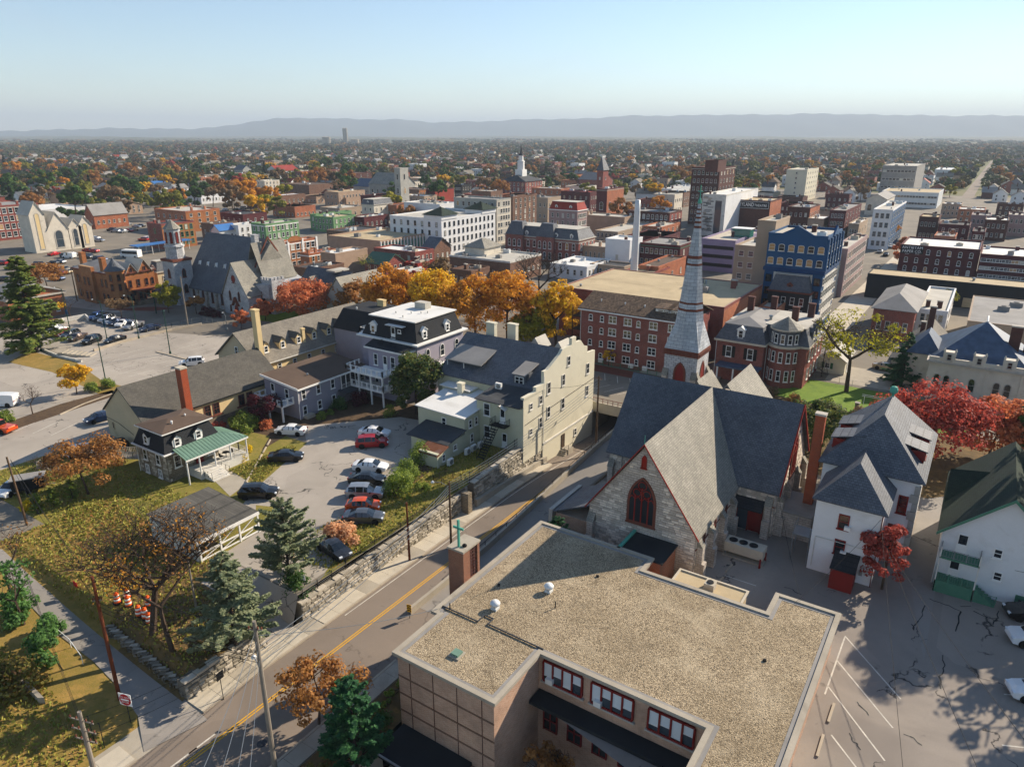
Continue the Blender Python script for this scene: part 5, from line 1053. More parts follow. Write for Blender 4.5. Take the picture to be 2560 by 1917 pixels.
# ================================================================== red mansard house with turret
T=thing('turret_house','red brick house with grey mansard roof, round turret and black shutters','house',(-30,130,0))
walls(T,-37.2,123.2,-29,126,0,7.2,'brick_red','front_wall');walls(T,-37.2,125.6,-22.4,139.5,0,7.2,'brick_red')
MB().box(-37.7,122.7,7.2,-28.6,126,7.55).box(-37.7,125.4,7.19,-21.9,140,7.54).obj('cornice','concrete_lt',T)
MB().fr((-37.6,122.8,-28.7,126.5),7.55,(-36.3,124.2,-29.8,127),10.2).obj('front_mansard','slate',T);MB().fr((-37.6,125.5,-22,139.9),7.55,(-36.2,127,-23.3,138.5),10.25).obj('mansard','slate',T)
hroof(T,-36.1,124.4,-30,138.2,10.25,11.2,'roof_grey',3,'y',.35);MB().box(-36.4,126.8,10.25,-23.1,138.7,10.42).obj('upper_roof','roof_lt',T)
MB().lathe(-26.2,126.2,[(2.5,0),(2.5,7.2)],10).obj('turret_wall','brick_red',T);MB().lathe(-26.2,126.2,[(2.95,7.19),(2.95,7.56)],16).obj('turret_cornice','concrete_lt',T);MB().lathe(-26.2,126.2,[(2.3,7.56),(2.3,10.2)],12).obj('turret_drum','slate',T);MB().lathe(-26.2,126.2,[(2.75,10.2),(2.75,10.45)],16).obj('turret_eave','concrete_lt',T);MB().lathe(-26.2,126.2,[(2.8,10.45),(.06,12.3)],10).obj('turret_roof','slate_tan_lit',T)
for k in range(5):
    a=R(-150+30*k);r_=2.28
    for z,h_,rr in((7.9,1.7,2.32),(4.6,1.9,2.5),(1.2,2.0,2.5)):
        me,pn=win_mesh('sash',.75,h_,'white','glass',False,True,.1);o=mesh_obj('window',me,T,(-26.2+rr*math.cos(a)+30,126.2+rr*math.sin(a)-130,z),a+math.pi/2);mesh_obj('pane',pn,o)
dormer(T,'S',-33.2,7.9,123.2,1.3,1.7,1.6,'white','white',.85,1.4,'white',.5)
for a in(129.5,132.6,135.7):dormer(T,'E',a,7.9,-22.3,1.2,1.6,1.5,'slate','slate',.8,1.3,'white',.5)
for x in(-35.0,-31.2):
    win(T,'S',x,4.4,123.17,1.05,2.0)
    for s in(-1,1):MB().box(x+s*.85-.28,123.1,4.4,x+s*.85+.28,123.18,6.4).obj('shutter','black',T)
win(T,'S',-31.6,.8,123.17,1.1,2.2);MB().box(-36.4,120.4,3.1,-28.9,123.18,3.4).obj('porch_roof','slate_blue',T);[MB().box(x-.12,120.6,0,x+.12,120.84,3.1).obj('porch_column','white',T)for x in(-36,-33.2,-31,-29.2)]
for a in(128.4,131,133.6,136.4):
    for z in(1.0,4.3):win(T,'E',a,z,-22.37,.95,2.0)
for x,y,h_ in((-34.8,134,13.4),(-26.2,131.5,13),(-24.4,136,13),(-31.6,138.2,13)):chimney(T,x,y,10,h_,1.1,.8,'brick_dk','brick_dk')
vent(T,-30,130,10.4,.25,.9,'steel');downpipe(T,-37.3,123.1,0,7.2);downpipe(T,-28.9,124.9,0,7.2)
# spiral fire stair
m=MB();c_=(-20.9,134.5)
m.tube((*c_,0),(*c_,8.2),.08)
for k in range(44):
    a=k*.45;z=.3+.18*k;m.add([(c_[0],c_[1],z),(c_[0]+.95*math.cos(a),c_[1]+.95*math.sin(a),z),(c_[0]+.95*math.cos(a+.4),c_[1]+.95*math.sin(a+.4),z)],[[0,1,2]]);m.tube((c_[0]+.95*math.cos(a),c_[1]+.95*math.sin(a),z),(c_[0]+.95*math.cos(a),c_[1]+.95*math.sin(a),z+.95),.02,n=4);m.tube((c_[0]+.95*math.cos(a),c_[1]+.95*math.sin(a),z+.95),(c_[0]+.95*math.cos(a+.45),c_[1]+.95*math.sin(a+.45),z+1.13),.025,n=4)
m.obj('spiral_stair','blackiron',T)
# cream garage and small shed
T=thing('cream_garage','cream gabled garage with green shuttered window by the spiral stair','garage',(-20,140,0));gwalls(T,-22.6,137.5,-17.6,146,0,2.6,4.3,'y','cream');groof(T,-22.6,137.5,-17.6,146,2.6,4.3,'y','roof_lt',.35);win(T,'S',-20.6,.9,137.47,.9,1.1,'six');[MB().box(-20.6+s*.75-.22,137.4,.9,-20.6+s*.75+.22,137.48,2.0).obj('shutter','conegreen',T)for s in(-1,1)];win(T,'E',141,.1,-17.57,2.6,2.1,'plain','white','white',name='garage_door')
T=thing('garden_shed','small cream shed with dark roof next to the evergreen','shed',(-9,148,0));walls(T,-11,146.6,-6,150,0,2.2,'cream');MB().ext([(-11.3,146.2,2.2),(-5.7,146.2,2.2),(-5.7,150.3,3.0),(-11.3,150.3,3.0)],(0,0,.12)).obj('roof','roof_dark',T);win(T,'S',-9.4,.9,146.57,.9,.9,'six')
T=thing('white_gabled_cottage','small white gabled cottage behind the evergreen','house',(-6,156,0));gwalls(T,-9,153,-3,163,0,4.0,6.8,'y','whitewall');groof(T,-9,153,-3,163,4,6.8,'y','shingle_grey',.3);win(T,'S',-6,2,152.97,.9,1.3);chimney(T,-7.4,157,5,7.6)
# limestone mansion
T=thing('limestone_mansion','pale limestone mansion with blue slate hipped roof and arched windows','house',(2,140,0))
walls(T,-4.4,133,9.6,150,0,6.2,'limestone');MB().box(-4.8,132.6,6.2,10,150.3,6.5).obj('cornice','stone_trim',T);MB().box(-4.5,132.9,6.5,9.7,133.3,7.2).obj('balustrade','limestone',T)
hroof(T,-4.4,133.3,9.6,150,6.55,12.2,'slate_blue',8.2,'y',.1);hroof(T,-8,137,-3,146,6.4,9.6,'slate_blue',2.4,'y',.2,'side_roof');walls(T,-7.9,137.1,-4.3,145.9,0,6.3,'limestone','side_wall')
MB().tube((2.6,141.2,12.25),(2.6,146,12.25),.14).obj('ridge_cap','steel_white',T)
for x in(-1.7,2.5,6.6):
    d=MB().box(x-.9,132.75,6.5,x+.9,134.2,8.3).obj('stone_dormer','limestone',T);MB().lathe(0,0,[(.5,-.15),(.5,.15)],12).obj('gable_shell','limestone',d);KIDS[d.name][-1].rotation_euler=(R(90),0,0);KIDS[d.name][-1].location=(x-2,133.2-140,8.35);me,_=win_mesh('sash',.7,1.1,'stone_trim','glass',True,True,.09);mesh_obj('window',me,d,(x-2,132.73-140,6.9));[MB().lathe(x+s*.8,132.95,[(.14,8.3),(.2,8.5),(.05,8.9)],8).obj('pinnacle','limestone',d)for s in(-1,1)]
for x in(-2.9,-1.5,2.1,5.5,7.0):win(T,'S',x,2.0,132.97,1.05,2.4,'arch','stone_trim','glass',fw=.12)
for x in(-.1,3.9,8.6):MB().box(x-.15,132.85,.3,x+.15,133.02,6.1).obj('pilaster','limestone',T)
win(T,'W',140,2,-7.92,1.0,2.2,'arch','stone_trim')
for x,y,w in((-5.9,148.4,1.0),(6.8,139.6,1.6),(9.0,143,1.2)):chimney(T,x,y,6,12.5,w,.9,'brick_dk','stone_trim')
# ================================================================== stone cathedral on the left
T=thing('stone_cathedral','large grey stone church with steep slate nave roof and octagonal bell tower','church',(-160,112,0))
gwalls(T,-174,107,-150,124.2,0,4.6,17.2,'x','stone_white');groof(T,-174,107,-150,124.2,4.6,17.2,'x','slate',.4,.2,'nave_roof')
gwalls(T,-155.4,105.2,-145.8,115,0,5.2,12.7,'y','stone_white','transept_wall');groof(T,-155.4,105.2,-145.8,115,5.2,12.7,'y','slate_tan_lit',.3,.2,'transept_roof');groof(T,-154,111.4,-147,121,8,16.6,'y','slate_tan_lit',.2,.2,'crossing_roof')
m=MB();m.ext([(-149.6,106.2,3.9),(-149.6,115.6,17.6),(-149.6,125,3.9),(-149.6,125,4.5),(-149.6,115.6,18.2),(-149.6,106.2,4.5)],(.25,0,0));m.obj('gable_coping','brownstone',T)
MB().ext([(-150,107.4,4),(-150,123.8,4),(-144,121,4),(-144,110,4)],(0,0,3.4)).obj('east_block','stone_white',T);walls(T,-147.5,110.6,-143.4,114.6,0,8.4,'stone_white','porch_tower');m=MB();[m.box(-147.5+1.05*k,110.55,8.4,-146.9+1.05*k,111,9.0)for k in range(4)];[m.box(-143.8,110.6+1.05*k,8.4,-143.35,111.2+1.05*k,9.0)for k in range(4)];m.obj('battlement','stone_white',T)
MB().ext([(-149.9,108,7.4),(-149.9,123.4,7.4),(-149.9,115.6,16.4)],(1.2,0,0)).obj('east_gable_roof','slate_tan_lit',T)
for x in(-171.5,-168,-164.5,-161,-157.6):dormer(T,'S',x,9.3,110.4,.9,.5,1.2,'white','white',.4,.35,'white',.9,.05,'plain',False)
for x in(-170.5,-166.6,-162.7,-158.8):win(T,'S',x,1.2,106.97,.9,3.0,'gothic','brownstone','stained',fw=.15);buttress(T,x+1.95,107,0,3.2,'S',.8,.7)
for x,z,w,h_ in((-152.6,3.6,.75,2.4),(-149.2,3.6,.75,2.4),(-152.9,.8,.6,1.6),(-148.5,.8,.6,1.6)):win(T,'S',x,z,105.17,w,h_,'gothic','brownstone','stained',fw=.14)
win(T,'S',-150.6,8.0,105.17,1.5,1.9,'round','brownstone','dkred',fw=.2);win(T,'S',-150.6,.1,105.1,1.4,2.6,'gothic','brownstone','dkred',name='door');MB().ext([(-151.9,104.6,2.4),(-150.6,104.6,4.6),(-149.3,104.6,2.4),(-149.7,104.6,2.4),(-150.6,104.6,4.0),(-151.5,104.6,2.4)],(0,.6,0)).obj('door_gable','brownstone',T)
for a in(109.5,112.6):win(T,'E',a,1.0 if a>111 else 3.4,-143.37 if a>111 else-145.77,1.0,2.6,'gothic','brownstone','dkred' if a>111 else 'stained',fw=.16)
win(T,'E',112.6,5,-143.37,.9,2.0,'gothic','brownstone','dkred');win(T,'S',-145.4,4.6,110.57,.9,2.2,'gothic','brownstone','dkred');win(T,'S',-145.4,.1,110.57,1.3,2.6,'gothic','brownstone','dkred',name='door')
chimney(T,-151.6,113.4,14,18.6,1.5,1.2,'stone_white','stone_white')
walls(T,-177,103.4,-172,108.4,0,11.4,'stone_white','tower');MB().box(-177.25,103.15,11.2,-171.75,108.65,11.8).obj('tower_band','brownstone',T);MB().lathe(-174.5,105.9,[(2.3,11.8),(2.2,14.6),(2.5,14.7),(2.5,15.1),(2.0,15.2),(1.9,19.2),(2.2,19.3)],8,R(22.5)).obj('tower_lantern','stone_white',T);MB().lathe(-174.5,105.9,[(2.3,19.3),(.08,21.6)],8,R(22.5)).obj('tower_roof','slate_tan_lit',T)
for k in range(5):a=R(-135+45*k);me,pn=win_mesh('arch',.7,2.8,'brownstone','dkred',False,True,.1);o=mesh_obj('belfry_opening',me,T,(-174.5+1.86*math.cos(a)+160,105.9+1.86*math.sin(a)-112,15.8),a+math.pi/2);mesh_obj('pane',pn,o)
for z in(3,7):win(T,'S',-174.5,z,103.37,1.1,2.4,'gothic','brownstone','stained',fw=.16);win(T,'E',105.9,z,-171.97,1.1,2.4,'gothic','brownstone','stained',fw=.16)
m=MB();m.ext([(-181,102,3.0),(-176.8,102,3.4),(-176.8,107,5.4),(-181,107,5.0)],(0,0,.2));m.obj('porch_roof','slate',T);walls(T,-180.6,102.4,-177,106.8,0,3.1,'stone_white','porch_wall')
T=thing('slate_parish_hall','grey parish hall with steep slate roofs and pointed dormers behind the maples','building',(-130,122,0))
gwalls(T,-143,117.5,-128,127,0,5.2,10.2,'x','greystone');groof(T,-143,117.5,-128,127,5.2,10.2,'x','slate',.3);gwalls(T,-129,114.5,-120.5,128,0,5.2,10.4,'y','greystone','wing_wall');groof(T,-129,114.5,-120.5,128,5.2,10.4,'y','slate_tan_lit',.3,.2,'wing_roof');dormer(T,'S',-138,5.4,117.9,2.2,2,3,'greystone','slate_tan_lit',1.2,1.6,'brownstone',1.4);dormer(T,'E',121,5.6,-120.6,2.0,1.6,2.4,'greystone','slate',1.0,1.4,'white',1.0);win(T,'S',-124.8,1.5,114.47,1.,2.2);MB().box(-134,119.8,10.2,-131,124.6,10.6).obj('roof_deck','roof_lt',T)
# ================================================================== orange mansion with cone turret
T=thing('orange_brick_mansion','orange brick mansion with round cone-roofed turret by the traffic signals','house',(-192,98,0))
walls(T,-203,93.4,-183,104.2,0,8.2,'brick_orange2');walls(T,-198,92.6,-192,93.5,0,9.6,'brick_orange2','side_bay');MB().box(-203.4,93,8.2,-182.6,104.6,8.5).obj('cornice','brownstone',T);hroof(T,-203,93.4,-183,104.2,8.5,10.6,'roof_grey',5,'x',.2)
MB().lathe(-183.4,94.2,[(2.1,0),(2.1,9.0),(2.35,9.1),(2.35,9.5)],14).obj('turret','brick_orange2',T);MB().lathe(-183.4,94.2,[(2.55,9.5),(.9,11.4),(.05,12.6)],16).obj('turret_roof','slate',T)
for y,w,zt in((98,3.0,10.6),(101.6,3.6,11.2)):MB().ext([(-183.1,y-w/2,8.2),(-183.1,y+w/2,8.2),(-183.1,y,zt)],(.35,0,0)).obj('facade_gable','brick_orange2',T);groof(T,-190,y-w/2,-182.7,y+w/2,8.3,zt,'x','roof_lt',.2,.15,'gable_roof');win(T,'E',y,8.2,-182.72,.8,1.4,'arch','brownstone')
for y in(97.4,99.6,101.8,103.4):
    win(T,'E',y,4.5,-182.97,.9,1.9,'arch' if y>100 else 'sash','brownstone');win(T,'E',y,.9,-182.97,1.1,2.2,'arch','brownstone')
MB().box(-182.9,97.8,0,-180.6,103.8,1.2).obj('porch','stone_house',T);MB().box(-183,97.5,3.6,-180.8,103.9,3.85).obj('porch_roof','brownstone',T);[MB().lathe(-181,98+1.9*k,[(.22,1.2),(.2,3.6)],8).obj('porch_column','brownstone',T)for k in range(4)]
for x in(-201,-199.3,-196,-194,-189,-187):
    for z in(1,4.8):win(T,'S',x,z,93.37 if x<-198 or x>-192 else 92.57,.9,2.0,'sash','brownstone')
for k in range(3):a=R(-60+50*k);[mesh_obj('window',win_mesh('sash',.8,1.7,'brownstone','glass',True,True,.1)[0],T,(-183.4+2.1*math.cos(a)+192,94.2+2.1*math.sin(a)-98,z),a+math.pi/2)for z in(1.2,4.6,7.0)]
for x,y in((-202,96),(-188.5,94.2)):chimney(T,x,y,5,12.2,1.6,1.1,'brick_orange2','brick_orange2')
T=thing('brick_bank','orange brick bank with classical pediment and recessed columns behind the pine','building',(-192,78,0))
gwalls(T,-199,70.5,-187.4,83,0,5.6,7.8,'x','brick_or');groof(T,-199,70.5,-187.4,83,5.7,7.9,'x','roof_grey',.5);MB().box(-199.3,70.1,5.2,-187.0,83.4,5.6).obj('cornice','stone_trim',T);[MB().lathe(-187.1,74+2.1*k,[(.3,0),(.26,3.4)],10).obj('column','stone_trim',T)for k in range(3)];MB().box(-187.5,73.4,3.4,-186.7,79,3.9).obj('entablature','stone_trim',T);win(T,'E',81,1,-187.37,.9,2,'sash');win(T,'E',76.2,.1,-187.36,3.6,3.2,'plain','stone_trim','glass',name='door')
# ================================================================== generic town blocks laid out from the survey
TILE={'A':(.3888,0,300),'B':(.4069,800,300),'C':(.4069,1660,300)}
def tp(t,x,y):s,ox,oy=TILE[t];return ox+x*s,oy+y*s
BL=[];BLN=[]
def block(label,tile,N,Lx,Rx,h,wall,roof='roof_lt',S=(0,0),E=(0,0),name='brick_building',cat='building',ww=.95,wh=1.7,style='sash',frame='white_dirty',glass='glass',par_h=.45,pmat=None,Ewall=None,top=None,units=4,trim=None,group=None,zb=0.,band=None,mindepth=8.,depth=None):
    px,py=tp(tile,*N);x1,y0,_=at(px,py,h)
    x0=col_on_x(tp(tile,Lx,0)[0],y0,h,x1-300,x1);y1=col_on_y(tp(tile,Rx,0)[0],x1,h,y0,y0+260);y1=max(y1,y0+mindepth)if depth is None else y0+depth;x0=min(x0,x1-4)
    BL.append((x0,y0,x1,y1));BLN.append((name,(x0+x1)/2,(y0+y1)/2));r=random.Random(label)
    T=thing(name,label,cat,((x0+x1)/2,(y0+y1)/2,0),0,group)
    if not(top and top[0].startswith('gab')):walls(T,x0,y0,x1,y1,zb,h-.02 if top else h+.05-par_h,wall)
    if Ewall:MB().box(x1-.02,y0+.03,zb,x1+.03,y1-.03,h-.5).obj('side_wall',Ewall,T)  # on some brick blocks this puts the sunlit orange into the east wall colour
    if top is None:froof(T,x0,y0,x1,y1,h+.12,roof,par_h,pmat or wall,.3)
    elif top[0]=='hip':hroof(T,x0,y0,x1,y1,h,h+top[1],roof,None if len(top)<3 else top[2],'y' if(y1-y0)>(x1-x0)else 'x',.5)
    elif top[0]=='gabx':gwalls(T,x0,y0,x1,y1,zb,h,h+top[1],'x',wall);groof(T,x0,y0,x1,y1,h,h+top[1],'x',roof,.4)
    elif top[0]=='gaby':gwalls(T,x0,y0,x1,y1,zb,h,h+top[1],'y',wall);groof(T,x0,y0,x1,y1,h,h+top[1],'y',roof,.4)
    elif top[0]=='mans':
        i=top[2]if len(top)>2 else 1.2;MB().box(x0-.35,y0-.35,h,x1+.35,y1+.35,h+.3).obj('cornice',trim or 'stone_trim',T);MB().fr((x0,y0,x1,y1),h+.3,(x0+i,y0+i,x1-i,y1-i),h+.3+top[1]).obj('mansard',roof,T);MB().box(x0+i-.2,y0+i-.2,h+.3+top[1],x1-i+.2,y1-i+.2,h+.45+top[1]).obj('roof','roof_lt',T)
        nd=max(1,int((x1-x0)/5));[dormer(T,'S',x0+(x1-x0)*(k+.5)/nd,h+.5,y0+.3,1.3,1.3,1.3,trim or 'white',roof,.8,1.0,trim or 'white',.5)for k in range(nd)]
    for(n,fl),face,const,a0,a1,off in((S,'S',y0-.012,x0+.6,x1-.6,0),(E,'E',x1+.04,y0+.6,y1-.6,1)):
        if n and fl:
            fh=(h-1.2)/fl
            wins(T,face,const,a0,a1,n,[.9+fh*k+(fh-wh)*.35 for k in range(fl)],ww,wh,style=style,frame=frame,glass=glass,merged=True)
    if band:
        MB().box(x0-.06,y0-.06,h-.9,x1+.08,y1+.05,h-.6).obj('string_course',band,T)
    if top is None:
        for k in range(units):
            x,y=r.uniform(x0+1.5,x1-1.5),r.uniform(y0+1.5,y1-1.5);z=h+.12-par_h
            q=r.random()
            if q<.45:hvac(T,x,y,z,r.uniform(1.2,2.4),r.uniform(1,1.6),r.uniform(.7,1.2),r.choice(['steel_white','roof_grey','concrete_lt']))
            elif q<.7:chimney(T,x,y,z-.5,z+r.uniform(1.2,2),r.uniform(.7,1.1),.7,wall if 'brick' in wall else 'brick_dk','stone_trim')
            else:vent(T,x,y,z,r.uniform(.15,.3),r.uniform(.5,.9))
    T['_x']=1;del T['_x']
    return T,(x0,y0,x1,y1)
B_=block
# --- centre and right, near
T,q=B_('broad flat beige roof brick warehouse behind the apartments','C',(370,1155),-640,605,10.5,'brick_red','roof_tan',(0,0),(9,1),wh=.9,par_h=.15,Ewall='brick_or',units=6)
T,q=B_('low brick annex with pale flat roof joined to the warehouse','C',(700,1160),600,810,7,'brick_or','roof_lt',(0,0),(5,1),units=1,wh=1.)
T,q=B_('black painted mansard corner house beside the blue hotel','C',(895,1075),640,935,9.4,'blackbrick','slate',(4,3),(4,3),name='mansard_house',cat='house',top=('mans',3.4,1.),Ewall='white_dirty',trim='brownstone')
T,q=B_('blue and white seven-storey hotel with gabled parapet','C',(1010,720),645,1097,21.5,'bluepaint','roof_lt',(0,0),(0,0),name='hotel',ww=1.3,wh=1.6,units=4,pmat='bluepaint')
x0,y0,x1,y1=q
w5=(x1-x0)/6
MB().box(x0+w5,y0-.12,2,x1-w5,y0+.02,13.2).obj('white_facade','white_dirty',T);MB().box(x1-.02,y0+(y1-y0)*.16,2,x1+.1,y1-(y1-y0)*.12,13.2).obj('white_facade','white_dirty',T);MB().box(x0-.3,y0-.4,13.4,x1+.4,y1,14.2).obj('cornice','bluedark',T)
for k in range(6):
    for j,z in enumerate((2.6,5.4,8.2,11.0,14.9,17.8)):win(T,'S',x0+w5*(k+.5),z,y0-(.13 if 0<k<5 and z<13 else.03),1.3,1.55,'pair' if z<13 else 'seg','white_dirty' if z>13 else 'black','curtain_reflection' if(z>13 and(k+j)%3)else 'glass',True)  # upper panes: orange reflected light put into the pane colour
for k in range(9):
    for z in(2.6,5.4,8.2,11.0,14.9,17.8):win(T,'E',y0+(y1-y0)*(k+.5)/9,z,x1+.12,1.2,1.55,'sash','white_dirty','glass',True)
for c,d in(((x0+x1)/2,0),):MB().ext([(c-4,y0-.1,21.3),(c+4,y0-.1,21.3),(c,y0-.1,23.4)],(0,.5,0)).obj('parapet_gable','bluepaint',T)
MB().ext([(x1-.1,(y0+y1)/2-3,21.3),(x1-.1,(y0+y1)/2+3,21.3),(x1-.1,(y0+y1)/2,23.2)],(.4,0,0)).obj('parapet_gable','bluepaint',T)
for k in range(6):MB().box(x1+.03,y0+(y1-y0)*k/5.05,14.2,x1+.45,y0+(y1-y0)*k/5.05+.8,21).obj('blue_pier','bluepaint',T)
B_('beige hotel wing with brick-red window strips left of the blue hotel','C',(642,785),438,660,13.5,'stucco_tan','roof_lt',(3,4),name='hotel_wing',ww=1.4,wh=1.5,glass='glass_sky',mindepth=18)
B_('plain white lift tower rising behind the blue hotel','C',(690,625),592,775,23.5,'stucco_tan','roof_lt',units=1,name='lift_tower',mindepth=10)
T,q=B_('lilac painted concrete parking garage behind the steeple','C',(440,745),232,590,10.2,'lilac','concrete_lt',name='parking_garage',units=2,mindepth=30)
x0,y0,x1,y1=q
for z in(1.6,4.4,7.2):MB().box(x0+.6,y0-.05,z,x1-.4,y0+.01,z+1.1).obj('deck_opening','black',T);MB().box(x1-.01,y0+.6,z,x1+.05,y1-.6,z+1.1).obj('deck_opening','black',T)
for i in range(2):t=MB().box(x0+6+14*i,y0+12+8*i,10,x0+12+14*i,y0+16+8*i,12.6).obj('stair_head','glass_green',T);MB().box(x0+5.7+14*i,y0+11.7+8*i,12.6,x0+12.3+14*i,y0+16.3+8*i,12.8).obj('stair_roof','white',t)
B_('pinkish stone office row beyond the blue hotel along the avenue','C',(1130,795),1085,1252,13,'stucco_pink','roof_lt',(1,4),(13,4),name='office_building',ww=1.1,wh=1.7,mindepth=30)
B_('cream stone narrow building wedged between hotel and office row','C',(1080,835),1060,1118,11.5,'limestone','roof_lt',(1,3),(4,4),name='office_building')
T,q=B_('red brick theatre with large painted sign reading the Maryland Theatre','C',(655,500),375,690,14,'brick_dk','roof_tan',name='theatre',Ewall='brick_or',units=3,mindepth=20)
def text(par,s,face,a,z,const,size,mat,ext=.02,name='lettering',squeeze=1.):
    c=bpy.data.curves.new(name,'FONT');c.body=s;c.size=size;c.extrude=ext;c.align_x='CENTER';c.align_y='CENTER';c.space_character=1.08
    o=bpy.data.objects.new('tmp',c);COL.objects.link(o);bpy.context.view_layer.update();me=bpy.data.meshes.new_from_object(o.evaluated_get(bpy.context.evaluated_depsgraph_get()));bpy.data.objects.remove(o);bpy.data.curves.remove(c)
    me.materials.clear();me.materials.append(M(mat));b=root_loc(par);p={'S':(a,const,z),'E':(const,a,z)}[face]
    t=mesh_obj(name,me,par,(p[0]-b[0],p[1]-b[1],p[2]-b[2]));t.rotation_euler=(math.pi/2,0,ROT[face]);t.scale=(squeeze,1,1);return t
x0,y0,x1,y1=q;sx0,sx1=x0+(x1-x0)*.1,x1-.3
sg=MB().box(sx0,y0-.16,10.4,sx1,y0-.01,13.7).obj('painted_sign','signblack',T);m=MB();[m.box(sx0+.2,y0-.19,z,sx1-.2,y0-.16,z+.12)for z in(10.6,13.4)];[m.box(x,y0-.19,10.6,x+.12,y0-.16,13.5)for x in(sx0+.2,sx1-.32)];m.obj('sign_border','signwhite',T)
W_=sx1-sx0
t1=text(T,'MARYLAND','S',sx0+W_*.37,12.05,y0-.2,2.3,'signwhite');t1.scale=(W_*.5/max(.1,t1.dimensions.x),1,1)if t1.dimensions.x>0 else(1,1,1)
t2=text(T,'THEATRE','S',sx0+W_*.79,11.9,y0-.2,1.5,'signwhite');t2.scale=(W_*.30/max(.1,t2.dimensions.x),1,1)if t2.dimensions.x>0 else(1,1,1)
text(T,'THE','S',sx0+W_*.07,12.2,y0-.2,1.1,'signwhite')
T,q=B_('modern grey and white striped building with blank white side wall','C',(383,462),240,580,17.5,'white_dirty','roof_white',name='arts_building',Ewall='whitewall',units=4,mindepth=30)
x0,y0,x1,y1=q;r=random.Random(4)
for k in range(46):w=r.uniform(1.0,3.2);x=r.uniform(x0+.2,x1-5-w);z=2+.62*r.randrange(24);MB().box(x,y0-.06,z,x+w,y0-.005,z+.42).obj('cladding_strip',('stucco_tan','roof_grey','roof_dark')[k%3],T)
MB().box(x1-4.4,y0-.1,1,x1-1.6,y0-.01,15).obj('glass_strip','glass_sky',T)
B_('tall dark brown brick hotel tower with white arched top windows','C',(345,295),172,392,27,'brick_dk','roof_brown',(6,7),(5,7),name='brick_tower',ww=1.2,wh=1.9,style='seg',units=3,band='stone_trim',mindepth=24)
B_('brown brick penthouse block on the back of the tall hotel tower','C',(335,250),255,385,31,'brick_dk','roof_brown',(0,0),(2,1),name='brick_tower',units=0,mindepth=10,zb=26)
B_('plain cream apartment tower right of the theatre','C',(882,308),755,952,20,'cream','roof_lt',(1,6),(5,6),name='apartment_tower',ww=1.1,wh=1.3,units=2,mindepth=20)
B_('white and pale blue five-storey corner block on the avenue','C',(1408,555),1288,1490,15,'whitewall','roof_lt',(3,4),(8,4),name='corner_block',ww=1.3,wh=2.0,Ewall='bluepaint',glass='glass_sky',mindepth=26)
B_('brick block with dark roof between theatre and avenue','C',(900,540),762,960,11,'brick_dk','roof_grey',(4,2),(6,2),Ewall='brick_or',mindepth=20)
B_('dark red brick block with many chimneys near the avenue','C',(1120,560),1020,1215,11,'brick_maroon','roof_grey',(4,3),(5,3),units=4,mindepth=18)
B_('low tan commercial building with white flat roof near the avenue','C',(985,610),885,1030,7,'palebrick','roof_white',(3,1),(3,1),mindepth=16)
B_('low store with white roof in front of the white corner block','C',(1200,640),1135,1255,6,'stucco_tan','roof_white',(3,1),(3,1),mindepth=14)
B_('cream civic hall with triple arches beyond the avenue','C',(1370,490),1245,1420,8.5,'limestone','roof_grey',(3,1),(3,1),name='civic_hall',style='arch',ww=2.2,wh=3.6,top=('gaby',2.6),mindepth=20)
B_('long pale blue industrial building far along the avenue','C',(1690,450),1340,1720,9,'steel_white','roof_tan',(18,2),(0,0),name='factory',ww=1.6,wh=1.2,depth=40)
B_('big grey slab hospital block on the hazy right horizon','C',(1556,285),1345,1562,22,'roof_grey','roof_lt',(9,4),name='slab_block',ww=2.,wh=1.4,depth=60)
B_('low white warehouse roof on the far right plain','C',(1790,308),1665,1812,9,'steel_white','roof_white',name='warehouse',depth=60)
T,q=B_('long maroon brick paper warehouse with painted sign reading Antietam Paper Co.','C',(1945,800),1458,1990,9.2,'brick_maroon','roof_white',(7,3),name='paper_warehouse',ww=1.0,wh=1.6,units=3,style='seg',frame='white',depth=22)
x0,y0,x1,y1=q
MB().box(x0+.2,y0-.12,6.6,x0+6.4,y0-.01,9.2).obj('painted_sign','signblack',T);text(T,'ANTIETAM','S',x0+3.3,8.45,y0-.14,1.15,'signwhite',squeeze=.98);text(T,'PAPER CO.','S',x0+3.3,7.3,y0-.14,1.15,'signwhite',squeeze=.92)
B_('maroon brick annex with wide white windows continuing the paper warehouse','C',(2330,852),1946,2420,8.2,'brick_maroon','roof_white',(6,3),name='paper_warehouse',ww=3.0,wh=1.0,frame='white',style='pair',depth=20)
T,q=B_('long dark train shed with tan flat roof beside the avenue','C',(2330,1045),1252,2500,6.4,'roof_black','roof_tan',name='train_shed',units=1,depth=9,par_h=.1)
x0,y0,x1,y1=q;[MB().box(x0+10+4.3*k,y0-.06,.2,x0+12.2+4.3*k,y0-.005,2.6).obj('shed_bay',('roof_tan','brick_or','limestone')[k%3],T)for k in range(9)]
for k in range(5):t=thing('platform_canopy','long pale platform canopy behind the train shed, %s from the avenue'%['first','second','third','fourth','fifth'][k],'canopy',(x0+8+9*k,y1+4+1.6*k,0),0,'platform canopies');mbl(MB().box(-6,-1,4.2,6,1,4.45),'canopy_roof','concrete_lt',t);[mbl(MB().tube((x,0,0),(x,0,4.2),.1),'post','brownstone',t)for x in(-5,-1.6,1.6,5)]
B_('brick hall with grey hipped roof behind the tall yellow-green tree','C',(1545,1180),1290,1610,6.8,'brick_red','roof_grey',(4,1),(5,1),name='brick_hall',top=('hip',2.6,6),mindepth=18,wh=2.)
B_('wide grey membrane-roofed hall at the right edge','C',(2420,1300),1865,2600,7,'stucco_tan','roof_grey',name='grey_hall',units=2,depth=28,par_h=.1)
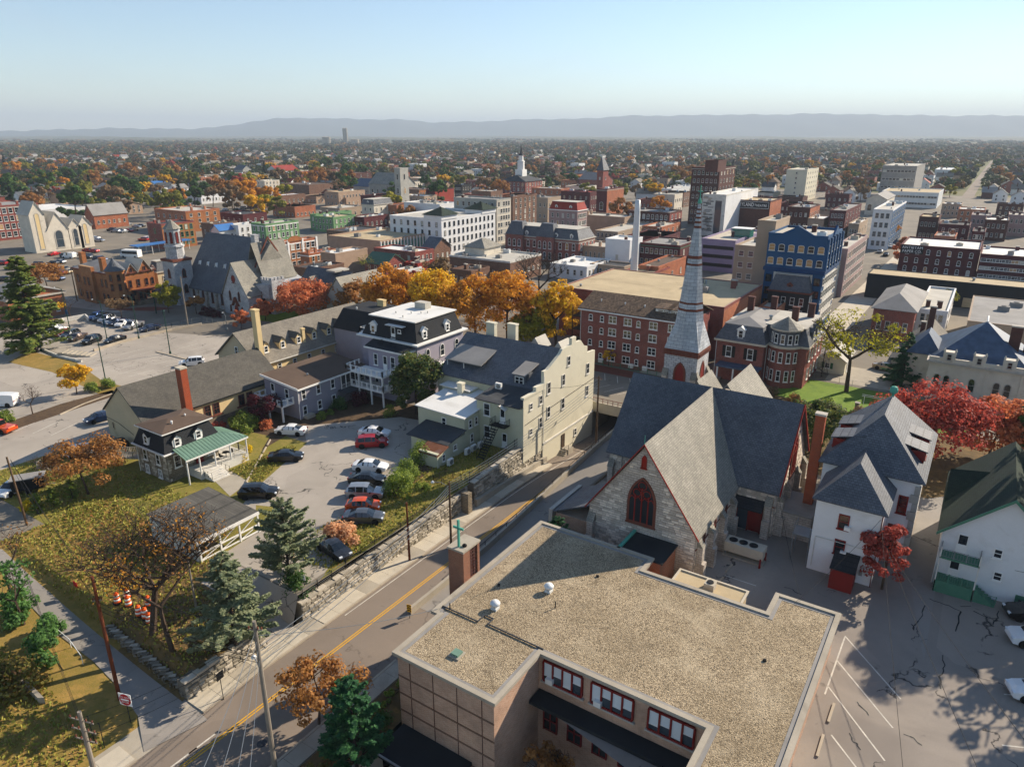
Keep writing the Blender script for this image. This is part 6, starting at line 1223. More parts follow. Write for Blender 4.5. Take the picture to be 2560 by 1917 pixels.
B_('white two-storey house with small flat roof right of the brick hall','C',(1745,1180),1560,1795,6.2,'whitewall','roof_lt',(4,2),(2,2),name='white_house',cat='house',units=2,mindepth=8)
for i,(N,Lx,Rx,h,wl,rf,l)in enumerate((((1690,600),1570,1710,10,'brick_dk','roof_tan','brick row block with blind white panel facing the avenue'),((1880,650),1690,1900,8,'brick_maroon','roof_dark','dark low brick workshop behind the paper warehouse'),((2010,590),1890,2050,9,'stucco_pink','roof_grey','grey pink row house behind the paper warehouse'),((2120,620),1975,2150,8.5,'brick_dk','roof_white','white roofed brick house in the hazy right rows'),((2260,590),2120,2300,9,'stucco_pink','roof_lt','pale stucco row house at the far right rows'),((1790,720),1660,1810,6,'brick_or','roof_grey','low orange brick shed below the right rows'),((1975,555),1810,1990,7,'brick_or','roof_white','long orange store with white roof beyond the right rows'),((1830,520),1710,1850,7,'stucco_tan','roof_white','white roofed store near the far avenue'),((1975,690),1895,2000,7,'brick_maroon','roof_dark','small maroon brick house with dark roof behind the warehouse'))):
    B_(l,'C',N,Lx,Rx,h,wl,rf,(4,2),(2,2),depth=14,units=3)
# --- centre
B_('white four-storey hotel block with green hipped corner towers','B',(745,612),428,1076,13.2,'whitewall','roof_lt',(7,4),(12,4),name='white_hotel',ww=1.0,wh=1.7,frame='roof_dark',units=4)
bx=BL[-1];T=[o for o in COL.objects if o.get('label')=='white four-storey hotel block with green hipped corner towers'][0]
for a,b in((bx[1],bx[1]+9),(bx[3]-9,bx[3])):MB().box(bx[2]-8,a-.2,13,bx[2]+.25,b+.2,14.6).obj('tower_top','whitewall',T);hroof(T,bx[2]-8,a,bx[2]+.2,b,14.6,17.2,'shingle_green',None,'x',.6,'tower_roof')
B_('grey weathered concrete office tower with pale stone front','B',(1085,492),822,1172,17.5,'greystone','roof_grey',(7,5),(5,6),name='office_tower',Ewall='limestone',ww=1.3,wh=1.8,units=5,band='stone_trim')
B_('brown brick tower next to the grey office tower','B',(1185,475),1160,1252,16,'brick_brown','roof_brown',(1,5),(5,6),name='brick_tower',ww=1.2,wh=1.7,mindepth=20)
T,q=B_('long low office with green glass bays and white fins','B',(370,745),48,682,7.6,'palebrick','roof_tan',name='glass_office',units=5)
x0,y0,x1,y1=q
for k in range(16):y=y0+(y1-y0)*k/16;MB().box(x1+.03,y+.3,.5,x1+.09,y+(y1-y0)/16-.3,6.6).obj('glass_bay','glass_green',T);MB().box(x1,y-.12,0,x1+.45,y+.18,7.4).obj('white_fin','white',T)
T,q=B_('red brick civic building with arched windows and grey mansard roof','B',(1590,745),1138,1690,8.0,'brick_red','slate',(11,2),(4,2),name='civic_building',style='arch',ww=1.2,wh=2.4,frame='white',top=('mans',3.2,1.6),band='stone_trim')
x0,y0,x1,y1=q
for k in range(2):a=x0+(x1-x0)*(.04+.42*k);walls(T,a,y0-1.2,a+7,y0+.02,0,8.6,'brick_red','pavilion_wall');MB().fr((a-.2,y0-1.4,a+7.2,y0+4),8.6,(a+1.2,y0+.4,a+5.8,y0+3),13.0).obj('pavilion_roof','slate',T);wins(T,'S',y0-1.22,a+.4,a+6.6,3,[1,4.6],1.2,2.6,style='arch',frame='white',merged=True)
B_('pinkish white hotel with dark red mansard','B',(1582,562),1407,1642,13,'stucco_pink','roof_red',(5,4),(6,4),name='mansard_hotel',top=('mans',3,1.0),units=0,trim='white')
B_('windowless tan brick theatre stagehouse','B',(1872,600),1582,1886,8.5,'palebrick','roof_lt',name='stagehouse',units=3,mindepth=12)
B_('tall red brick auditorium block with white arched windows','B',(1765,425),1700,1868,15,'brick_maroon','roof_lt',(1,1),(3,1),name='auditorium',Ewall='brick_or',style='arch',ww=2.2,wh=4.,frame='white',band='stone_trim',mindepth=20)
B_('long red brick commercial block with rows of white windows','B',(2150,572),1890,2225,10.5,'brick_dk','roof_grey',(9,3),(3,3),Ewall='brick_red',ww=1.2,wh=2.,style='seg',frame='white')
B_('brown brick two-storey block with green cornice left of the steeple','B',(2215,775),1958,2330,8.2,'brick_maroon','roof_grey',(8,2),(3,2),band='roof_green',ww=1.1,wh=1.7)
B_('tan concrete office with narrow slit windows','B',(1878,795),1588,1972,6.2,'palebrick','roof_lt',(10,1),(0,0),name='office_building',ww=.6,wh=2.6,units=2)
B_('white penthouse box on the tan concrete office','B',(1905,742),1755,1970,9.8,'whitewall','roof_white',(1,1),name='penthouse',units=1,mindepth=10)
B_('large brick flat-roofed store in the middle with white parapets','B',(1168,872),795,1360,6.6,'brick_brown','roof_lt',(6,1),(6,1),units=6,pmat='white_dirty',wh=1.2)
B_('low white flat-roofed clinic before the bare tree','B',(1640,905),1412,1790,4.2,'whitewall','roof_white',(5,1),(6,1),units=3,name='clinic')
B_('small red brick boiler house at the foot of the white stack','B',(1990,965),1812,2150,5.6,'brick_red','roof_tan',(4,1),(4,1),Ewall='brick_or',units=3,name='boiler_house')
B_('red brick garage wing behind the boiler house','B',(2080,905),1960,2250,6.4,'brick_or','roof_brown',(0,0),(3,1),units=2,mindepth=8)
B_('dark flat roofed store right of the clinic','B',(1870,905),1660,1935,4,'stucco_tan','roof_dark',(5,1),(2,1),units=2)
B_('small brick house with brown shingle roof behind the orange trees','B',(930,930),808,962,5.4,'brick_brown','roof_brown',(3,1),(2,1),name='brick_house',cat='house',mindepth=9)
B_('grey stone church nave with slate gable roof in the middle distance','B',(475,400),300,500,10,'greystone','slate_tan_lit',(5,1),name='stone_church',cat='church',style='gothic',ww=1.2,wh=4.5,top=('gabx',7),mindepth=18)
T,q=B_('square battlemented tower of the middle-distance stone church','B',(490,297),455,505,24,'greystone','roof_grey',(1,3),(1,3),name='church_tower',cat='tower',style='gothic',ww=1.2,wh=3.5,units=0,mindepth=7,par_h=.9)
B_('small gabled stone chapel in front of the middle-distance church','B',(300,410),205,388,6.5,'greystone','slate_blue',(4,1),(3,1),name='chapel',cat='church',style='gothic',top=('gabx',5),mindepth=14)
B_('long brown roofed market building with orange brick front','B',(608,430),476,702,9,'brick_brown','roof_brown',(2,1),(6,2),Ewall='brick_orange2',name='market_building')
B_('bright red painted warehouse block past the market','B',(705,430),650,822,9.5,'brick_maroon','roof_lt',(0,0),(0,0),Ewall='roof_red',name='warehouse')
T,q=B_('brick courthouse with dark hipped roof under a white cupola','B',(1262,380),1102,1366,11,'brick_red','roof_dark',(6,3),(6,3),name='courthouse',top=('hip',4,6),ww=1.2,wh=2.2,frame='white')
x0,y0,x1,y1=q;cx0,cy0=(x0+x1)/2,(y0+y1)/2
c_=MB().box(cx0-3,cy0-3,13,cx0+3,cy0+3,18.5).obj('cupola_base','white',T);MB().lathe(cx0,cy0,[(2.6,18.5),(2.5,23.5),(2.8,23.7),(2.6,24.2),(1.8,24.4),(1.6,27.6),(1.9,27.9)],8,.39).obj('cupola_drum','white',T);MB().lathe(cx0,cy0,[(1.9,27.9),(.7,30),(.08,35.5)],8,.39).obj('cupola_spire','roof_dark',T)
B_('flat brown brick school block behind the market','B',(185,330),-60,232,11,'brick_dk','roof_brown',(8,3),(3,3),mindepth=25)
B_('tan brick factory left of the grey church','B',(112,445),30,240,9.5,'palebrick','roof_tan',(3,2),(8,2),mindepth=22)
B_('low tan brick factory wing with chimney','B',(160,480),60,240,6,'palebrick','roof_brown',(3,1),(3,1),mindepth=12)
B_('beige stone terrace with mansard near the tan factory','B',(330,525),255,380,8,'limestone','slate',(2,2),(4,2),name='terrace',top=('mans',2.4,.8),mindepth=14)
B_('brick and glass pavilion with dark angular roof','B',(470,525),406,742,7.5,'brick_or','roof_dark',(2,1),(8,1),name='pavilion',mindepth=30)
B_('white clad rear block behind the white hotel','B',(735,520),515,800,10.5,'whitewall','roof_lt',(0,0),(2,2),units=8,mindepth=14)
B_('green painted shops in a low row left of centre','B',(80,600),-40,180,6.8,'green_wall','roof_tan',(5,2),(5,2),name='shop_row',mindepth=14)
B_('pale low store with rooftop clutter left of the white hotel','B',(120,545),0,220,6,'stucco_tan','roof_lt',(4,1),(4,1),units=5,mindepth=18)
B_('maroon low shop with white rear sheds','B',(270,600),182,420,6,'brick_maroon','roof_lt',(3,1),(5,1),units=4,mindepth=14)
B_('long olive roofed shop left of the green glass office','B',(180,690),40,330,6.5,'brick_brown','roof_dark',(3,1),(4,1),units=3,mindepth=18)
B_('brick house with green metal roof near the orange trees','B',(405,890),275,470,5.4,'brick_red','roof_green',(3,2),(3,2),name='brick_house',cat='house',top=('gabx',2.6),mindepth=8)
B_('brick row house with pale metal roof and tall chimneys','B',(585,815),330,655,7.4,'brick_red','roof_white',(4,2),(4,2),name='row_house',cat='house',units=5,mindepth=9)
B_('bright red painted rear wall house among the orange trees','B',(600,885),512,672,5,'roof_red','roof_lt',(3,1),(2,1),name='red_house',cat='house',mindepth=8)
B_('small white clapboard house below the red rear wall','B',(530,925),470,545,4,'whitewall','roof_lt',(2,1),(1,1),name='white_house',cat='house',mindepth=7)
B_('grey slate gabled house beside the glass office','B',(700,790),628,780,5.6,'brick_brown','slate',(2,1),(3,1),name='slate_house',cat='house',top=('gabx',3),mindepth=9)
B_('stone classical pavilion roof with pyramid skylight in the centre','B',(1010,790),890,1040,8.6,'limestone','slate_tan_lit',(2,1),name='pavilion',top=('hip',2.5),mindepth=9)
B_('dark hipped church with brick bell tower in the far centre','B',(1720,370),1590,1760,9,'brick_red','slate',(5,1),name='brick_church',cat='church',style='gothic',top=('gabx',5),mindepth=22)
T,q=B_('slender brick bell tower with spire in the far centre','B',(1740,310),1716,1752,22,'brick_red','slate',(1,3),(1,3),name='bell_tower',cat='tower',style='arch',mindepth=7,top=('hip',7))
for i,(N,Lx,Rx,h,wl,rf,l)in enumerate((((1480,425),1300,1500,8,'brick_or','roof_lt','low orange brick row right of the courthouse'),((1400,480),1255,1480,12,'stucco_tan','roof_grey','grey stair tower block behind the pink hotel'),((1660,445),1480,1705,11,'brick_maroon','roof_red','maroon mansard row left of the auditorium'),((960,375),860,970,8,'brick_red','roof_brown','small red brick store left of the courthouse'),((870,400),826,905,9,'blackbrick','roof_dark','black painted narrow store left of the courthouse'),((760,365),525,850,8,'palebrick','roof_lt','tan long block behind the red warehouse'),((1050,440),930,1100,11,'brick_brown','roof_lt','brown brick block behind the office tower'),((2180,460),2050,2212,11,'limestone','roof_lt','cream stone terrace left of the tall hotel tower'),((2160,425),2100,2290,9,'steel_white','roof_lt','white store row left of the tall hotel tower'),((2100,660),1980,2212,7,'brick_or','roof_lt','low orange brick store before the long commercial block'),((1830,690),1690,2060,6,'stucco_tan','roof_lt','low white roofed garage behind the tan office'),((640,470),490,700,7,'stucco_tan','roof_white','pale low store behind the brick pavilion'),((1000,460),880,1060,9,'brick_red','roof_lt','low red store behind the grey office tower'))):
    B_(l,'B',N,Lx,Rx,h,wl,rf,(5,2),(4,2),mindepth=12,units=3)
# white stack
x,y,_=at(1583,708,2);t=thing('smoke_stack','tall slender white smokestack rising over the town','chimney',(x,y,0));mbl(MB().lathe(0,0,[(1.15,0),(1.1,4),(.8,22),(.7,zat((x,y),500))],16),'shaft','steel_white',t,True);mbl(MB().lathe(0,0,[(1.5,0),(1.5,2.5),(1.2,2.6)],16),'base','brick_red',t)
# --- left
B_('four-storey red brick school block at the left edge','A',(-95,560),-260,166,14,'brick_red','roof_grey',(4,4),(8,4),name='brick_school',style='sash',ww=1.6,wh=2.2,frame='white',band='stone_trim',mindepth=20)
B_('brick block with angled grey roof beside the limestone church front','A',(165,680),150,285,9,'brick_red','roof_grey',(0,0),(2,1),name='brick_chapel',cat='church',style='arch',ww=3,wh=4.5,frame='white',top=('gabx',4),mindepth=12)
# limestone gabled church front
p0=at(225*.3888,300+860*.3888,0);T=thing('gabled_stone_church','modern limestone church front with stepped gables and gold arched panels','church',(p0[0],p0[1],0))
xe=p0[0]
def yc(px,z=4.):return col_on_y(px*.3888,xe,z,p0[1]-60,p0[1]+120)
for a,b,ze,zp,aw in((222,318,14,18.5,'gold'),(318,452,8,14.2,'arch'),(448,534,8,11.2,'arch'),(516,600,8.5,12,'gold')):
    ya,yb=yc(a),yc(b);yb=max(yb,ya+3);c_=(ya+yb)/2
    MB().ext([(xe,ya,0),(xe,yb,0),(xe,yb,ze),(xe,c_,zp),(xe,ya,ze)],(-9,0,0)).obj('gabled_bay','limestone',T);groof(T,xe-9.2,ya,xe+.05,yb,ze+.02,zp+.02,'x','roof_lt',.25,.2,'bay_roof')
    if aw=='gold':win(T,'E',c_,1.2,xe+.02,(yb-ya)*.34,ze*.95,'arch','stone_trim','yellowwall',True,fw=.2)
    else:win(T,'E',c_,1.0,xe+.02,(yb-ya)*.42,ze*.85,'arch','stone_trim','glass_sky',True,fw=.3)
B_('red brick chapel with big grey gabled roof on the left','A',(600,612),545,752,6.5,'brick_or','roof_grey',(2,1),(6,1),name='brick_chapel',cat='church',top=('gaby',4.5),mindepth=16)
B_('orange brick three-storey apartment block with flat pale roof on the left','A',(1190,590),990,1410,9.2,'brick_or','roof_lt',(5,2),(4,3),name='brick_apartments',Ewall='brick_orange2',units=6,ww=1.3,wh=1.6)
B_('brick shop building with green bay windows left of the cathedral tower','A',(1035,672),942,1135,9.6,'brick_red','roof_dark',(1,2),(6,3),name='shop_building',Ewall='brick_orange2',frame='green_wall',ww=1.3,wh=2,mindepth=14)
B_('pale green painted three-storey building with bay windows','A',(1705,672),1612,1888,9.6,'green_wall','roof_lt',(3,3),(7,3),name='green_building',frame='white',mindepth=16,ww=1.1,wh=1.8,band='white')
T,q=B_('ornate orange brick commercial block with arched parapet and white trim','A',(1748,800),1700,1990,9.5,'brick_or','roof_white',(1,2),(8,3),name='commercial_block',Ewall='brick_orange2',band='white',ww=1.5,wh=1.9,frame='white',mindepth=18)
x0,y0,x1,y1=q
for k in range(4):MB().box(x1+.02,y0+(y1-y0)*k/3.06,0,x1+.22,y0+(y1-y0)*k/3.06+.7,10).obj('white_pier','white',T)
MB().ext([(x1-.1,(y0+y1)/2-3,9.5)]+[(x1-.1,(y0+y1)/2-3*math.cos(math.pi*k/8),9.5+1.6*math.sin(math.pi*k/8))for k in range(1,8)]+[(x1-.1,(y0+y1)/2+3,9.5)],(.35,0,0)).obj('arched_parapet','brick_orange2',T)
B_('lower orange brick shop with balustrade beside the ornate block','A',(1985,862),1960,2148,6.4,'brick_or','roof_white',(1,1),(5,2),Ewall='brick_orange2',name='shop_building',band='white',mindepth=12)
B_('white low store with arcade of windows on the left','A',(1290,485),1207,1482,5.5,'whitewall','roof_lt',(2,1),(9,1),name='store',mindepth=18)
B_('long brown store with bright metal roof strip on the left','A',(1650,500),1582,1962,6.5,'brick_brown','steel_white',(2,1),(10,1),name='store',mindepth=26)
B_('small beige apartment cube among trees on the left','A',(1700,392),1645,1788,9,'limestone','roof_white',(2,3),(4,3),name='apartment_house',mindepth=14)
B_('large brown brick supermarket box on the left','A',(1985,420),1802,2108,9.5,'brick_brown','roof_brown',(0,0),(0,0),name='warehouse',mindepth=26)
B_('long red brick factory with rows of windows behind the supermarket box','A',(1935,335),1898,2260,11,'brick_red','roof_brown',(2,3),(12,3),name='factory',mindepth=40)
B_('stepped red brick church hall among far left trees','A',(1290,372),1214,1385,9,'brick_or','roof_tan',(2,1),(3,1),name='brick_hall',mindepth=16)
B_('white walled hall with wide red roof on the far left','A',(1790,330),1705,1925,7,'whitewall','roof_red',(3,1),(3,1),name='red_roof_hall',top=('gaby',5),mindepth=22)
B_('tan brick box building right of the supermarket box','A',(2130,470),2085,2300,8,'palebrick','roof_tan',(2,2),(6,2),mindepth=20)
B_('olive two-storey shop row on the left','A',(2030,610),1996,2260,7,'green_wall','roof_dark',(1,2),(8,2),name='shop_row',mindepth=14)
B_('white house with blue metal roof behind the cathedral','A',(1410,712),1358,1470,5,'whitewall','roof_blue',(2,1),(2,1),name='white_house',cat='house',top=('gaby',2),mindepth=8)
B_('white long shed behind the cathedral ridge','A',(1530,680),1455,1612,6.5,'whitewall','roof_lt',(2,2),(4,2),name='white_shed',cat='shed',mindepth=12)
B_('brown brick store beside the green shop building','A',(1370,670),1290,1420,6.5,'brick_brown','roof_brown',(2,1),(3,1),mindepth=12)
B_('maroon brick garage row right of the orange apartments','A',(1560,610),1410,1640,5.5,'brick_maroon','roof_dark',(4,1),(3,1),mindepth=14)
B_('white roof warehouse behind the red brick school','A',(140,590),-40,365,6.5,'whitewall','roof_white',(3,1),(5,1),name='warehouse',mindepth=30)
B_('grey mansard house squeezed behind the orange mansion','A',(1010,985),995,1140,6.5,'tanwall','slate',(1,2),(3,2),name='mansard_house',cat='house',top=('mans',2.6,.8),mindepth=9)
B_('pale tan flat roofed store with big side wall right of the ornate block','A',(2155,862),2060,2330,7,'palebrick','roof_white',mindepth=14,units=4)
B_('dark slate roofed store behind the parish hall','A',(2010,960),1880,2180,6,'brick_brown','roof_dark',(3,1),mindepth=12)
for i,(N,Lx,Rx,h,wl,rf,tpq,l)in enumerate((((700,395),556,775,6,'brick_or','roof_brown',('gabx',2),'orange brick row of low garages among left trees'),((130,500),82,275,6,'whitewall','slate',('gaby',3),'white hall with blue-grey roof at the far left'),((850,310),735,910,7,'whitewall','roof_grey',('gabx',3),'white twin gabled house among left trees'),((50,345),-20,110,7,'brick_red','roof_brown',('gabx',3),'red brick house at the far left edge'),((330,385),270,400,5,'whitewall','roof_lt',('gaby',2),'pale bungalow among far left trees'),((690,435),620,745,5,'palebrick','roof_grey',('gabx',2.5),'grey roofed house group in the left suburb'),((1000,415),950,1050,5,'whitewall','roof_blue',('gaby',2.2),'white house with pale blue roof in the left suburb'),((1560,320),1505,1620,9,'greystone','slate',('gabx',4),'grey church with slate roof among left trees'),((800,550),735,900,5,'palebrick','roof_tan',('gabx',1.5),'long tan roofed motel in the left middle'),((1130,440),1080,1180,5,'whitewall','roof_grey',('gaby',2.5),'white bungalow left of the white arcade store'))):
    B_(l,'A',N,Lx,Rx,h,wl,rf,(2,2),(3,2),top=tpq,mindepth=10)
# transit shelter
x,y,_=at(*tp('A',1030,850));t=thing('bus_shelter','long blue-roofed bus shelter beside the left car park','shelter',(x,y,0));mbl(MB().box(-2.5,-10,3.3,2.5,12,3.6),'roof','roof_blue',t);[mbl(MB().tube((s*2,-9+5*k,0),(s*2,-9+5*k,3.3),.1),'post','white',t)for s in(-1,1)for k in range(5)]
# far cement works silhouettes
for label,px,top_,w,py in(('tall cement works tower on the far plain',865,322,13,365),('grey cement silo left of the far cement tower',817,343,22,365),('grey cement silo right of the far cement tower',888,349,22,365)):
    x,y,_=at(px,py,0);d=math.hypot(x,y);s=d/F;t=thing('cement_works',label,'industrial tower',(x,y,0));h=zat((x,y),top_);hw=w*s/2
    if 'tower' in label.split()[2]:mbl(MB().box(-hw,-hw,0,hw,hw,h*.72).box(-hw*.7,-hw*.7,h*.72,hw*.9,hw*.7,h),'shaft','roof_dark',t);mbl(MB().box(-hw*1.6,-hw*1.2,0,-hw,hw*1.2,h*.35),'kiln_house','roof_grey',t)
    else:[mbl(MB().lathe(k*hw,0,[(hw*.52,0),(hw*.52,h),(hw*.1,h*1.05)],12),'silo','concrete',t)for k in(-.5,.5)]
# ================================================================== trees
def quads(C,S,up=.3,asp=1.,N=None):
    n=len(C);d=nr.normal(size=(n,3));d[:,2]=np.abs(d[:,2])+up;d/=np.linalg.norm(d,axis=1)[:,None]
    if N is not None:d=d*.5+N;d/=np.linalg.norm(d,axis=1)[:,None]
    a=np.cross(d,nr.normal(size=(n,3)));a/=np.linalg.norm(a,axis=1)[:,None]+1e-9;b=np.cross(d,a)
    S=np.asarray(S)[:,None];A,B=a*S*.5*asp,b*S*.5/asp
    V=np.stack([C-A*.55-B,C+A*.75-B*.35,C+A*.5+B,C-A*.8+B*.3],1).reshape(-1,3);return V,np.arange(n*4).reshape(-1,4)
def skeleton(r,H,tr,levels=4,spread=.9,first=.3,nb=(3,5),up=.35,shrink=.68,lean=(0,0),fork=1):
    seg=[];tips=[]
    def rec(p,d,L,rad,lv):
        k=3 if lv<2 else 2;q=p
        for i in range(k):
            d=(d+Vector((r.uniform(-1,1),r.uniform(-1,1),r.uniform(-.3,.6)))*(.10 if lv==0 else.2)).normalized();n=q+d*(L/k);r0=rad*(1-.35*i/k);seg.append((q.copy(),n.copy(),r0,rad*(1-.35*(i+1)/k)))
            if lv>0 and lv<levels and i>0 and r.random()<.6:
                e=(d+Vector((r.uniform(-1,1),r.uniform(-1,1),r.uniform(-.2,.6)))*spread).normalized();rec(n,e,L*shrink*.8,rad*.5,lv+1)
            q=n
        if lv>=levels:tips.append(q.copy());return
        c=r.randint(*nb);a0=r.uniform(0,6.28)
        for j in range(c):
            a=a0+6.283*j/c+r.uniform(-.4,.4);e=(d*(.55 if lv else.5)+Vector((math.cos(a),math.sin(a),r.uniform(.0,up)))*spread).normalized();rec(q,e,L*shrink*r.uniform(.8,1.15),rad*.62,lv+1)
    for f in range(fork):
        a=r.uniform(0,6.28)
        rec(Vector((0,0,0)),Vector((lean[0]+(.32*math.cos(a+f*3.14)if fork>1 else 0),lean[1]+(.32*math.sin(a+f*3.14)if fork>1 else 0),1)).normalized(),H*first,tr,0)
    return seg,tips
def fit(seg,tips,H):
    z=max(t.z for t in tips);s=H/z
    return[(a*s,b*s,r0,r1)for a,b,r0,r1 in seg],[t*s for t in tips]
def branch_mesh(seg,mat,minr=.012):
    m=MB()
    for a,b,r0,r1 in seg:m.tube(a,b,max(r0,minr),max(r1,minr*.7),6 if r0>.12 else(4 if r0>.04 else 3))
    return m.mesh('trunk',mat)
def leafy(seed,H,W,leaf,n,size,bark='bark',levels=3,first=.22,tr=None,shape=1.,low=.22):
    """broadleaf tree with leaves clumped through an uneven crown"""
    n=int(n*1.6);size*=1.18;r=random.Random(seed);seg,tips=skeleton(r,H,tr or H*.022,levels,.95,first,(3,4),.5);seg,tips=fit(seg,tips,H*.92)
    T_=np.array([t for t in tips]);w=max(.1,np.percentile(np.hypot(T_[:,0],T_[:,1]),92));k=W/2/w
    seg=[(Vector((a.x*k,a.y*k,a.z)),Vector((b.x*k,b.y*k,b.z)),r0,r1)for a,b,r0,r1 in seg];T_[:,:2]*=k
    lobes=[];L_=max(10,int(n/90))
    while len(lobes)<L_:
        if r.random()<.55:t=T_[r.randrange(len(T_))];lobes.append((t[0]*.95,t[1]*.95,max(H*low*1.15,t[2]*r.uniform(.75,1.0))))
        else:
            a=r.uniform(0,6.283);v=r.uniform(-.75,1);q=math.sqrt(max(0,1-v*v*.9))*W/2*r.uniform(.55,.95);lobes.append((q*math.cos(a),q*math.sin(a),H*(low+(1-low)*.5)+v*H*(1-low)*.46))
    lobes=np.array(lobes);idx=nr.integers(0,len(lobes),n);rad=W*.1*nr.uniform(.6,1.5,len(lobes))
    D=nr.normal(size=(n,3));D/=np.linalg.norm(D,axis=1)[:,None];rr=nr.uniform(.35,1.05,n)**.6
    C=lobes[idx]+D*(rad[idx]*rr)[:,None]*np.array([1.15,1.15,.85]);C[:,2]=np.maximum(C[:,2],H*low*.8)
    V,Q=quads(C,nr.uniform(.65,1.35,n)*size,.2,1.,D)
    return branch_mesh(seg,bark),mesh_np('crown',V,Q,leaf)
def conifer(seed,H,W,leaf,n,size,bark='bark_dk',droop=.25,base=.06,point=1.,ragged=.25):
    r=random.Random(seed);seg=[(Vector((0,0,0)),Vector((0,0,H)),H*.02,.02)];P=[];D=[];k=int(H*5)
    for i in range(k):
        z=H*(base+(1-base)*(i/k)**.9);q=1-(z/H-base)/(1-base);L_=W/2*(q**point)*r.uniform(1-ragged,1.08)+.12
        for j in range(3):
            a=r.uniform(0,6.283);e=Vector((math.cos(a)*L_,math.sin(a)*L_,-droop*L_+.12*L_));p=Vector((0,0,z));seg.append((p,p+e,.03+.02*q,.01))
            m=max(3,int(n*L_/(k*1.1*W/2)))
            for u in range(m):
                t=r.uniform(.18,1.03)**.75;s=r.uniform(-1,1)*.24*L_*(1.1-t);P.append(p+e*t+Vector((-math.sin(a)*s,math.cos(a)*s,r.uniform(-.08,.12)*L_*.5+.10*math.sin(t*3.1)*L_*.3)));D.append((math.cos(a)*.3,math.sin(a)*.3,.9))
    C=np.array([tuple(p)for p in P]);V,Q=quads(C,nr.uniform(.6,1.4,len(C))*size,.2,1.55,np.array(D))
    return branch_mesh(seg,bark),mesh_np('crown',V,Q,leaf)
def bare(seed,H,W,leaf=None,n=0,size=.2,bark='bark',levels=5,fork=1,tr=None,first=.22,lean=(0,0),where=(0,1)):
    r=random.Random(seed);seg,tips=skeleton(r,H,tr or H*.024,levels,.85,first,(2,3),.45,.72,lean,fork);seg,tips=fit(seg,tips,H)
    T_=np.array([t for t in tips]);c=T_[:,:2].mean(0)*0;w=np.percentile(np.hypot(T_[:,0],T_[:,1]),95);k=W/2/max(w,.1)
    seg=[(Vector((a.x*k,a.y*k,a.z)),Vector((b.x*k,b.y*k,b.z)),r0,r1)for a,b,r0,r1 in seg];T_[:,:2]*=k
    me=None
    if n:
        Ts=T_[(T_[:,2]>H*where[0])&(T_[:,2]<H*where[1])];Ts=Ts if len(Ts)>3 else T_;idx=nr.integers(0,len(Ts),n);C=Ts[idx]+nr.normal(size=(n,3))*W*.028;V,Q=quads(C,nr.uniform(.6,1.4,n)*size);me=mesh_np('crown',V,Q,leaf)
    return branch_mesh(seg,bark),me
def blob(seed,W,D,H,leaf,n,size,stem='bark_dk',top=.5,skirt=True):
    """shrub: leaves through a lumpy ellipsoid resting on the ground"""
    r=random.Random(seed);L_=26;lob=[]
    for _ in range(L_):a=r.uniform(0,6.283);v=r.uniform(.1,1);q=math.sqrt(max(0,1-(v*.85)**2))*r.uniform(.3,.85);lob.append((q*math.cos(a)*W/2,q*math.sin(a)*D/2,v*H*.82))
    lob=np.array(lob);i=nr.integers(0,L_,n);N=nr.normal(size=(n,3));N/=np.linalg.norm(N,axis=1)[:,None];rad=min(W,D,H*1.6)*.2
    C=lob[i]+N*rad*nr.uniform(.5,1.1,n)[:,None];C[:,2]=np.clip(C[:,2],.04,None);V,Q=quads(C,nr.uniform(.6,1.4,n)*size,.2,1.,N)
    m=MB();[m.tube((0,0,0),(x*.7,y*.7,z*.8),.03,.012,4)for x,y,z in lob[:8]]
    return m.mesh('stem',stem),mesh_np('foliage',V,Q,leaf)
def plant(name,label,cat,pair,loc,rz=0.,s=1.,group=None,names=('trunk','crown')):
    t=thing(name,label,cat,loc,rz,group)
    for nm,me in zip(names,pair):
        if me is not None:mesh_obj(nm,me,t)
    if s!=1:t.scale=(s,s,s)if not isinstance(s,tuple)else s
    return t
def P(px,py,z=0.):return at(px,py,z)
SH=('stem','foliage')
# ---- near trees
plant('pine_tree','tall loose pine with layered branches at the left edge','tree',conifer(1,19.5,14,'lf_pine',17000,.55,droop=.0,base=.02,point=.5,ragged=.6),(-158,62.5,0))
plant('bare_tree','forked half-bare tree with rusty leaves high on its left limb','tree',bare(14,12.5,13,'lf_rust',700,.2,levels=6,fork=2,tr=.3,first=.3,where=(.5,1)),at_fn(392,1640,hS),R(60))
plant('bare_tree','sparse tree with a few orange leaves over the carport','tree',bare(23,11.5,9.5,'lf_orange',420,.2,levels=6,tr=.24,first=.34),at_fn(430,1625,hS),R(200))
plant('small_tree','rust and pink leaved tree beside the stone cottage ramp','tree',leafy(9,7.5,9.5,'lf_rust',2600,.24,levels=4),(-87.0,36.5,0))
plant('spruce_tree','blue-grey spruce at the near end of the stone wall','tree',conifer(3,9.6,9.0,'lf_spruce',12000,.28,droop=-.1,base=.02,point=.7,ragged=.5),at_fn(590,1612,hS))
plant('spruce_tree','grey-green spruce beside the parked dark sedan','tree',conifer(4,8.0,8.0,'lf_spruce',10000,.27,droop=-.45,base=.02,point=.5,ragged=.55),(-53.2,39.2,-.3))
plant('evergreen_bush','dark green bush at the end of the retaining wall','bush',blob(31,3,3,2.6,'lf_green',1600,.22),(-50.8,38.0,-.9),names=SH)
plant('street_tree','orange-leaved street tree at the kerb below the school','tree',leafy(5,5.6,6.8,'lf_rust',2600,.2,levels=3,first=.3,low=.34),at(798,1812,-3))
plant('cypress_tree','dense dark green conical evergreen by the school entrance','tree',conifer(6,8.4,5.4,'lf_arbor',8000,.26,droop=-.45,base=.0,point=.55,ragged=.2),at(893,1925,-3))
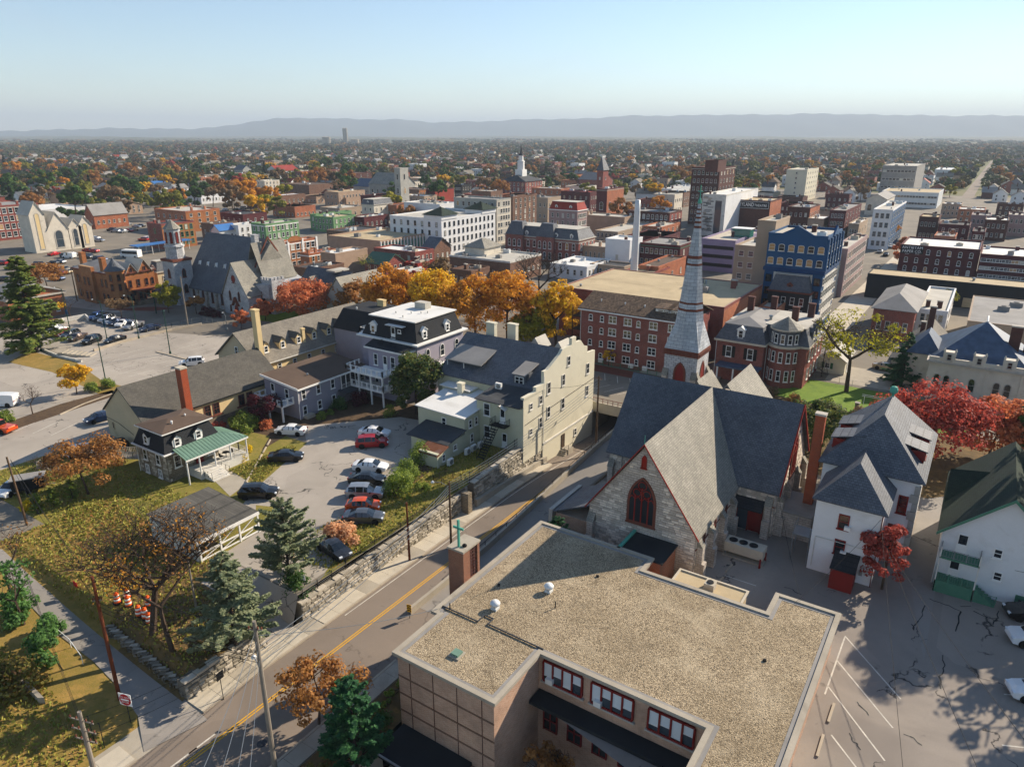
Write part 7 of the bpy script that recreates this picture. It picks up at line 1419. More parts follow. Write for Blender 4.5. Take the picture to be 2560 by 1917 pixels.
plant('round_shrub','clipped round dark shrub at the corner of the brick wing','shrub',blob(32,1.9,1.9,1.7,'lf_green',1100,.16),(-33.8,31.9,-3),names=SH)
plant('low_hedge','low leafy hedge strip between the pavement and the school','hedge',blob(33,2.2,12,1.0,'lf_hedge',2400,.2),(-34.6,23.0,-3),names=SH)
plant('grass_hedge','low grassy hedge beside the brick wing','hedge',blob(133,1.6,8,.7,'lf_shrub',1800,.16),(-35.0,36.0,-3),names=SH)
plant('courtyard_tree','small red-leaved tree in the sunken school courtyard','tree',leafy(7,5.0,4.4,'lf_rust',1800,.2,levels=3),(-19.6,35.4,-6.2))
plant('ivy_tree','bare leaning tree with ivy climbing its trunk at the left edge','tree',bare(8,6.5,5,'lf_ivy',700,.26,levels=5,where=(0,.6)),at_fn(60,1560,lambda x,y:zS(x)),0)
plant('ivy_bank','tall mass of green ivy along the alley edge','ivy',blob(34,3.0,8.5,3.0,'lf_ivy',4200,.24),at_fn(118,1625,lambda x,y:zS(x)),R(55),names=SH);plant('ivy_mound','second ivy mound farther up the alley','ivy',blob(334,3.0,6,2.6,'lf_ivy',2600,.24),at_fn(50,1535,lambda x,y:zS(x)),R(55),names=SH)
plant('autumn_bush','yellowing bush in the lower left corner','bush',blob(35,5,5,2.6,'lf_hedge',2200,.26),at_fn(40,1720,lambda x,y:zS(x)),names=SH)
plant('bare_tree','bare twisted tree at the left edge beside the alley','tree',bare(41,7.,5,'lf_rust',160,.2,levels=5),at_fn(28,1480,lambda x,y:zS(x)))
for i,(px,py)in enumerate(((95,1283),(138,1268),(182,1248))):plant('arborvitae','%s small conical green shrub by the ramp fence'%('leftmost','middle','rightmost')[i],'shrub',conifer(50+i,2.6,1.5,'lf_shrub',1100,.2,droop=-.6,base=0,point=.6),P(px,py))
plant('yellow_shrub','low yellow shrub next to the conical shrubs','shrub',blob(36,1.9,1.9,1.1,'lf_yshrub',700,.18),P(70,1272),names=SH)
for i,(px,py)in enumerate(((598,1145),(622,1128),(608,1152))):plant('yellow_shrub','round yellow shrub %s the lamp post on the cottage lawn'%('left of','right of','just in front of')[i],'shrub',blob(60+i,1.5,1.5,1.1,'lf_yshrub',600,.16),P(px,py),names=SH)
for i,(px,py)in enumerate(((560,1168),(572,1162))):plant('red_shrub','small red shrub by the cottage porch, %s'%('nearer the steps','nearer the lamp')[i],'shrub',blob(65+i,1.1,1.1,.8,'lf_rust',400,.14),P(px,py),names=SH)
plant('red_shrub_row','red leaved shrubs along the yellow hall wall','shrub',blob(37,2.2,5,1.4,'lf_red',1200,.18),(-91.2,57.4,0),names=SH)
plant('laurel_shrub','large mixed green shrub at the corner of the car park','shrub',blob(38,6.2,5.2,2.6,'lf_shrub',3200,.24),(-88.3,60.6,0),names=SH)
plant('orange_shrub','small orange shrub beside the large green shrub','shrub',blob(39,2.4,2.4,1.4,'lf_coral',800,.2),(-86.0,62.4,0),names=SH)
plant('purple_maple','dark purple maple below the white deck','tree',leafy(10,4.4,5.2,'lf_purple',2600,.2,levels=3,low=.12),(-88.2,64.0,0))
plant('purple_shrub','dark purple shrub before the grey wing entrance','shrub',blob(70,3.4,3.4,2.2,'lf_purple',1600,.2),(-81.6,77.6,0),names=SH)
plant('green_shrub','dark green shrub below the screened porch','shrub',blob(71,3.4,3.2,2.2,'lf_green',1600,.2),(-82.4,73.8,0),names=SH)
for i,(x,y,w,l)in enumerate(((-81.8,69.6,1.7,'clipped round green shrub by the cellar hatch'),(-82.0,71.6,1.3,'smaller clipped shrub behind the cellar hatch'),(-73.6,76.4,2.6,'big clipped golden-green ball shrub by the porch'))):plant('ball_shrub',l,'shrub',blob(72+i,w,w,w*.75,'lf_shrub',1000,.15),(x,y,0),names=SH)
plant('magnolia_tree','dark glossy magnolia in front of the purple porches','tree',leafy(12,10.4,7.6,'lf_mag',6500,.3,levels=3,low=.05),(-70.6,79.2,0))
for i,(x,y,h)in enumerate(((-62.6,75.0,3.4),(-60.6,70.6,2.8),(-58.8,66.4,2.6),(-57.0,61.4,2.6))):plant('boxed_hedge','%s boxy hedge clump beside the cream house'%('farthest','second farthest','second nearest','nearest')[i],'hedge',blob(80+i,3.6,4.6,h,('lf_hedge','lf_hedge','lf_shrub','lf_shrub')[i],2400,.2),(x,y,0),R(20),names=SH)
plant('round_hedge','large round green hedge at the corner of the parked cars','hedge',blob(85,4.2,4.2,3.2,'lf_shrub',2800,.2),(-55.2,58.2,0),names=SH)
plant('ornamental_grass','wide clump of tan pampas grass behind the parked cars','grass clump',blob(86,4.6,3.6,2.2,'lf_tan',3400,.26),(-53.2,46.4,-.2),R(10),names=SH)
plant('garden_shrub','low yellow-green shrubs by the iron fence corner','shrub',blob(87,2.6,2.0,.9,'lf_shrub',900,.16),(-53.4,60.4,0),names=SH)
plant('yew_bush','dark green yew bush beside the church side chapel','bush',conifer(88,3.4,3.4,'lf_arbor',2000,.24,droop=-.4,base=0,point=.55),(-33.2,59.2,-.6))
plant('yellow_tree','small bright yellow tree beside the left car park','tree',leafy(89,5.4,5.0,'lf_gold',2200,.24,levels=3,low=.14),P(192,985))
plant('bare_sapling','bare sapling in the planting strip by the white van','tree',bare(90,4.6,4.4,None,0,levels=5),P(82,1035))
for i,(px,py,w)in enumerate(((230,978,4),(270,968,4),(15,1050,4))):plant('green_bush','leafy green bush in the left planting strip, %s'%('middle one','nearest the gabled hall','nearest the left edge')[i],'bush',blob(91+i,w,2.6,1.5,'lf_shrub',1100,.22),P(px,py),names=SH)
plant('small_maple','small orange tree beside the dormered hall chimney','tree',leafy(95,4.4,4.8,'lf_coral',1600,.26,levels=3,low=.12),P(603,822))
plant('japanese_maple','coral-red maple at the foot of the cathedral transept','tree',leafy(96,5.0,6.4,'lf_coral',2200,.28,levels=3,low=.15),P(664,800))
plant('red_maple','large coral-red maple beside the cathedral porch','tree',leafy(97,9.6,13.0,'lf_coral',6000,.36,levels=3,low=.1),P(760,800))
plant('round_tree','yellow-green tree left of the cathedral tower','tree',leafy(98,8.0,7.0,'lf_ygreen',3000,.34,low=.15),P(422,782))
plant('flowering_plum','dull red tree at the foot of the cathedral nave','tree',leafy(99,4.6,5,'lf_rust',1400,.28),P(492,785));plant('purple_hedge','purple hedge along the cathedral nave','hedge',blob(100,9,3,2.2,'lf_purple',1600,.3),P(528,790),R(5),names=SH)
plant('bare_maple','nearly bare brown tree at the traffic signal corner','tree',bare(101,5.6,6.0,'lf_brown',1000,.26,levels=5),P(305,800));plant('yellow_tree','bare-topped yellow tree before the bank','tree',bare(102,5.6,6.2,'lf_gold',900,.28,levels=5,where=(0,.7)),P(178,798));plant('red_tree','round dark red tree behind the bank','tree',leafy(103,7,10,'lf_rust',3000,.36),P(118,720))
# orange row behind the purple and cream houses
row=[(880,775,10,9,'lf_rust','brown-orange tree left of the golden row'),(975,795,14.5,11,'lf_orange','tall golden-orange tree at the left of the row'),(1045,790,11,9,'lf_rust','rusty tree filling the row beside the golden-orange one'),(1090,815,14.5,13,'lf_gold','broad golden tree with brown tips in the row'),(1190,830,14,13,'lf_orange','broad orange tree in the middle of the row'),(1270,835,15.5,13,'lf_orange','wide orange-brown tree right of the middle of the row'),(1335,850,9,8,'lf_ygreen','low yellow-green tree under the orange row'),(1390,850,14.5,9,'lf_gold','bright yellow tree at the right end of the row')]
for i,(px,py,h,w,lf,l)in enumerate(row):plant('autumn_tree',l,'tree',leafy(110+i,h,w,lf,6500,.36,levels=3,low=.12),P(px,py+25))
plant('bare_tree','large bare grey tree above the golden row','tree',bare(120,16,15,None,0,levels=6,bark='bark_dk'),P(1345,790));plant('dark_tree','brown-green tree behind the golden row','tree',leafy(121,10.5,8.5,'lf_brown',2600,.38),P(1100,735));plant('bare_tree','bare olive tree by the green metal roof','tree',bare(122,8,9,'lf_olive',300,.3,levels=5),P(925,705));plant('red_bush_tree','crimson tree against the red painted wall','tree',leafy(123,6.5,8,'lf_red',1800,.36),P(1030,735))
# right side trees
plant('tall_maple','tall open tree with yellow-green leaves on the church garden lawn','tree',leafy(130,15.0,14,'lf_ygreen',1500,.28,levels=4,first=.32,tr=.42,low=.3),(-15.6,128.4,0));plant('fir_tree','dark green conical fir beside the limestone mansion','tree',conifer(131,9.5,8,'lf_arbor',5200,.42,droop=.1,base=0,point=.8),(-8.2,138.6,0));plant('holly_tree','dark bushy holly between church and garden','tree',leafy(132,8.0,8.6,'lf_mag',5600,.28,low=.05),(-15.2,98.5,0))
plant('scarlet_maple','large crimson maple behind the rectory roof','tree',leafy(134,11,13.5,'lf_red',7500,.32,low=.15),(-1.5,103.5,0));plant('orange_maple','orange-red maple right of the crimson one','tree',leafy(135,8.4,10,'lf_coral',5000,.32,low=.12),(5.6,111,0));plant('climbing_maple','small red tree at the corner of the white rectory','tree',leafy(136,7.2,4.4,'lf_red',3600,.2,low=.08),(-2.4,69.2,0));plant('green_tree','dark green tree cut off by the right edge','tree',leafy(137,10,8,'lf_green',3000,.34,low=.1),(11.5,110,0))
plant('yellow_sapling','small yellow street tree before the brick apartments','tree',leafy(138,3.4,2.6,'lf_gold',800,.2,low=.35),at(1521,915,.42));plant('avenue_tree','round orange tree standing on the far avenue','tree',leafy(139,9,9,'lf_orange',2200,.5,low=.2),P(2212,605));plant('red_avenue_tree','red tree at the corner of the paper warehouse','tree',leafy(140,9,8,'lf_coral',1800,.5,low=.1),P(2258,660));plant('green_tree','green shrubby tree by the grey hall','tree',leafy(141,6,8,'lf_olive',1500,.4),P(2345,780))
for i,(x,y,w,lf)in enumerate(((-22,118,3,'lf_rust'),(-17,119,3,'lf_shrub'),(-12,117,3.4,'lf_brown'),(-6,118.4,3,'lf_shrub'),(-20,112,4,'lf_green'),(-10,111,3,'lf_rust'),(-26,119.6,3,'lf_brown'))):plant('garden_shrub','garden shrub in the church garden bed, %s from the left'%['second','third','fifth','last','sunken one, fourth','sunken one, sixth','first'][i],'shrub',blob(150+i,w,w,1.5,lf,500,.26),(x,y,0),names=SH)
plant('dark_hedge','dark clipped hedge below the limestone mansion windows','hedge',blob(160,13,2,2.0,'lf_dkgreen',2600,.28),(3,131,0),names=SH)
# oversized shade trees out of view to the right, whose shadow falls on the car park
plant('car_park_tree','tall tree beyond the right edge shading the car park','tree',leafy(170,15,13,'lf_rust',3000,.4),(17.5,75.5,0));plant('tall_shade_tree','tall dark tree behind the white house at the right edge','tree',leafy(171,21,11,'lf_green',5200,.4,low=.3),(13.5,89.5,0))
# ================================================================== cars
ST_={
 'sedan':([(-2.34,.45,.78,.80,.70,.72,.62),(-2.27,.28,.93,.96,.82,.82,.72),(-1.95,.2,1.0,1.04,.88,.88,.74),(-1.6,.2,1.0,1.08,.9,.9,.72),(-.85,.2,.98,1.40,.91,.9,.60),(-.62,.2,.97,1.44,.91,.9,.61),(-.08,.2,.96,1.46,.91,.91,.63),(.02,.2,.96,1.46,.91,.91,.63),(.5,.2,.95,1.41,.91,.9,.62),(1.22,.2,.93,.98,.91,.89,.74),(1.85,.22,.84,.88,.88,.86,.70),(2.22,.28,.72,.75,.80,.78,.62),(2.34,.42,.58,.6,.66,.64,.55)],3,8,(5,7),1.42,-1.38,.33),
 'suv':([(-2.3,.5,.9,.95,.72,.74,.62),(-2.26,.32,1.02,1.1,.86,.86,.70),(-2.1,.25,1.06,1.16,.9,.9,.70),(-1.85,.25,1.06,1.60,.91,.91,.64),(-1.0,.25,1.05,1.68,.92,.92,.66),(-.9,.25,1.05,1.68,.92,.92,.66),(-.05,.25,1.04,1.70,.92,.92,.67),(.05,.25,1.04,1.70,.92,.92,.67),(.5,.25,1.03,1.64,.92,.91,.66),(1.2,.25,1.02,1.08,.92,.9,.76),(1.9,.27,.95,.99,.9,.88,.74),(2.25,.32,.82,.85,.84,.82,.66),(2.34,.45,.66,.68,.72,.7,.6)],2,8,(4,6),1.42,-1.4,.36),
 'hatch':([(-2.0,.5,.85,.9,.68,.7,.58),(-1.95,.3,.95,1.03,.82,.82,.66),(-1.75,.22,.98,1.1,.86,.86,.66),(-1.15,.22,.97,1.42,.88,.87,.58),(-.7,.22,.96,1.5,.88,.88,.60),(-.62,.22,.96,1.5,.88,.88,.60),(-.02,.22,.95,1.52,.88,.88,.61),(.06,.22,.95,1.52,.88,.88,.61),(.45,.22,.94,1.47,.88,.87,.6),(1.15,.22,.93,.98,.88,.86,.7),(1.65,.24,.86,.9,.86,.84,.66),(1.95,.3,.74,.77,.78,.76,.6),(2.05,.44,.6,.62,.66,.64,.52)],2,8,(4,6),1.22,-1.22,.32),
 'van':([(-2.6,.5,1.0,1.9,.78,.8,.74),(-2.55,.3,1.1,2.05,.92,.92,.84),(-2.3,.25,1.1,2.1,.95,.95,.85),(-1.2,.25,1.1,2.15,.96,.96,.86),(-1.1,.25,1.1,2.15,.96,.96,.86),(-.4,.25,1.1,2.15,.96,.96,.86),(.3,.25,1.1,2.12,.96,.96,.85),(.4,.25,1.1,2.12,.96,.96,.85),(1.0,.25,1.1,2.0,.96,.95,.82),(1.75,.25,1.08,1.16,.95,.93,.8),(2.2,.27,.98,1.03,.92,.9,.76),(2.5,.35,.85,.88,.84,.82,.66),(2.6,.48,.68,.7,.72,.7,.6)],0,8,(6,7),1.6,-1.55,.36),
 'pickup':([(-2.8,.5,.95,1.0,.8,.82,.8),(-2.76,.35,1.05,1.08,.93,.93,.9),(-1.0,.3,1.06,1.09,.95,.95,.9),(-.82,.3,1.06,1.1,.95,.95,.8),(-.66,.3,1.05,1.76,.95,.94,.7),(-.1,.3,1.05,1.8,.95,.95,.71),(.22,.3,1.05,1.8,.95,.95,.71),(.3,.3,1.05,1.8,.95,.95,.71),(.8,.3,1.04,1.74,.95,.94,.7),(1.4,.3,1.03,1.1,.95,.93,.8),(2.3,.3,1.0,1.04,.93,.91,.8),(2.65,.36,.88,.9,.86,.84,.7),(2.75,.5,.7,.72,.76,.74,.62)],3,8,(4,6),1.75,-1.7,.39),
}
def carpaint(n,h,metal=.0):
    def mk(k):
        t=NT(k);t.b.inputs['Base Color'].default_value=lin(h);t.b.inputs['Metallic'].default_value=metal;t.b.inputs['Roughness'].default_value=.32;t.b.inputs['Coat Weight'].default_value=.7;t.b.inputs['Coat Roughness'].default_value=.06;return t.m
    DEF[n]=mk
for n,h,mt in(('cp_white','dcdcda',0),('cp_black','15171a',.2),('cp_red','9a1119',.2),('cp_silver','9ea1a4',.6),('cp_grey','55595e',.5),('cp_orange','cf4c06',.2),('cp_navy','1b2a44',.4),('cp_blue','27477a',.4),('cp_brown','4a3d36',.4),('cp_charcoal','2b2e33',.4),('cp_tan','9a8b72',.3)):carpaint(n,h,mt)
CM={}
def ring_pts(s):
    x,zl,zb,zt,a,b,c=s;zm=zl*.45+zb*.55
    return[(x,a,zl),(x,b+.02,zm),(x,b,zb),(x,c,zt-.04),(x,0,zt),(x,-c,zt-.04),(x,-b,zb),(x,-b-.02,zm),(x,-a,zl)]
def car_meshes(kind,col):
    k=(kind,col)
    if k in CM:return CM[k]
    S,iw,ifr,pil,wf,wr,wr_=ST_[kind];Rg=[ring_pts(s)for s in S];n=len(Rg);body=MB();parts={}
    cab0,cab1=iw+1,ifr
    for i in range(n-1):
        for j in range(8):
            q=[Rg[i][j],Rg[i+1][j],Rg[i+1][j+1],Rg[i][j+1]];key=None
            if j in(2,5)and iw<=i<ifr+1 and i not in pil and not(kind=='van' and i<5)and S[i+1][3]-S[i+1][2]>.2 and S[i][3]-S[i][2]>.2:key=('side_window',i<pil[0],j)
            if j in(3,4)and i==ifr:key=('windshield',)
            if j in(3,4)and i==iw and kind!='van':key=('rear_window',)
            if kind=='sedan' and j in(3,4)and i==iw+0:key=('rear_window',)
            if key:parts.setdefault(key,MB()).poly(*q)
            else:body.poly(*q)
    body.poly(*Rg[0]);body.poly(*Rg[-1][::-1]);body.poly(*[Rg[i][0]for i in range(n)],*[Rg[i][8]for i in range(n-1,-1,-1)])
    bm=body.mesh('body',col,None,True)
    try:bm.set_sharp_from_angle(angle=R(38))
    except Exception:pass
    W=MB().lathe(0,0,[(wr_*.72,-.1),(wr_*.97,-.1),(wr_,-.06),(wr_,.06),(wr_*.97,.1),(wr_*.72,.1)],18).mesh('wheel','rubber',None,True);rim=MB().lathe(0,0,[(wr_*.7,.085),(wr_*.62,.095),(wr_*.2,.07),(.03,.09)],10).mesh('rim','rim')
    arch=MB().lathe(0,0,[(wr_*1.18,-.02),(wr_*1.18,.012)],18).mesh('wheel_arch','rubber')
    CM[k]=(bm,{kk:v.mesh(kk[0],'car_glass')for kk,v in parts.items()},W,rim,arch,S[-2],S[1],wf,wr,wr_,S[len(S)//2][5]);return CM[k]
def car(label,kind,col,loc,ang,cat='car',full=True,name=None,group=None,z=0.):
    bm,gl,W,rim,arch,fs,rs,wf,wr,rad,hw=car_meshes(kind,col)
    t=thing(name or{'van':'van','pickup':'pickup_truck'}.get(kind,'parked_car'),label,{'van':'van','pickup':'truck'}.get(kind,cat),(loc[0],loc[1],z+.02),ang,group)
    b=mesh_obj('body',bm,t)
    for kk,me in gl.items():mesh_obj(kk[0],me,t)
    for x in(wf,wr):
        for s in(1,-1):
            w=mesh_obj('wheel',W,t,(x,s*(hw-.07),rad));w.rotation_euler=(R(-90)*s,0,0)
            if full:mesh_obj('rim',rim,w);a=mesh_obj('wheel_arch',arch,t,(x,s*(hw+.012),rad+.03));a.rotation_euler=(R(-90)*s,0,0)
    if full:
        for s in(1,-1):
            MBx=CM.setdefault(('lamps',kind),(MB().box(-.1,-.2,-.07,.1,.16,.07).mesh('headlight','lamp_lens'),MB().box(-.06,-.2,-.09,.1,.16,.09).mesh('tail_light','tail'),MB().box(-.08,-.09,-.06,.08,.1,.08).mesh('mirror','black')))
            mesh_obj('headlight',MBx[0],t,(fs[0]-.02,s*(fs[5]-.18),fs[2]-.04));mesh_obj('tail_light',MBx[1],t,(rs[0],s*(rs[5]-.18),rs[2]-.08));mesh_obj('mirror',MBx[2],t,(.85,s*(hw+.08),1.0))
    return t
def car2(label,kind,col,rear,front,full=True,fz=None,z=0.,group=None):
    a,b=(at(*rear,z),at(*front,z));c=((a[0]+b[0])/2,(a[1]+b[1])/2);return car(label,kind,col,c,math.atan2(b[1]-a[1],b[0]-a[0]),full=full,z=z,group=group)
G='cars in the central car park'
car2('white sedan parked alone by the laurel shrub','sedan','cp_white',(765,1086),(692,1082),group=G);car2('black sedan standing across the central car park near the lawn','sedan','cp_black',(680,1152),(752,1148),group=G);car2('black sport utility car stopped beside the carport','suv','cp_black',(603,1242),(693,1240),group=G)
car2('white sedan half hidden behind the red car','sedan','cp_white',(900,1087),(974,1092),group=G);car2('glossy red sport utility car in the parked row','suv','cp_red',(893,1117),(968,1113),group=G);car2('white sedan in the middle of the parked row','sedan','cp_white',(887,1172),(967,1177),group=G);car2('black sedan between the white sedan and the silver car','sedan','cp_black',(877,1205),(960,1208),group=G);car2('silver sport utility car in the parked row','suv','cp_silver',(870,1240),(958,1242),group=G);car2('bright orange hatchback in the parked row','hatch','cp_orange',(868,1274),(950,1274),group=G);car2('grey sedan behind the pampas grass','sedan','cp_grey',(866,1302),(955,1302),group=G);car2('charcoal sedan parked nose-out beside the grey spruce','sedan','cp_charcoal',(808,1362),(866,1402),group=G)
G='cars in the lot beside the gabled hall'
car2('navy sedan parked against the tan hall gable','sedan','cp_navy',(283,1042),(222,1060),group=G);car2('white sport utility car crossing the shaded left lot','suv','cp_white',(170,1142),(263,1134),group=G);car2('white sedan cut off by the left edge','sedan','cp_white',(75,1205),(-5,1252),group=G);car2('orange-red pickup truck leaving at the left edge','pickup','cp_orange',(40,1084),(-45,1072),group=G);car2('white delivery van cut off at the left edge','van','cp_white',(47,1014),(-35,1014),group=G);car2('white sport utility car alone on the upper plaza lot','suv','cp_white',(510,910),(452,916),group=G)
t=thing('utility_trailer','black enclosed utility trailer next to the wooden ramp','trailer',at(80,1225),R(58));mbl(MB().box(-1.9,-.95,.5,1.6,.95,1.9),'box','black',t);mbl(MB().box(-2,-1,1.9,1.7,1,2.0),'lid','roof_grey',t);[mbl(MB().lathe(0,0,[(.3,-.1),(.3,.1)],14),'wheel','rubber',t)for s in(-1,1)];[setattr(o,'rotation_euler',(R(90),0,0))or setattr(o,'location',(-.2,s,.3))for o,s in zip(KIDS[t.name][-2:],(-1,1))];mbl(MB().tube((1.6,0,.5),(2.6,0,.45),.05),'drawbar','steel',t)
G='cars in the sunken left lot'
row1=[(136,828,'sedan','cp_silver','silver-blue sedan, farthest in the front row by the pine'),(148,833,'sedan','cp_white','white sedan, second in the front row by the pine'),(160,838,'sedan','cp_red','red sedan in the front row of the sunken lot'),(177,843,'suv','cp_charcoal','charcoal car right of the red sedan'),(194,849,'sedan','cp_brown','brown sedan in the front row of the sunken lot'),(230,857,'suv','cp_black','black off-road car at the near end of the front row')]
row2=[(243,797,'suv','cp_blue','blue-grey car at the far end of the back row'),(256,801,'suv','cp_black','black car, second in the back row'),(268,804,'suv','cp_silver','silver car, third in the back row'),(279,808,'sedan','cp_silver','silver sedan, fourth in the back row'),(291,811,'sedan','cp_navy','dark blue sedan, fifth in the back row'),(310,814,'sedan','cp_white','white sedan, sixth in the back row'),(334,820,'pickup','cp_silver','silver pickup truck at the near end of the back row')]
for px,py,k,c,l in row1+row2:car2(l,k,c,(px+13,py-5),(px-13,py+5),group=G)
car2('dark sedan by the wire rail at the right of the sunken lot','sedan','cp_navy',(392,822),(358,830),group=G);car2('black sedan half hidden below the plaza edge','sedan','cp_black',(305,850),(272,860),group=G)
G='cars in the far left public lot'
r=random.Random(8);cc=['cp_white','cp_silver','cp_black','cp_grey','cp_navy','cp_red','cp_charcoal','cp_tan']
spots=[(40,110),(235,95),(560,130),(740,110),(835,95),(590,170),(680,160),(390,185),(690,212),(800,210),(900,190),(915,236),(730,262),(825,248),(1060,185),(1180,205),(800,325),(1200,25),(960,20),(1390,55),(60,330),(160,180)]
for i,(x,y)in enumerate(spots):
    px,py=x*.1808,640+y*.1808;k=r.choice(['sedan','suv','sedan','hatch']);c=r.choice(cc)
    p=at(px,py+2)
    if i==18:k,c='van','cp_white'
    if i==19:k,c='pickup','cp_navy'
    nm={'cp_white':'white','cp_silver':'silver','cp_black':'black','cp_grey':'grey','cp_navy':'navy','cp_red':'red','cp_charcoal':'charcoal','cp_tan':'tan'}[c];kn={'sedan':'sedan','suv':'crossover','hatch':'hatchback','van':'van','pickup':'pickup truck'}[k]
    car('%s %s in the far left public lot, %s half, %s from the left'%(nm,kn,'near' if y>150 else 'far',ORD[sum(1 for q in spots if(q[1]>150)==(y>150)and q[0]<x)]),k,c,p,r.choice([R(20),R(200)])+r.uniform(-.1,.1),full=False,group=G)
spots=[(720,712),(745,720),(775,716),(800,722),(830,716),(860,712),(880,690),(905,685),(820,675),(925,775),(950,770),(1470,545),(1450,580),(1520,578),(1570,570),(1090,535),(1130,530),(600,850),(570,845),(350,868),(430,878),(470,875),(560,882),(640,900),(610,765),(640,780)]
for i,(x,y)in enumerate(spots):
    px,py=tp('A',x,y);k=r.choice(['sedan','suv','sedan']);c=r.choice(cc)if i not in(17,18,19)else 'cp_red';nm=c[3:]
    car('small %s %s in the distant lots beyond the mansion, %s from left'%(nm,{'sedan':'sedan','suv':'crossover'}[k],ORD[sum(1 for q in spots if q[0]<x)]),k,c,at(px,py+1),r.choice([R(20),R(200),R(110)]),full=False,group='cars in distant lots')
t=thing('shuttle_bus','white shuttle bus stopped at the bus shelter','bus',at(*tp('A',848,885)),R(200));mbl(MB().box(-3.6,-1.15,.4,3.0,1.15,2.9).box(3.0,-1.05,.4,3.9,1.05,1.6),'body','white',t);mbl(MB().box(-3.4,-1.17,1.5,2.9,-1.14,2.4).box(-3.4,1.14,1.5,2.9,1.17,2.4),'side_window','car_glass',t);[setattr(mbl(MB().lathe(0,0,[(.4,-.12),(.4,.12)],14),'wheel','rubber',t),'rotation_euler',(R(90),0,0))or setattr(KIDS[t.name][-1],'location',(x,s*1.05,.4))for x in(-2.3,2.6)for s in(-1,1)]
G='cars at the right edge lot'
car('black sedan cut off by the right edge, nearest the white house','sedan','cp_black',at(2580,1545),R(200),group=G);car('white car cut off by the right edge, middle one','suv','cp_white',at(2592,1610),R(200),group=G);car('white car cut off by the right edge, nearest the camera','sedan','cp_white',at(2600,1745),R(200),group=G)
car('tan sedan in the driveway beside the evergreen','sedan','cp_tan',at(2215,925),R(-10),group='driveway car')
for i,(px,py)in enumerate(((2330-100,620),(2200,632),(2215,640),(2075,720),(2140,580))):car('%s car on the far avenue %s'%(('white','silver','dark','white','dark')[i],('beside the orange tree','left of the orange tree','before the orange tree','by the blue hotel front','past the pinkish office row')[i]),'sedan',('cp_white','cp_silver','cp_black','cp_white','cp_charcoal')[i],at(px,py),R(90),full=False,group='cars on the avenue')
# ================================================================== poles, wires, signs, barrels
def wire(label,p,q,sag=.6,r=.018,n=10,cat='power line',group='overhead wires'):
    pts=[tuple(p[k]+(q[k]-p[k])*i/n-(4*sag*(i/n)*(1-i/n)if k==2 else 0)for k in range(3))for i in range(n+1)]
    o=MB().path(pts,r,4).obj('power_line','steel' if r>.02 else 'rubber');return tag(o,label,cat,group)
def pole(label,base,H,r=.16,mat='woodpole',arms=(),lamp=None,ins=(),lean=(0,0),group='utility poles'):
    t=thing('utility_pole',label,'utility pole',base,0,group);t.rotation_euler=(lean[0],lean[1],0)
    mbl(MB().tube((0,0,-.2),(0,0,H),r,r*.68,10),'shaft',mat,t)
    for z,L_,a in arms:
        c,s=math.cos(a),math.sin(a);m=MB();m.tube((-c*L_,-s*L_,z),(c*L_,s*L_,z),.055,.055,4);mbl(m,'crossarm','woodpole_grey',t)
        for k in(-.9,-.4,.4,.9):mbl(MB().lathe(c*L_*k,s*L_*k,[(.03,z+.05),(.07,z+.1),(.03,z+.16),(.07,z+.22),(.02,z+.26)],8),'insulator','brownstone',t)
    if lamp:z,dx,dy=lamp;a=mbl(MB().path([(0,0,z),(dx*.5,dy*.5,z+.45),(dx,dy,z+.4)],.035),'lamp_arm','steel',t);mbl(MB().lathe(dx,dy,[(.05,z+.5),(.16,z+.38),(.2,z+.28),(.1,z+.22)],10),'lamp_head','steel_white',t)
    return t
pA=at_fn(300,1748,lambda x,y:zS(x));pole('reddish wooden utility pole behind the do-not-enter sign',pA,zat(pA,1440)-pA[2],.17,'woodpole_red',((zat(pA,1500)-pA[2],.35,0.8),))
pB=at(690,1935,-3);hB=zat(pB,1552)+3;pole('grey weathered utility pole at the near kerb carrying many cables',pB,hB,.2,'woodpole_grey',((hB-.7,.5,0.5),),(hB-4.5,-1.6,.6))
pC=at(1024,1400,-2.9);hC=zat(pC,1256)+2.9;pole('short brown pole on the left pavement below the parked cars',pC,hC,.14,'woodpole_red')
pD=at(1128,1366,-2.9);hD=zat(pD,1205)+2.9;pole('dark utility pole by the green cross tower',pD,hD,.15,'woodpole',(),(hD-.6,-1.9,-.6))
pE=at(1489,1132,-4);hE=zat(pE,940)+4;pole('brown utility pole at the kerb beside the cream house',pE,hE,.17,'woodpole',((hE-.5,.5,0),),(hE-4.2,-2.2,.2))
pF=at(68,1312);hF=zat(pF,1146);pole('leaning brown pole by the conical shrubs',pF,hF,.14,'woodpole',(),None,(),(0,R(-6)))
pG=at_fn(240,1945,lambda x,y:zS(x));hG=zat(pG,1778)-pG[2];pole('grey utility pole with rust-brown insulators in the lower left corner',pG,hG,.2,'woodpole_grey',((hG-.8,1.1,.3),(hG-1.7,1.1,.3),(hG-2.6,1.0,.3)))
pH=at(490,1517);pole('bare wooden post beside the blue-grey spruce',pH,zat(pH,1397),.11,'woodpole_grey')
pI=at(193,752);pole('leaning wooden pole by the bank corner',pI,zat(pI,671),.16,'woodpole');pJ=at(470,815);pole('pale wooden pole with lamp arm before the cathedral',pJ,zat(pJ,692),.17,'woodpole_grey',(),(zat(pJ,745),2.2,1.2))
for i,(px,pb,pt)in enumerate(((1213,690,655),(1655,680,648),(1200,720,655),(2030,660,560))):q=at(px,pb);pole('distant utility pole %s'%('with transformers above the golden trees','beside the dark flat store','in the trees behind the golden row','near the lilac garage')[i],q,zat(q,pt),.15,'woodpole_grey',((zat(q,pt)-.8,.8,.4),))
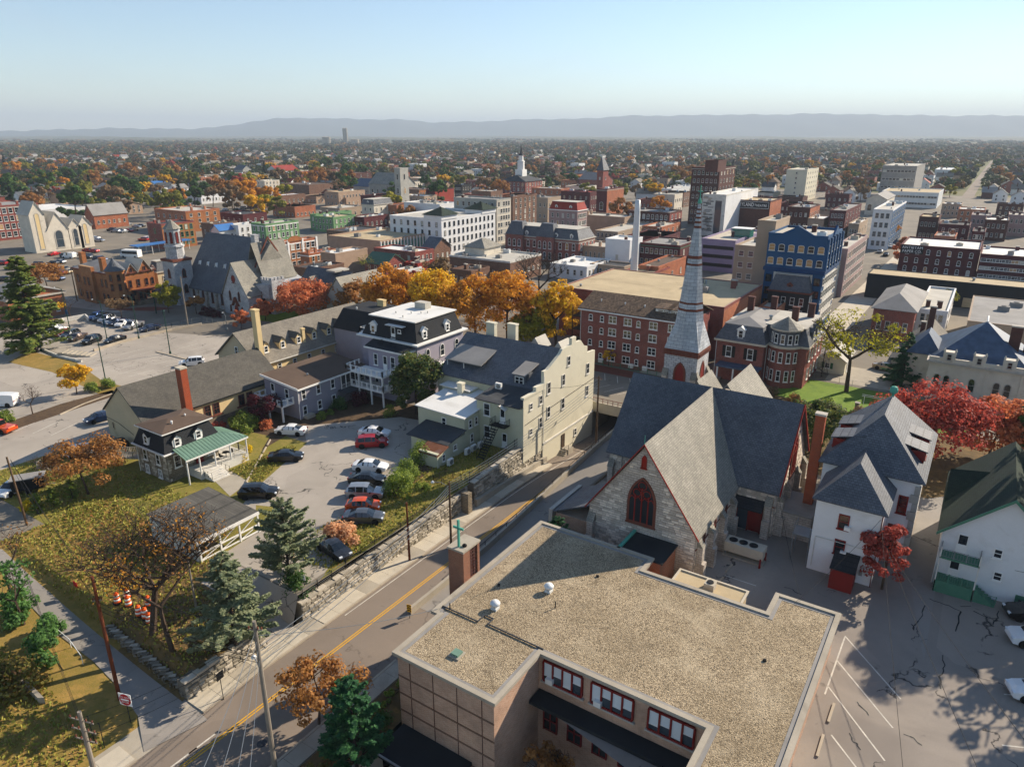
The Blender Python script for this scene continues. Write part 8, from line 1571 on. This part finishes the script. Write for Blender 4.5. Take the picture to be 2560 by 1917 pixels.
def top(p,h,dz=0.):return(p[0],p[1],p[2]+h-dz)
k=0
for dz,sag in((.3,1.),(2.2,.9),(2.6,1.1),(3.0,1.0),(3.5,1.2)):
    wire('overhead cable along the street from the near grey pole, %s strand'%('top','second','third','fourth','lowest')[k],top(pB,hB,dz),top(pD,hD,.1+.3*k),sag,.026 if k else.018);wire('overhead cable past the retaining wall toward the cream house, %s strand'%('top','second','third','fourth','lowest')[k],top(pD,hD,.1+.3*k),top(pE,hE,.3+.5*k),.8,.022);k+=1
hA=zat(pA,1440)-pA[2]
for i,dz in enumerate((.3,2.4,2.8,3.2)):wire('overhead wire between the reddish pole and the near grey pole, %s strand'%('top','second','third','lowest')[i],top(pA,hA,dz),top(pB,hB,dz+.3),.5,.02)
for i,dz in enumerate((.2,.5,2.5)):wire('overhead wire from the reddish pole to the upper left, %s strand'%('top','middle','lowest')[i],top(pA,hA,dz),top(pF,hF,dz*.5),.8,.02)
for i in range(3):wire('thin wire leaving the lower left corner pole leftward, %s strand'%('top','middle','lowest')[i],top(pG,hG,.5+.9*i),(pG[0]-22,pG[1]+6,hG-1-.9*i),.5,.016);wire('thin wire from the corner pole to the near grey pole, %s strand'%('top','middle','lowest')[i],top(pG,hG,.6+.9*i),top(pB,hB,1+.7*i),.6,.016)
for i in range(4):wire('cable from the near grey pole running out of frame to the lower right, %s strand'%('top','second','third','lowest')[i],top(pB,hB,.8+.8*i),(pB[0]+9+1.2*i,pB[1]-11,hB-3.2-.8*i),.4,.022)
wire('service cable from the near grey pole to the gravel roofed school',top(pB,hB,1.2),(-33.2,39,3.9),.4,.022);wire('wire from the brown kerb pole to the cream house corner',top(pE,hE,.8),(-48.4,82,8),.3,.02)
for i,(a,b)in enumerate((((-3.6,68.8,7.5),at(1985,1508,4.2)),((-14,73,6),at(1998,1482,4.2)),((-3.4,68.8,6.8),(3.5,30,5.5)),((-3.4,69,6.2),(7,38,6)),((-3.4,69.2,5.6),(9,44,6.4)))):wire('thin wire %s'%('from the rectory corner to the school parapet','from the church transept to the school parapet','from the rectory over the car park, nearest strand','from the rectory over the car park, middle strand','from the rectory over the car park, farthest strand')[i],a,b,.4,.018)
wire('service wire sagging toward the white house balcony',(-2.4,75,4),(9,73.1,3.8),.5,.016)
# traffic barrels
BR=MB().lathe(0,0,[(.30,.08),(.285,.3)],12).mesh('drum','orangeplastic',None,True)
bp=[(294,1506,'by itself at the left'),(319,1494,'farthest back'),(322,1514,'in the middle of the cluster'),(372,1514,'by itself at the right'),(348,1538,'behind the forked tree trunk'),(364,1544,'beside the forked tree trunk'),(374,1556,'nearest the street')]
for px,py,l in bp:
    t=thing('traffic_barrel','orange and white striped traffic barrel, %s'%l,'traffic barrel',at_fn(px,py,hS),0,'traffic barrels');mbl(MB().lathe(0,0,[(.42,0),(.42,.08),(.3,.1)],12),'base','rubber',t)
    for j in range(5):z0,z1=.1+.19*j,.1+.19*(j+1);mbl(MB().lathe(0,0,[(.31-.02*j,z0),(.31-.02*(j+1),z1)],14),'stripe','orangeplastic' if j%2==0 else 'reflective',t,True)
    mbl(MB().box(-.1,-.02,1.05,.1,.02,1.16),'handle','orangeplastic',t)
t=thing('construction_flag','orange-red barrier flag lying on the planter wall','flag',at_fn(190,1470,hS));mbl(MB().box(-.35,-.02,.2,.35,.02,.75),'panel','signred',t);mbl(MB().tube((0,0,0),(0,0,.8),.025),'stake','woodpole',t)
# do not enter sign
q=at_fn(326,1805,lambda x,y:zS(x));t=thing('do_not_enter_sign','square white sign with red disc reading do not enter','sign',q,YAW*.55);zc=zat(q,1748)-q[2]
mbl(MB().tube((0,.03,-.1),(0,.03,zc+.6),.035),'post','blackiron',t);mbl(MB().box(-.58,-.02,zc-.58,.58,.01,zc+.58),'panel','signwhite',t)
d=mbl(MB().lathe(0,0,[(.54,0),(.54,.012)],28),'disc','signred',t);d.rotation_euler=(R(90),0,0);d.location=(0,-.022,zc);mbl(MB().box(-.4,-.045,zc-.075,.4,-.036,zc+.075),'bar','signwhite',t)
def text_l(t,s,x,z,y,size,mat,name='lettering'):
    o=text(None,s,'S',0,0,0,size,mat,.004,name);o.parent=t;KIDS.setdefault(t.name,[]).append(o);o.location=(x,y,z);return o
text_l(t,'DO NOT',0,zc+.24,-.042,.22,'signwhite');text_l(t,'ENTER',0,zc-.24,-.042,.22,'signwhite')
q=at(1024,1545,-3);t=thing('chevron_sign','yellow and black chevron marker at the end of the concrete barrier','sign',(q[0],q[1],-3),YAW*.4);mbl(MB().tube((0,.03,0),(0,.03,1.5),.035),'post','blackiron',t);mbl(MB().box(-.24,-.02,.75,.24,.01,1.6),'panel','chevyellow',t)
for j in range(3):mbl(MB().ext([(-.24,-.03,.8+.28*j),(0,-.03,.95+.28*j),(.24,-.03,.8+.28*j),(.24,-.03,.9+.28*j),(0,-.03,1.05+.28*j),(-.24,-.03,.9+.28*j)],(0,.008,0)),'chevron','signblack',t)
def sign(label,base,h,w,hh,mat,rz,post='blackiron',back='steel'):
    t=thing('street_sign',label,'sign',base,rz);mbl(MB().tube((0,0,0),(0,0,h),.035),'post',post,t);mbl(MB().box(-w/2,-.05,h-hh,w/2,-.03,h),'panel',mat,t);return t
sign('dark street sign on a black post seen edge-on at the pavement corner',at(559,1748,-3),2.9,.75,.75,'black',R(100));sign('white notice board on a black post under the orange street tree',at(840,1800,-3),2.6,.8,.6,'signwhite',YAW);sign('small white sign at the dark bush by the wall end',(-50.0,38.4,-1.0),2.2,.4,.55,'signwhite',R(20))
for i,(px,py)in enumerate(((235,1850),(262,1868))):sign('thin dark sign post on the lower left lawn, %s'%('left one','right one')[i],at_fn(px,py,lambda x,y:zS(x)),2.4,.3,.1,'black',0)
t=thing('pipe_railing','low white pipe railing beside the alley lawn','railing',at_fn(200,1640,lambda x,y:zS(x)))
m=MB();pts=[at_fn(a,b,lambda x,y:zS(x))for a,b in((145,1590),(178,1618),(208,1660))]
for a,b in zip(pts,pts[1:]):m.tube((a[0],a[1],a[2]+.9),(b[0],b[1],b[2]+.9),.035)
for a in pts:m.tube(a,(a[0],a[1],a[2]+.9),.035)
m.obj('rail','steel_white',t)
for i,(a,b)in enumerate((((42,1700),(98,1758)),)):p,q=at_fn(*a,lambda x,y:zS(x)),at_fn(*b,lambda x,y:zS(x));tag(MB().ext([(p[0],p[1],p[2]),(q[0],q[1],q[2]),(q[0]+.4,q[1]+.3,q[2]),(p[0]+.4,p[1]+.3,p[2])],(0,0,.6)).obj('low_wall','concrete'),'short low concrete wall on the lower left lawn','wall')
# green lamp posts
def lamp_post(label,base,H,arm=None,rz=0.,banner=False,mat='polegreen'):
    t=thing('lamp_post',label,'street lamp',base,rz,'green lamp posts');mbl(MB().lathe(0,0,[(.22,0),(.2,.5),(.1,.6),(.07,H)],10),'shaft',mat,t)
    if arm:mbl(MB().path([(0,0,H-.3),(arm*.4,0,H+.25),(arm,0,H+.2)],.05),'arm',mat,t);mbl(MB().lathe(arm,0,[(.05,H+.3),(.25,H+.2),(.12,H+.1)],10),'lamp_head','steel_white',t)
    else:mbl(MB().lathe(0,0,[(.09,H),(.3,H+.08),(.24,H+.2),(.05,H+.26)],10),'lamp_head',mat,t)
    if banner:mbl(MB().box(-.3,-.02,3.2,.3,.02,4.4),'banner','bluepaint',t)
for l,pb,pt,arm,bn in(('green lamp post at the near edge of the plaza lot',(266,960),847,None,0),('green lamp post on the island of the plaza lot',(426,884),778,None,0),('green lamp post before the big pine',(104,878),796,None,0),('green lamp post with arm beside the silver pickup',(347,846),742,1.8,0),('green lamp post with blue sign in the sunken lot',(268,850),752,1.8,1),('green lamp post with blue sign behind the front row of cars',(174,820),722,1.8,1)):q=at(*pb);lamp_post(l,q,zat(q,pt),arm,R(200),bn)
q=at(568,825);lamp_post('twin-arm street lamp before the cathedral',q,zat(q,788),2.,R(160),0,'steel');q=at(600,1142);lamp_post('short black garden lamp on the cottage lawn',q,3.2,None,0,0,'blackiron')
q=at(391,784);H=zat(q,729);t=thing('traffic_signal','green traffic signal pole with long mast arm at the mansion corner','traffic signal',q);e=at(296,756);dx,dy=e[0]-q[0],e[1]-q[1];n_=math.hypot(dx,dy);dx,dy=dx/n_*15,dy/n_*15
mbl(MB().tube((0,0,0),(0,0,H),.16,.12,8),'pole','polegreen',t);mbl(MB().tube((0,0,H-.8),(dx,dy,H-1.2),.1,.06,8),'mast_arm','polegreen',t);[mbl(MB().box(dx*k-.2,dy*k-.2,H-2.2,dx*k+.2,dy*k+.2,H-1.),'signal_head','black',t)for k in(.3,.65,.95)]
# plaza edges: kerb wall, rails, steps
def lowwall(label,pts,h,mat,w=.3,z=0.):
    m=MB();P_=[at(*p)for p in pts]
    for a,b in zip(P_,P_[1:]):
        d=Vector((b[0]-a[0],b[1]-a[1]));n=Vector((-d.y,d.x)).normalized()*w/2;m.ext([(a[0]-n.x,a[1]-n.y,z),(b[0]-n.x,b[1]-n.y,z),(b[0]+n.x,b[1]+n.y,z),(a[0]+n.x,a[1]+n.y,z)],(0,0,h))
    tag(m.obj('low_wall',mat),label,'wall')
lowwall('whitewashed low wall along the far side of the sunken lot',[(100,822),(160,806),(215,796),(222,803)],1.1,'white_dirty');lowwall('tan kerb wall between the sunken lot and the plaza lot',[(235,878),(300,858),(350,845),(430,826),(505,812)],.5,'curb');lowwall('white kerb edging the grass bank',[(108,876),(150,893),(205,905),(190,903)],.4,'white_dirty');lowwall('long dark kerb island in the plaza lot',[(392,880),(480,902)],.15,'curb',.5);lowwall('concrete kerb of the left car park strip',[(150,1037),(210,1010),(280,985)],.15,'curb',.2)
t=thing('plaza_steps','broad concrete steps at the edge of the sunken lot','steps',at(205,888));[mbl(MB().box(-4+.9*k,-1.2,0,-3.1+.9*k,1.2,.9-.12*k),'step','concrete',t)for k in range(7)];t.rotation_euler=(0,0,R(35))
t=thing('plaza_railing','thin steel railing along the plaza edge','railing',at(430,820));P_=[at(*p)for p in((350,842),(430,822),(505,806),(560,818))]
for a,b in zip(P_,P_[1:]):railing(t,[(a[0],a[1]),(b[0],b[1])],.3,1.1,'steel',2.2,.06)
# chain link fence and bench like items in the church garden
t=thing('garden_fence','low wire fence round the church garden','fence',(-15,132,0));railing(t,[(-26,132.4),(4,131.6)],0,1.1,'steel',2.2,.05);
for i,x in enumerate((-12.6,-8.0)):t=thing('garden_gatepost','%s stone gatepost in the church garden'%('left','right')[i],'gatepost',(x,119.6,0));mbl(MB().box(-.3,-.3,0,.3,.3,1.3),'shaft','stone_house',t);mbl(MB().box(-.38,-.38,1.3,.38,.38,1.45),'cap','stone_trim',t)
t=thing('garden_arch','thin white trellis arch in the church garden','trellis',(-10.3,121,0));mbl(MB().tube((-1.6,0,0),(-1.6,0,2.2),.04).tube((1.6,0,0),(1.6,0,2.2),.04).tube((-2,0,2.2),(2,0,2.2),.04).tube((-2,.3,2.35),(2,.3,2.35),.04),'frame','white',t)
t=thing('utility_cabinet','green utility cabinet beside the hedge','cabinet',(-60.2,68.6,0));mbl(MB().box(-.7,-.5,.1,.7,.5,1.3),'cabinet','conegreen',t);mbl(MB().box(-.8,-.6,0,.8,.6,.1),'pad','concrete',t)
t=thing('traffic_cone','small orange cone beside the black condensers','traffic cone',at(315,1128));mbl(MB().lathe(0,0,[(.14,.03),(.03,.5)],10),'cone','orangeplastic',t);mbl(MB().box(-.2,-.2,0,.2,.2,.03),'base','rubber',t)
for i in range(2):lines([(at(270+22*i,1120+14*i),at(290+22*i,1132+14*i))],.12,.02,'yellow_stop_line','yellowline')
# ================================================================== far suburb: trees and houses
PROTO=[]
for i,(lf,H,W,nm,cn)in enumerate((('lf_olive',11,10,'olive-green','g'),('lf_rust',12,11,'rust-brown','r'),('lf_orange',11,10,'orange','o'),('lf_gold',10,9,'golden','y'),('lf_green',12,10,'dark green','g'),('lf_brown',11,10,'brown','b'),('lf_red',9,8,'dark red','r'),('lf_ygreen',10,9,'yellow-green','y'))):
    for k in range(2):PROTO.append((leafy(300+i*3+k,H,W,lf,1500,.75,levels=2,low=.12),nm,H))
PROTO.append((conifer(340,13,6.5,'lf_dkgreen',1500,.8,base=.02,point=.9),'dark evergreen',13));PROTO.append((bare(341,10,9,'lf_brown',500,.4,levels=4),'half-bare grey',10))
WTS=[5,5,5,4,3,3,2,2,6,6,4,4,1.2,1.2,3,3,4,3]
def clear(x,y,m=4.):return all(not(a-m<x<c+m and b-m<y<d+m)for a,b,c,d in BL)
r=random.Random(77);zones=[]
_nc={}
for n_,*_ in BLN:_nc[n_]=_nc.get(n_,0)+1
LM=[(n_.replace('_',' '),x,y,pj((x,y,5))[0])for n_,x,y in BLN if _nc[n_]==1 and n_ not in('store','clinic','pavilion','penthouse')]+[('cathedral',-160,112,560),('smoke stack',-80,180,1585),('brick bank',-192,78,130),('orange mansion',-192,98,310)]
def where(x,y,px):
    n_,lx,ly,lp=min(LM,key=lambda l:(l[1]-x)**2+(l[2]-y)**2);d,dl=math.hypot(x,y),math.hypot(lx,ly);g=math.hypot(lx-x,ly-y)
    far='just ' if g<60 else('' if g<160 else('well ' if g<330 else 'far '))
    if far=='far ':return 'far beyond the '+n_+(', leftward' if px<lp-60 else(', rightward' if px>lp+60 else ''))
    if abs(px-lp)>45 and abs(d-dl)<.75*g:return far+('left of the ' if px<lp else 'right of the ')+n_
    return far+('behind the ' if d>dl else 'in front of the ')+n_+(', on its left' if px<lp-18 else(', on its right' if px>lp+18 else ''))
# plain blocks filling the gaps between the surveyed ones
def filler():
    r=random.Random(31);n=0;tries=0;wl=['brick_red','brick_dk','brick_or','palebrick','stucco_tan','whitewall','brick_brown','brick_maroon','limestone'];nmw={'brick_red':'red brick','brick_dk':'dark brick','brick_or':'orange brick','palebrick':'tan brick','stucco_tan':'tan stucco','whitewall':'white','brick_brown':'brown brick','brick_maroon':'maroon brick','limestone':'cream stone'};rfn={'roof_lt':'pale roof','roof_white':'white roof','roof_grey':'grey roof','roof_dark':'dark roof','roof_tan':'tan roof'}
    while n<190 and tries<16000:
        tries+=1;px=r.uniform(560,2540);py=(412+r.random()**1.2*250)if n<85 else 392+r.random()*75;x,y,_=at(px,py);w,dd,h=r.uniform(8,18),r.uniform(9,20),r.uniform(4.5,9)
        if px<1000 and py>590 or math.hypot(x,y)<175:continue
        if px>1900 and py>560:continue
        if any(not(x+w/2<a-2 or x-w/2>c+2 or y+dd/2<b-3 or y-dd/2>d+3)for a,b,c,d in BL)or-34<x+w/2 and x-w/2<-6:continue
        if any((x-a)**2+(y-b)**2<220 for a,b in((-100,150),(-62,140)))or(-130<x<-66 and y<150):continue
        k=r.choice(wl);rf=r.choice(list(rfn));T=thing('town_building','%s building with %s %s'%(nmw[k],rfn[rf],where(x,y,px)),'building',(x,y,0),0,'infill town buildings');x0,x1,y0,y1=x-w/2,x+w/2,y-dd/2,y+dd/2;BL.append((x0,y0,x1,y1))
        walls(T,x0,y0,x1,y1,0,h-.4,k);froof(T,x0,y0,x1,y1,h,rf,.4,k,.3);fl=2 if h>6.4 else 1;zs=[1.+(h-1.4)/fl*j for j in range(fl)]
        wins(T,'S',y0-.012,x0+.6,x1-.6,int(w/2.6),zs,1.0,1.5,merged=True,frame='white_dirty');wins(T,'E',x1+.012,y0+.6,y1-.6,int(dd/2.8),zs,1.0,1.5,merged=True,frame='white_dirty')
        for _ in range(2):
            u,v=r.uniform(x0+1.5,x1-1.5),r.uniform(y0+1.5,y1-1.5);hvac(T,u,v,h-.4,1.4,1.2,.9)if r.random()<.5 else chimney(T,u,v,h-.6,h+1.2,.8,.7,'brick_dk')
        n+=1
filler()
cnt=0;tries=0
TP=[]
while cnt<300 and tries<30000:
    tries+=1;px=r.uniform(-30,2590);u=r.random();py=385+u*u*230+r.uniform(0,8)
    if px<700:py=372+r.random()**1.4*190
    x,y,_=at(px,py);d=math.hypot(x,y)
    if not clear(x,y,3.)or d<170 or d>1150:continue
    if 700<px<2560 and py>520 and r.random()<.92:continue
    if px>1900 and py>470 and r.random()<.85:continue
    if px<480 and 610<py:continue
    if(-34<x<-5 if d<420 else-24<x<-10):continue
    if any((x-a)**2+(y-b)**2<49 for a,b in TP):continue
    TP.append((x,y));pr_,nm,H=r.choices(PROTO,WTS)[0];s=r.uniform(.75,1.3)*(1.2 if px<900 else 1.);sz_='small ' if s<.85 else('large ' if s>1.05 else '')
    plant('suburb_tree',sz_+nm+' tree '+where(x,y,px),'tree',pr_,(x,y,0),r.uniform(0,6.28),s,'suburb trees');cnt+=1
# houses: one gabled mesh per wall and roof colour
HM={}
def house_mesh(w,d,h,rise,wall,roof,kind):
    k=(w,d,h,rise,wall,roof,kind)
    if k not in HM:
        m=MB();m.ext([(-w/2,-d/2,0),(w/2,-d/2,0),(w/2,-d/2,h),(0,-d/2,h+rise),(-w/2,-d/2,h)],(0,d,0));W_=m.mesh('wall',wall);m=MB();s=rise/(w/2);o=.4
        for e in(-w/2-o,w/2+o):m.ext([(e,-d/2-o,h-s*o+.03),(0,-d/2-o,h+rise+.03),(0,d/2+o,h+rise+.03),(e,d/2+o,h-s*o+.03)],(0,0,.15))
        Rf=m.mesh('roof',roof);m=MB();m.box(-w*.2-.4,d*.1,h+rise*.4,-w*.2+.4,d*.1+.7,h+rise+1.2);Cm=m.mesh('chimney','brick_dk');HM[k]=(W_,Rf,Cm)
    return HM[k]
cols=[('whitewall','shingle_grey','white house with grey roof'),('whitewall','roof_dark','white house with dark roof'),('brick_red','shingle_dk','red brick house with dark roof'),('palebrick','shingle_brown','tan house with brown roof'),('cream','shingle_grey','cream house with grey roof'),('greywall','roof_dark','grey house with dark roof'),('brick_dk','roof_grey','dark brick row house with grey roof'),('whitewall','roof_red','white house with red roof')]
HP=[];n=0;tries=0
while n<290 and tries<30000:
    tries+=1;px=r.uniform(-30,2590);u=r.random();py=366+u*u*150
    x,y,_=at(px,py);d=math.hypot(x,y)
    if not clear(x,y,9)or d>1700 or d<300 or-34<x<-5 or any((x-a)**2+(y-b)**2<240 for a,b in HP):continue
    HP.append((x,y));wl,rf,l=r.choices(cols,(6,5,4,3,3,3,3,1))[0];w,dd,h=r.choice([(8,11,5.2),(7,12,6),(9,13,5.6),(10,9,4.2)]);
    t=thing('suburb_house',l+' '+where(x,y,px),'house',(x,y,0),r.choice([0,math.pi/2])+r.uniform(-.06,.06),'suburb houses')
    W_,Rf,Cm=house_mesh(w,dd,h,r.choice([2.6,3.2]),wl,rf,0);mesh_obj('wall',W_,t);mesh_obj('roof',Rf,t);mesh_obj('chimney',Cm,t)
    if d<700:
        me,_=win_mesh('sash',1.0,1.5,'white','glass',True,True,.1)
        for zz in(1.,h-2.):[mesh_obj('window',me,t,(xx,-dd/2-.02,zz))for xx in(-w*.25,w*.25)];[mesh_obj('window',me,t,(w/2+.02,yy,zz),math.pi/2)for yy in(-dd*.28,dd*.1,dd*.36)]
    n+=1
# shrubby canopy of everything too small to count: thousands of far trees as one mass
def far_wood():
    N=19000;pal=np.array([lin(c)[:3]for c in('4a4a1c','6b4a22','8a5a1e','97701e','26381e','4f3e2c','6a2a1e','34402a','3c4a22','55502a')]);wts=np.array([4,2,1.2,1.,4,3,.4,5,5,4]);wts=wts/wts.sum()
    px=nr.uniform(-60,2620,N);py=346+(nr.uniform(0,1,N)**2.0)*130
    P_=[];keep=[]
    for i in range(N):
        a,b,_=at(px[i],py[i]);d=math.hypot(a,b)
        if d<330 or d>6500 or(-23<a<-11 and d<1500)or(d<520 and nr.random()<.8)or(px[i]>850 and d<950 and nr.random()<.6):continue
        if d<1300 and(not clear(a,b,5)or any((a-u)**2+(b-v)**2<80 for u,v in HP)):continue
        P_.append((a,b,d))
    P_=np.array(P_);n=len(P_);col=pal[nr.choice(len(pal),n,p=wts)]*nr.uniform(.75,1.3,n)[:,None]
    k=26;grow=np.clip(P_[:,2]/1600,.85,2.2);Hh=nr.uniform(6,12,n)*np.clip(grow,.85,1.3);Ww=nr.uniform(7,14,n)*grow
    D=nr.normal(size=(n,k,3));D/=np.linalg.norm(D,axis=2)[:,:,None];D*=nr.uniform(.55,1.,(n,k,1));C=np.stack([P_[:,0],P_[:,1],Hh*.55],-1)[:,None,:]+D*np.stack([Ww*.5,Ww*.5,Hh*.45],-1)[:,None,:]
    C=C.reshape(-1,3);S=np.repeat(Ww*.34,k)*nr.uniform(.7,1.3,n*k);V,Q=quads(C,S,.2,1.,D.reshape(-1,3));cc_=np.repeat(col,k*4,0)*np.repeat(nr.uniform(.75,1.25,n*k),4)[:,None];cc_=np.concatenate([cc_,np.ones((len(cc_),1))],1)
    tag(mesh_obj('far_woodland',mesh_np('far_woodland',V,Q,'attrcol',col=cc_)),'mass of autumn treetops filling the plain beyond the town','woodland',kind='stuff')
far_wood()
def far_houses():
    N=1000;V=[];Q=[];C=[];r=random.Random(9);wc=[lin(c)[:3]for c in('d8d6d0','cfc8b8','b9b4aa','8a4a3a','a8988a')];rc=[lin(c)[:3]for c in('6d6a66','4f4e4e','7d6a58','8d8d8f','5a4a44')]
    m=MB();nv=0;k=0
    while k<N:
        px=r.uniform(-60,2620);py=352+r.random()**1.5*62;x,y,_=at(px,py);d=math.hypot(x,y);k+=1
        if d<620 or d>2400 or not clear(x,y,8)or-30<x<-6:continue
        w,dd,h=r.uniform(7,11),r.uniform(9,16),r.uniform(4.5,7);a=r.choice((0,1.57))+r.uniform(-.1,.1);c,s=math.cos(a),math.sin(a);rise=r.uniform(2,3.4)
        P_=[(-w/2,-dd/2,0),(w/2,-dd/2,0),(w/2,dd/2,0),(-w/2,dd/2,0),(-w/2,-dd/2,h),(w/2,-dd/2,h),(w/2,dd/2,h),(-w/2,dd/2,h),(0,-dd/2,h+rise),(0,dd/2,h+rise)]
        fs=[([0,1,5,4],0),([1,2,6,5],0),([2,3,7,6],0),([3,0,4,7],0),([4,5,8,8],0),([6,7,9,9],0),([5,6,9,8],1),([7,4,8,9],1)];cw,cr_=r.choice(wc),r.choice(rc)
        for f,kind in fs:
            f=[i for j,i in enumerate(f)if i not in f[:j]];m.poly(*[(x+P_[i][0]*c-P_[i][1]*s,y+P_[i][0]*s+P_[i][1]*c,P_[i][2])for i in f]);C+=[(*(cr_ if kind else cw),1)]*len(f)
    me=m.mesh('far_houses','attrcol');a=me.color_attributes.new('Col','FLOAT_COLOR','POINT');a.data.foreach_set('color',np.array(C,np.float32).ravel());tag(mesh_obj('far_houses',me),'mass of tiny pale houses scattered through the far suburb','houses',kind='stuff')
far_houses()
# tell look-alikes apart by their order in the view
_by={}
for o in COL.objects:
    if o.get('group')in('suburb houses','suburb trees','infill town buildings'):_by.setdefault(o['label'],[]).append(o)
for l,os_ in _by.items():
    if 1<len(os_)<=16 and len(l.split())<=12:
        for i,o in enumerate(sorted(os_,key=lambda q:pj(tuple(q.location))[0])):o['label']=l+', '+ORD[i]+' from left'
# fallen leaves and grass tufts on the lawns
def litter():
    def pts(n):
        out=[]
        while len(out)<n:
            k=nr.random()
            if k<.55:x,y=nr.uniform(-84,-50),nr.uniform(12,37);s=alley_side(x,y)*_sgn;z=hS(x,y)
            elif k<.8:x,y=nr.uniform(-103,-63),nr.uniform(31,43);z=0.
            elif k<.92:x,y=nr.uniform(-57,-49.6),nr.uniform(41,76);z=0.02
            else:x,y=nr.uniform(-78,-70),nr.uniform(50,60);z=.02
            if k<.55 and(-6.2<s<.3 or(y>32.5 and x>-60))or(k>.92 and y-50>(-71.8-x)*2.2)or(.55<k<.8 and-71<x<-61.8 and y>35):continue
            out.append((x,y,z+.04))
        return np.array(out)
    C=pts(9000);V,Q=quads(C,nr.uniform(.08,.2,len(C)),3.);tag(mesh_obj('fallen_leaves',mesh_np('fallen_leaves',V,Q,'lf_litter')),'brown fallen leaves strewn over the lawns','leaves',kind='stuff')
    C=pts(16000);n=len(C);a=nr.uniform(0,6.28,n);d=np.stack([np.cos(a),np.sin(a),np.zeros(n)],-1)*nr.uniform(.05,.16,n)[:,None];u=np.stack([nr.normal(0,.05,n),nr.normal(0,.05,n),nr.uniform(.08,.26,n)],-1)
    V=np.stack([C-d,C+d,C+d*.6+u,C-d*.6+u],1).reshape(-1,3);tag(mesh_obj('grass_tufts',mesh_np('grass_tufts',V,np.arange(n*4).reshape(-1,4),'lf_grass')),'short uneven grass tufts on the lawns','grass',kind='stuff')
leafm('lf_litter',('7a5a34','9a7440','b58a4c','6a4e30'),.1);leafm('lf_grass',('666a2c','7d7a34','938a40','5a6426'),.2)
litter()
x,y,_=at(655,1857,-3);tag(MB().lathe(x,y,[(.4,-2.995),(.4,-2.985)],20).obj('manhole_cover','roof_dark'),'round dark manhole cover in the near street','manhole cover')
for o in COL.objects:
    if o.get('group')=='infill town buildings' and len(o['label'].split())>16:o['label']=o['label'].replace(' well ',' ').replace(' just ',' ').replace(', on its',' on')
# ================================================================== air
def haze(density=1.25e-4):
    m=bpy.data.materials.new('haze');m.use_nodes=True;t=m.node_tree;t.nodes.remove(t.nodes['Principled BSDF']);v=t.nodes.new('ShaderNodeVolumePrincipled');v.inputs['Density'].default_value=density;v.inputs['Color'].default_value=(.62,.73,.86,1);v.inputs['Anisotropy'].default_value=.08
    t.links.new(v.outputs[0],t.nodes['Material Output'].inputs['Volume'])
    o=MB();o.box(-19000,-4100,-8,19000,19200,480);me=o.mesh('haze',m);h=mesh_obj('haze',me);tag(h,'thin blue autumn haze in the air over the whole town','haze',kind='stuff')
haze()
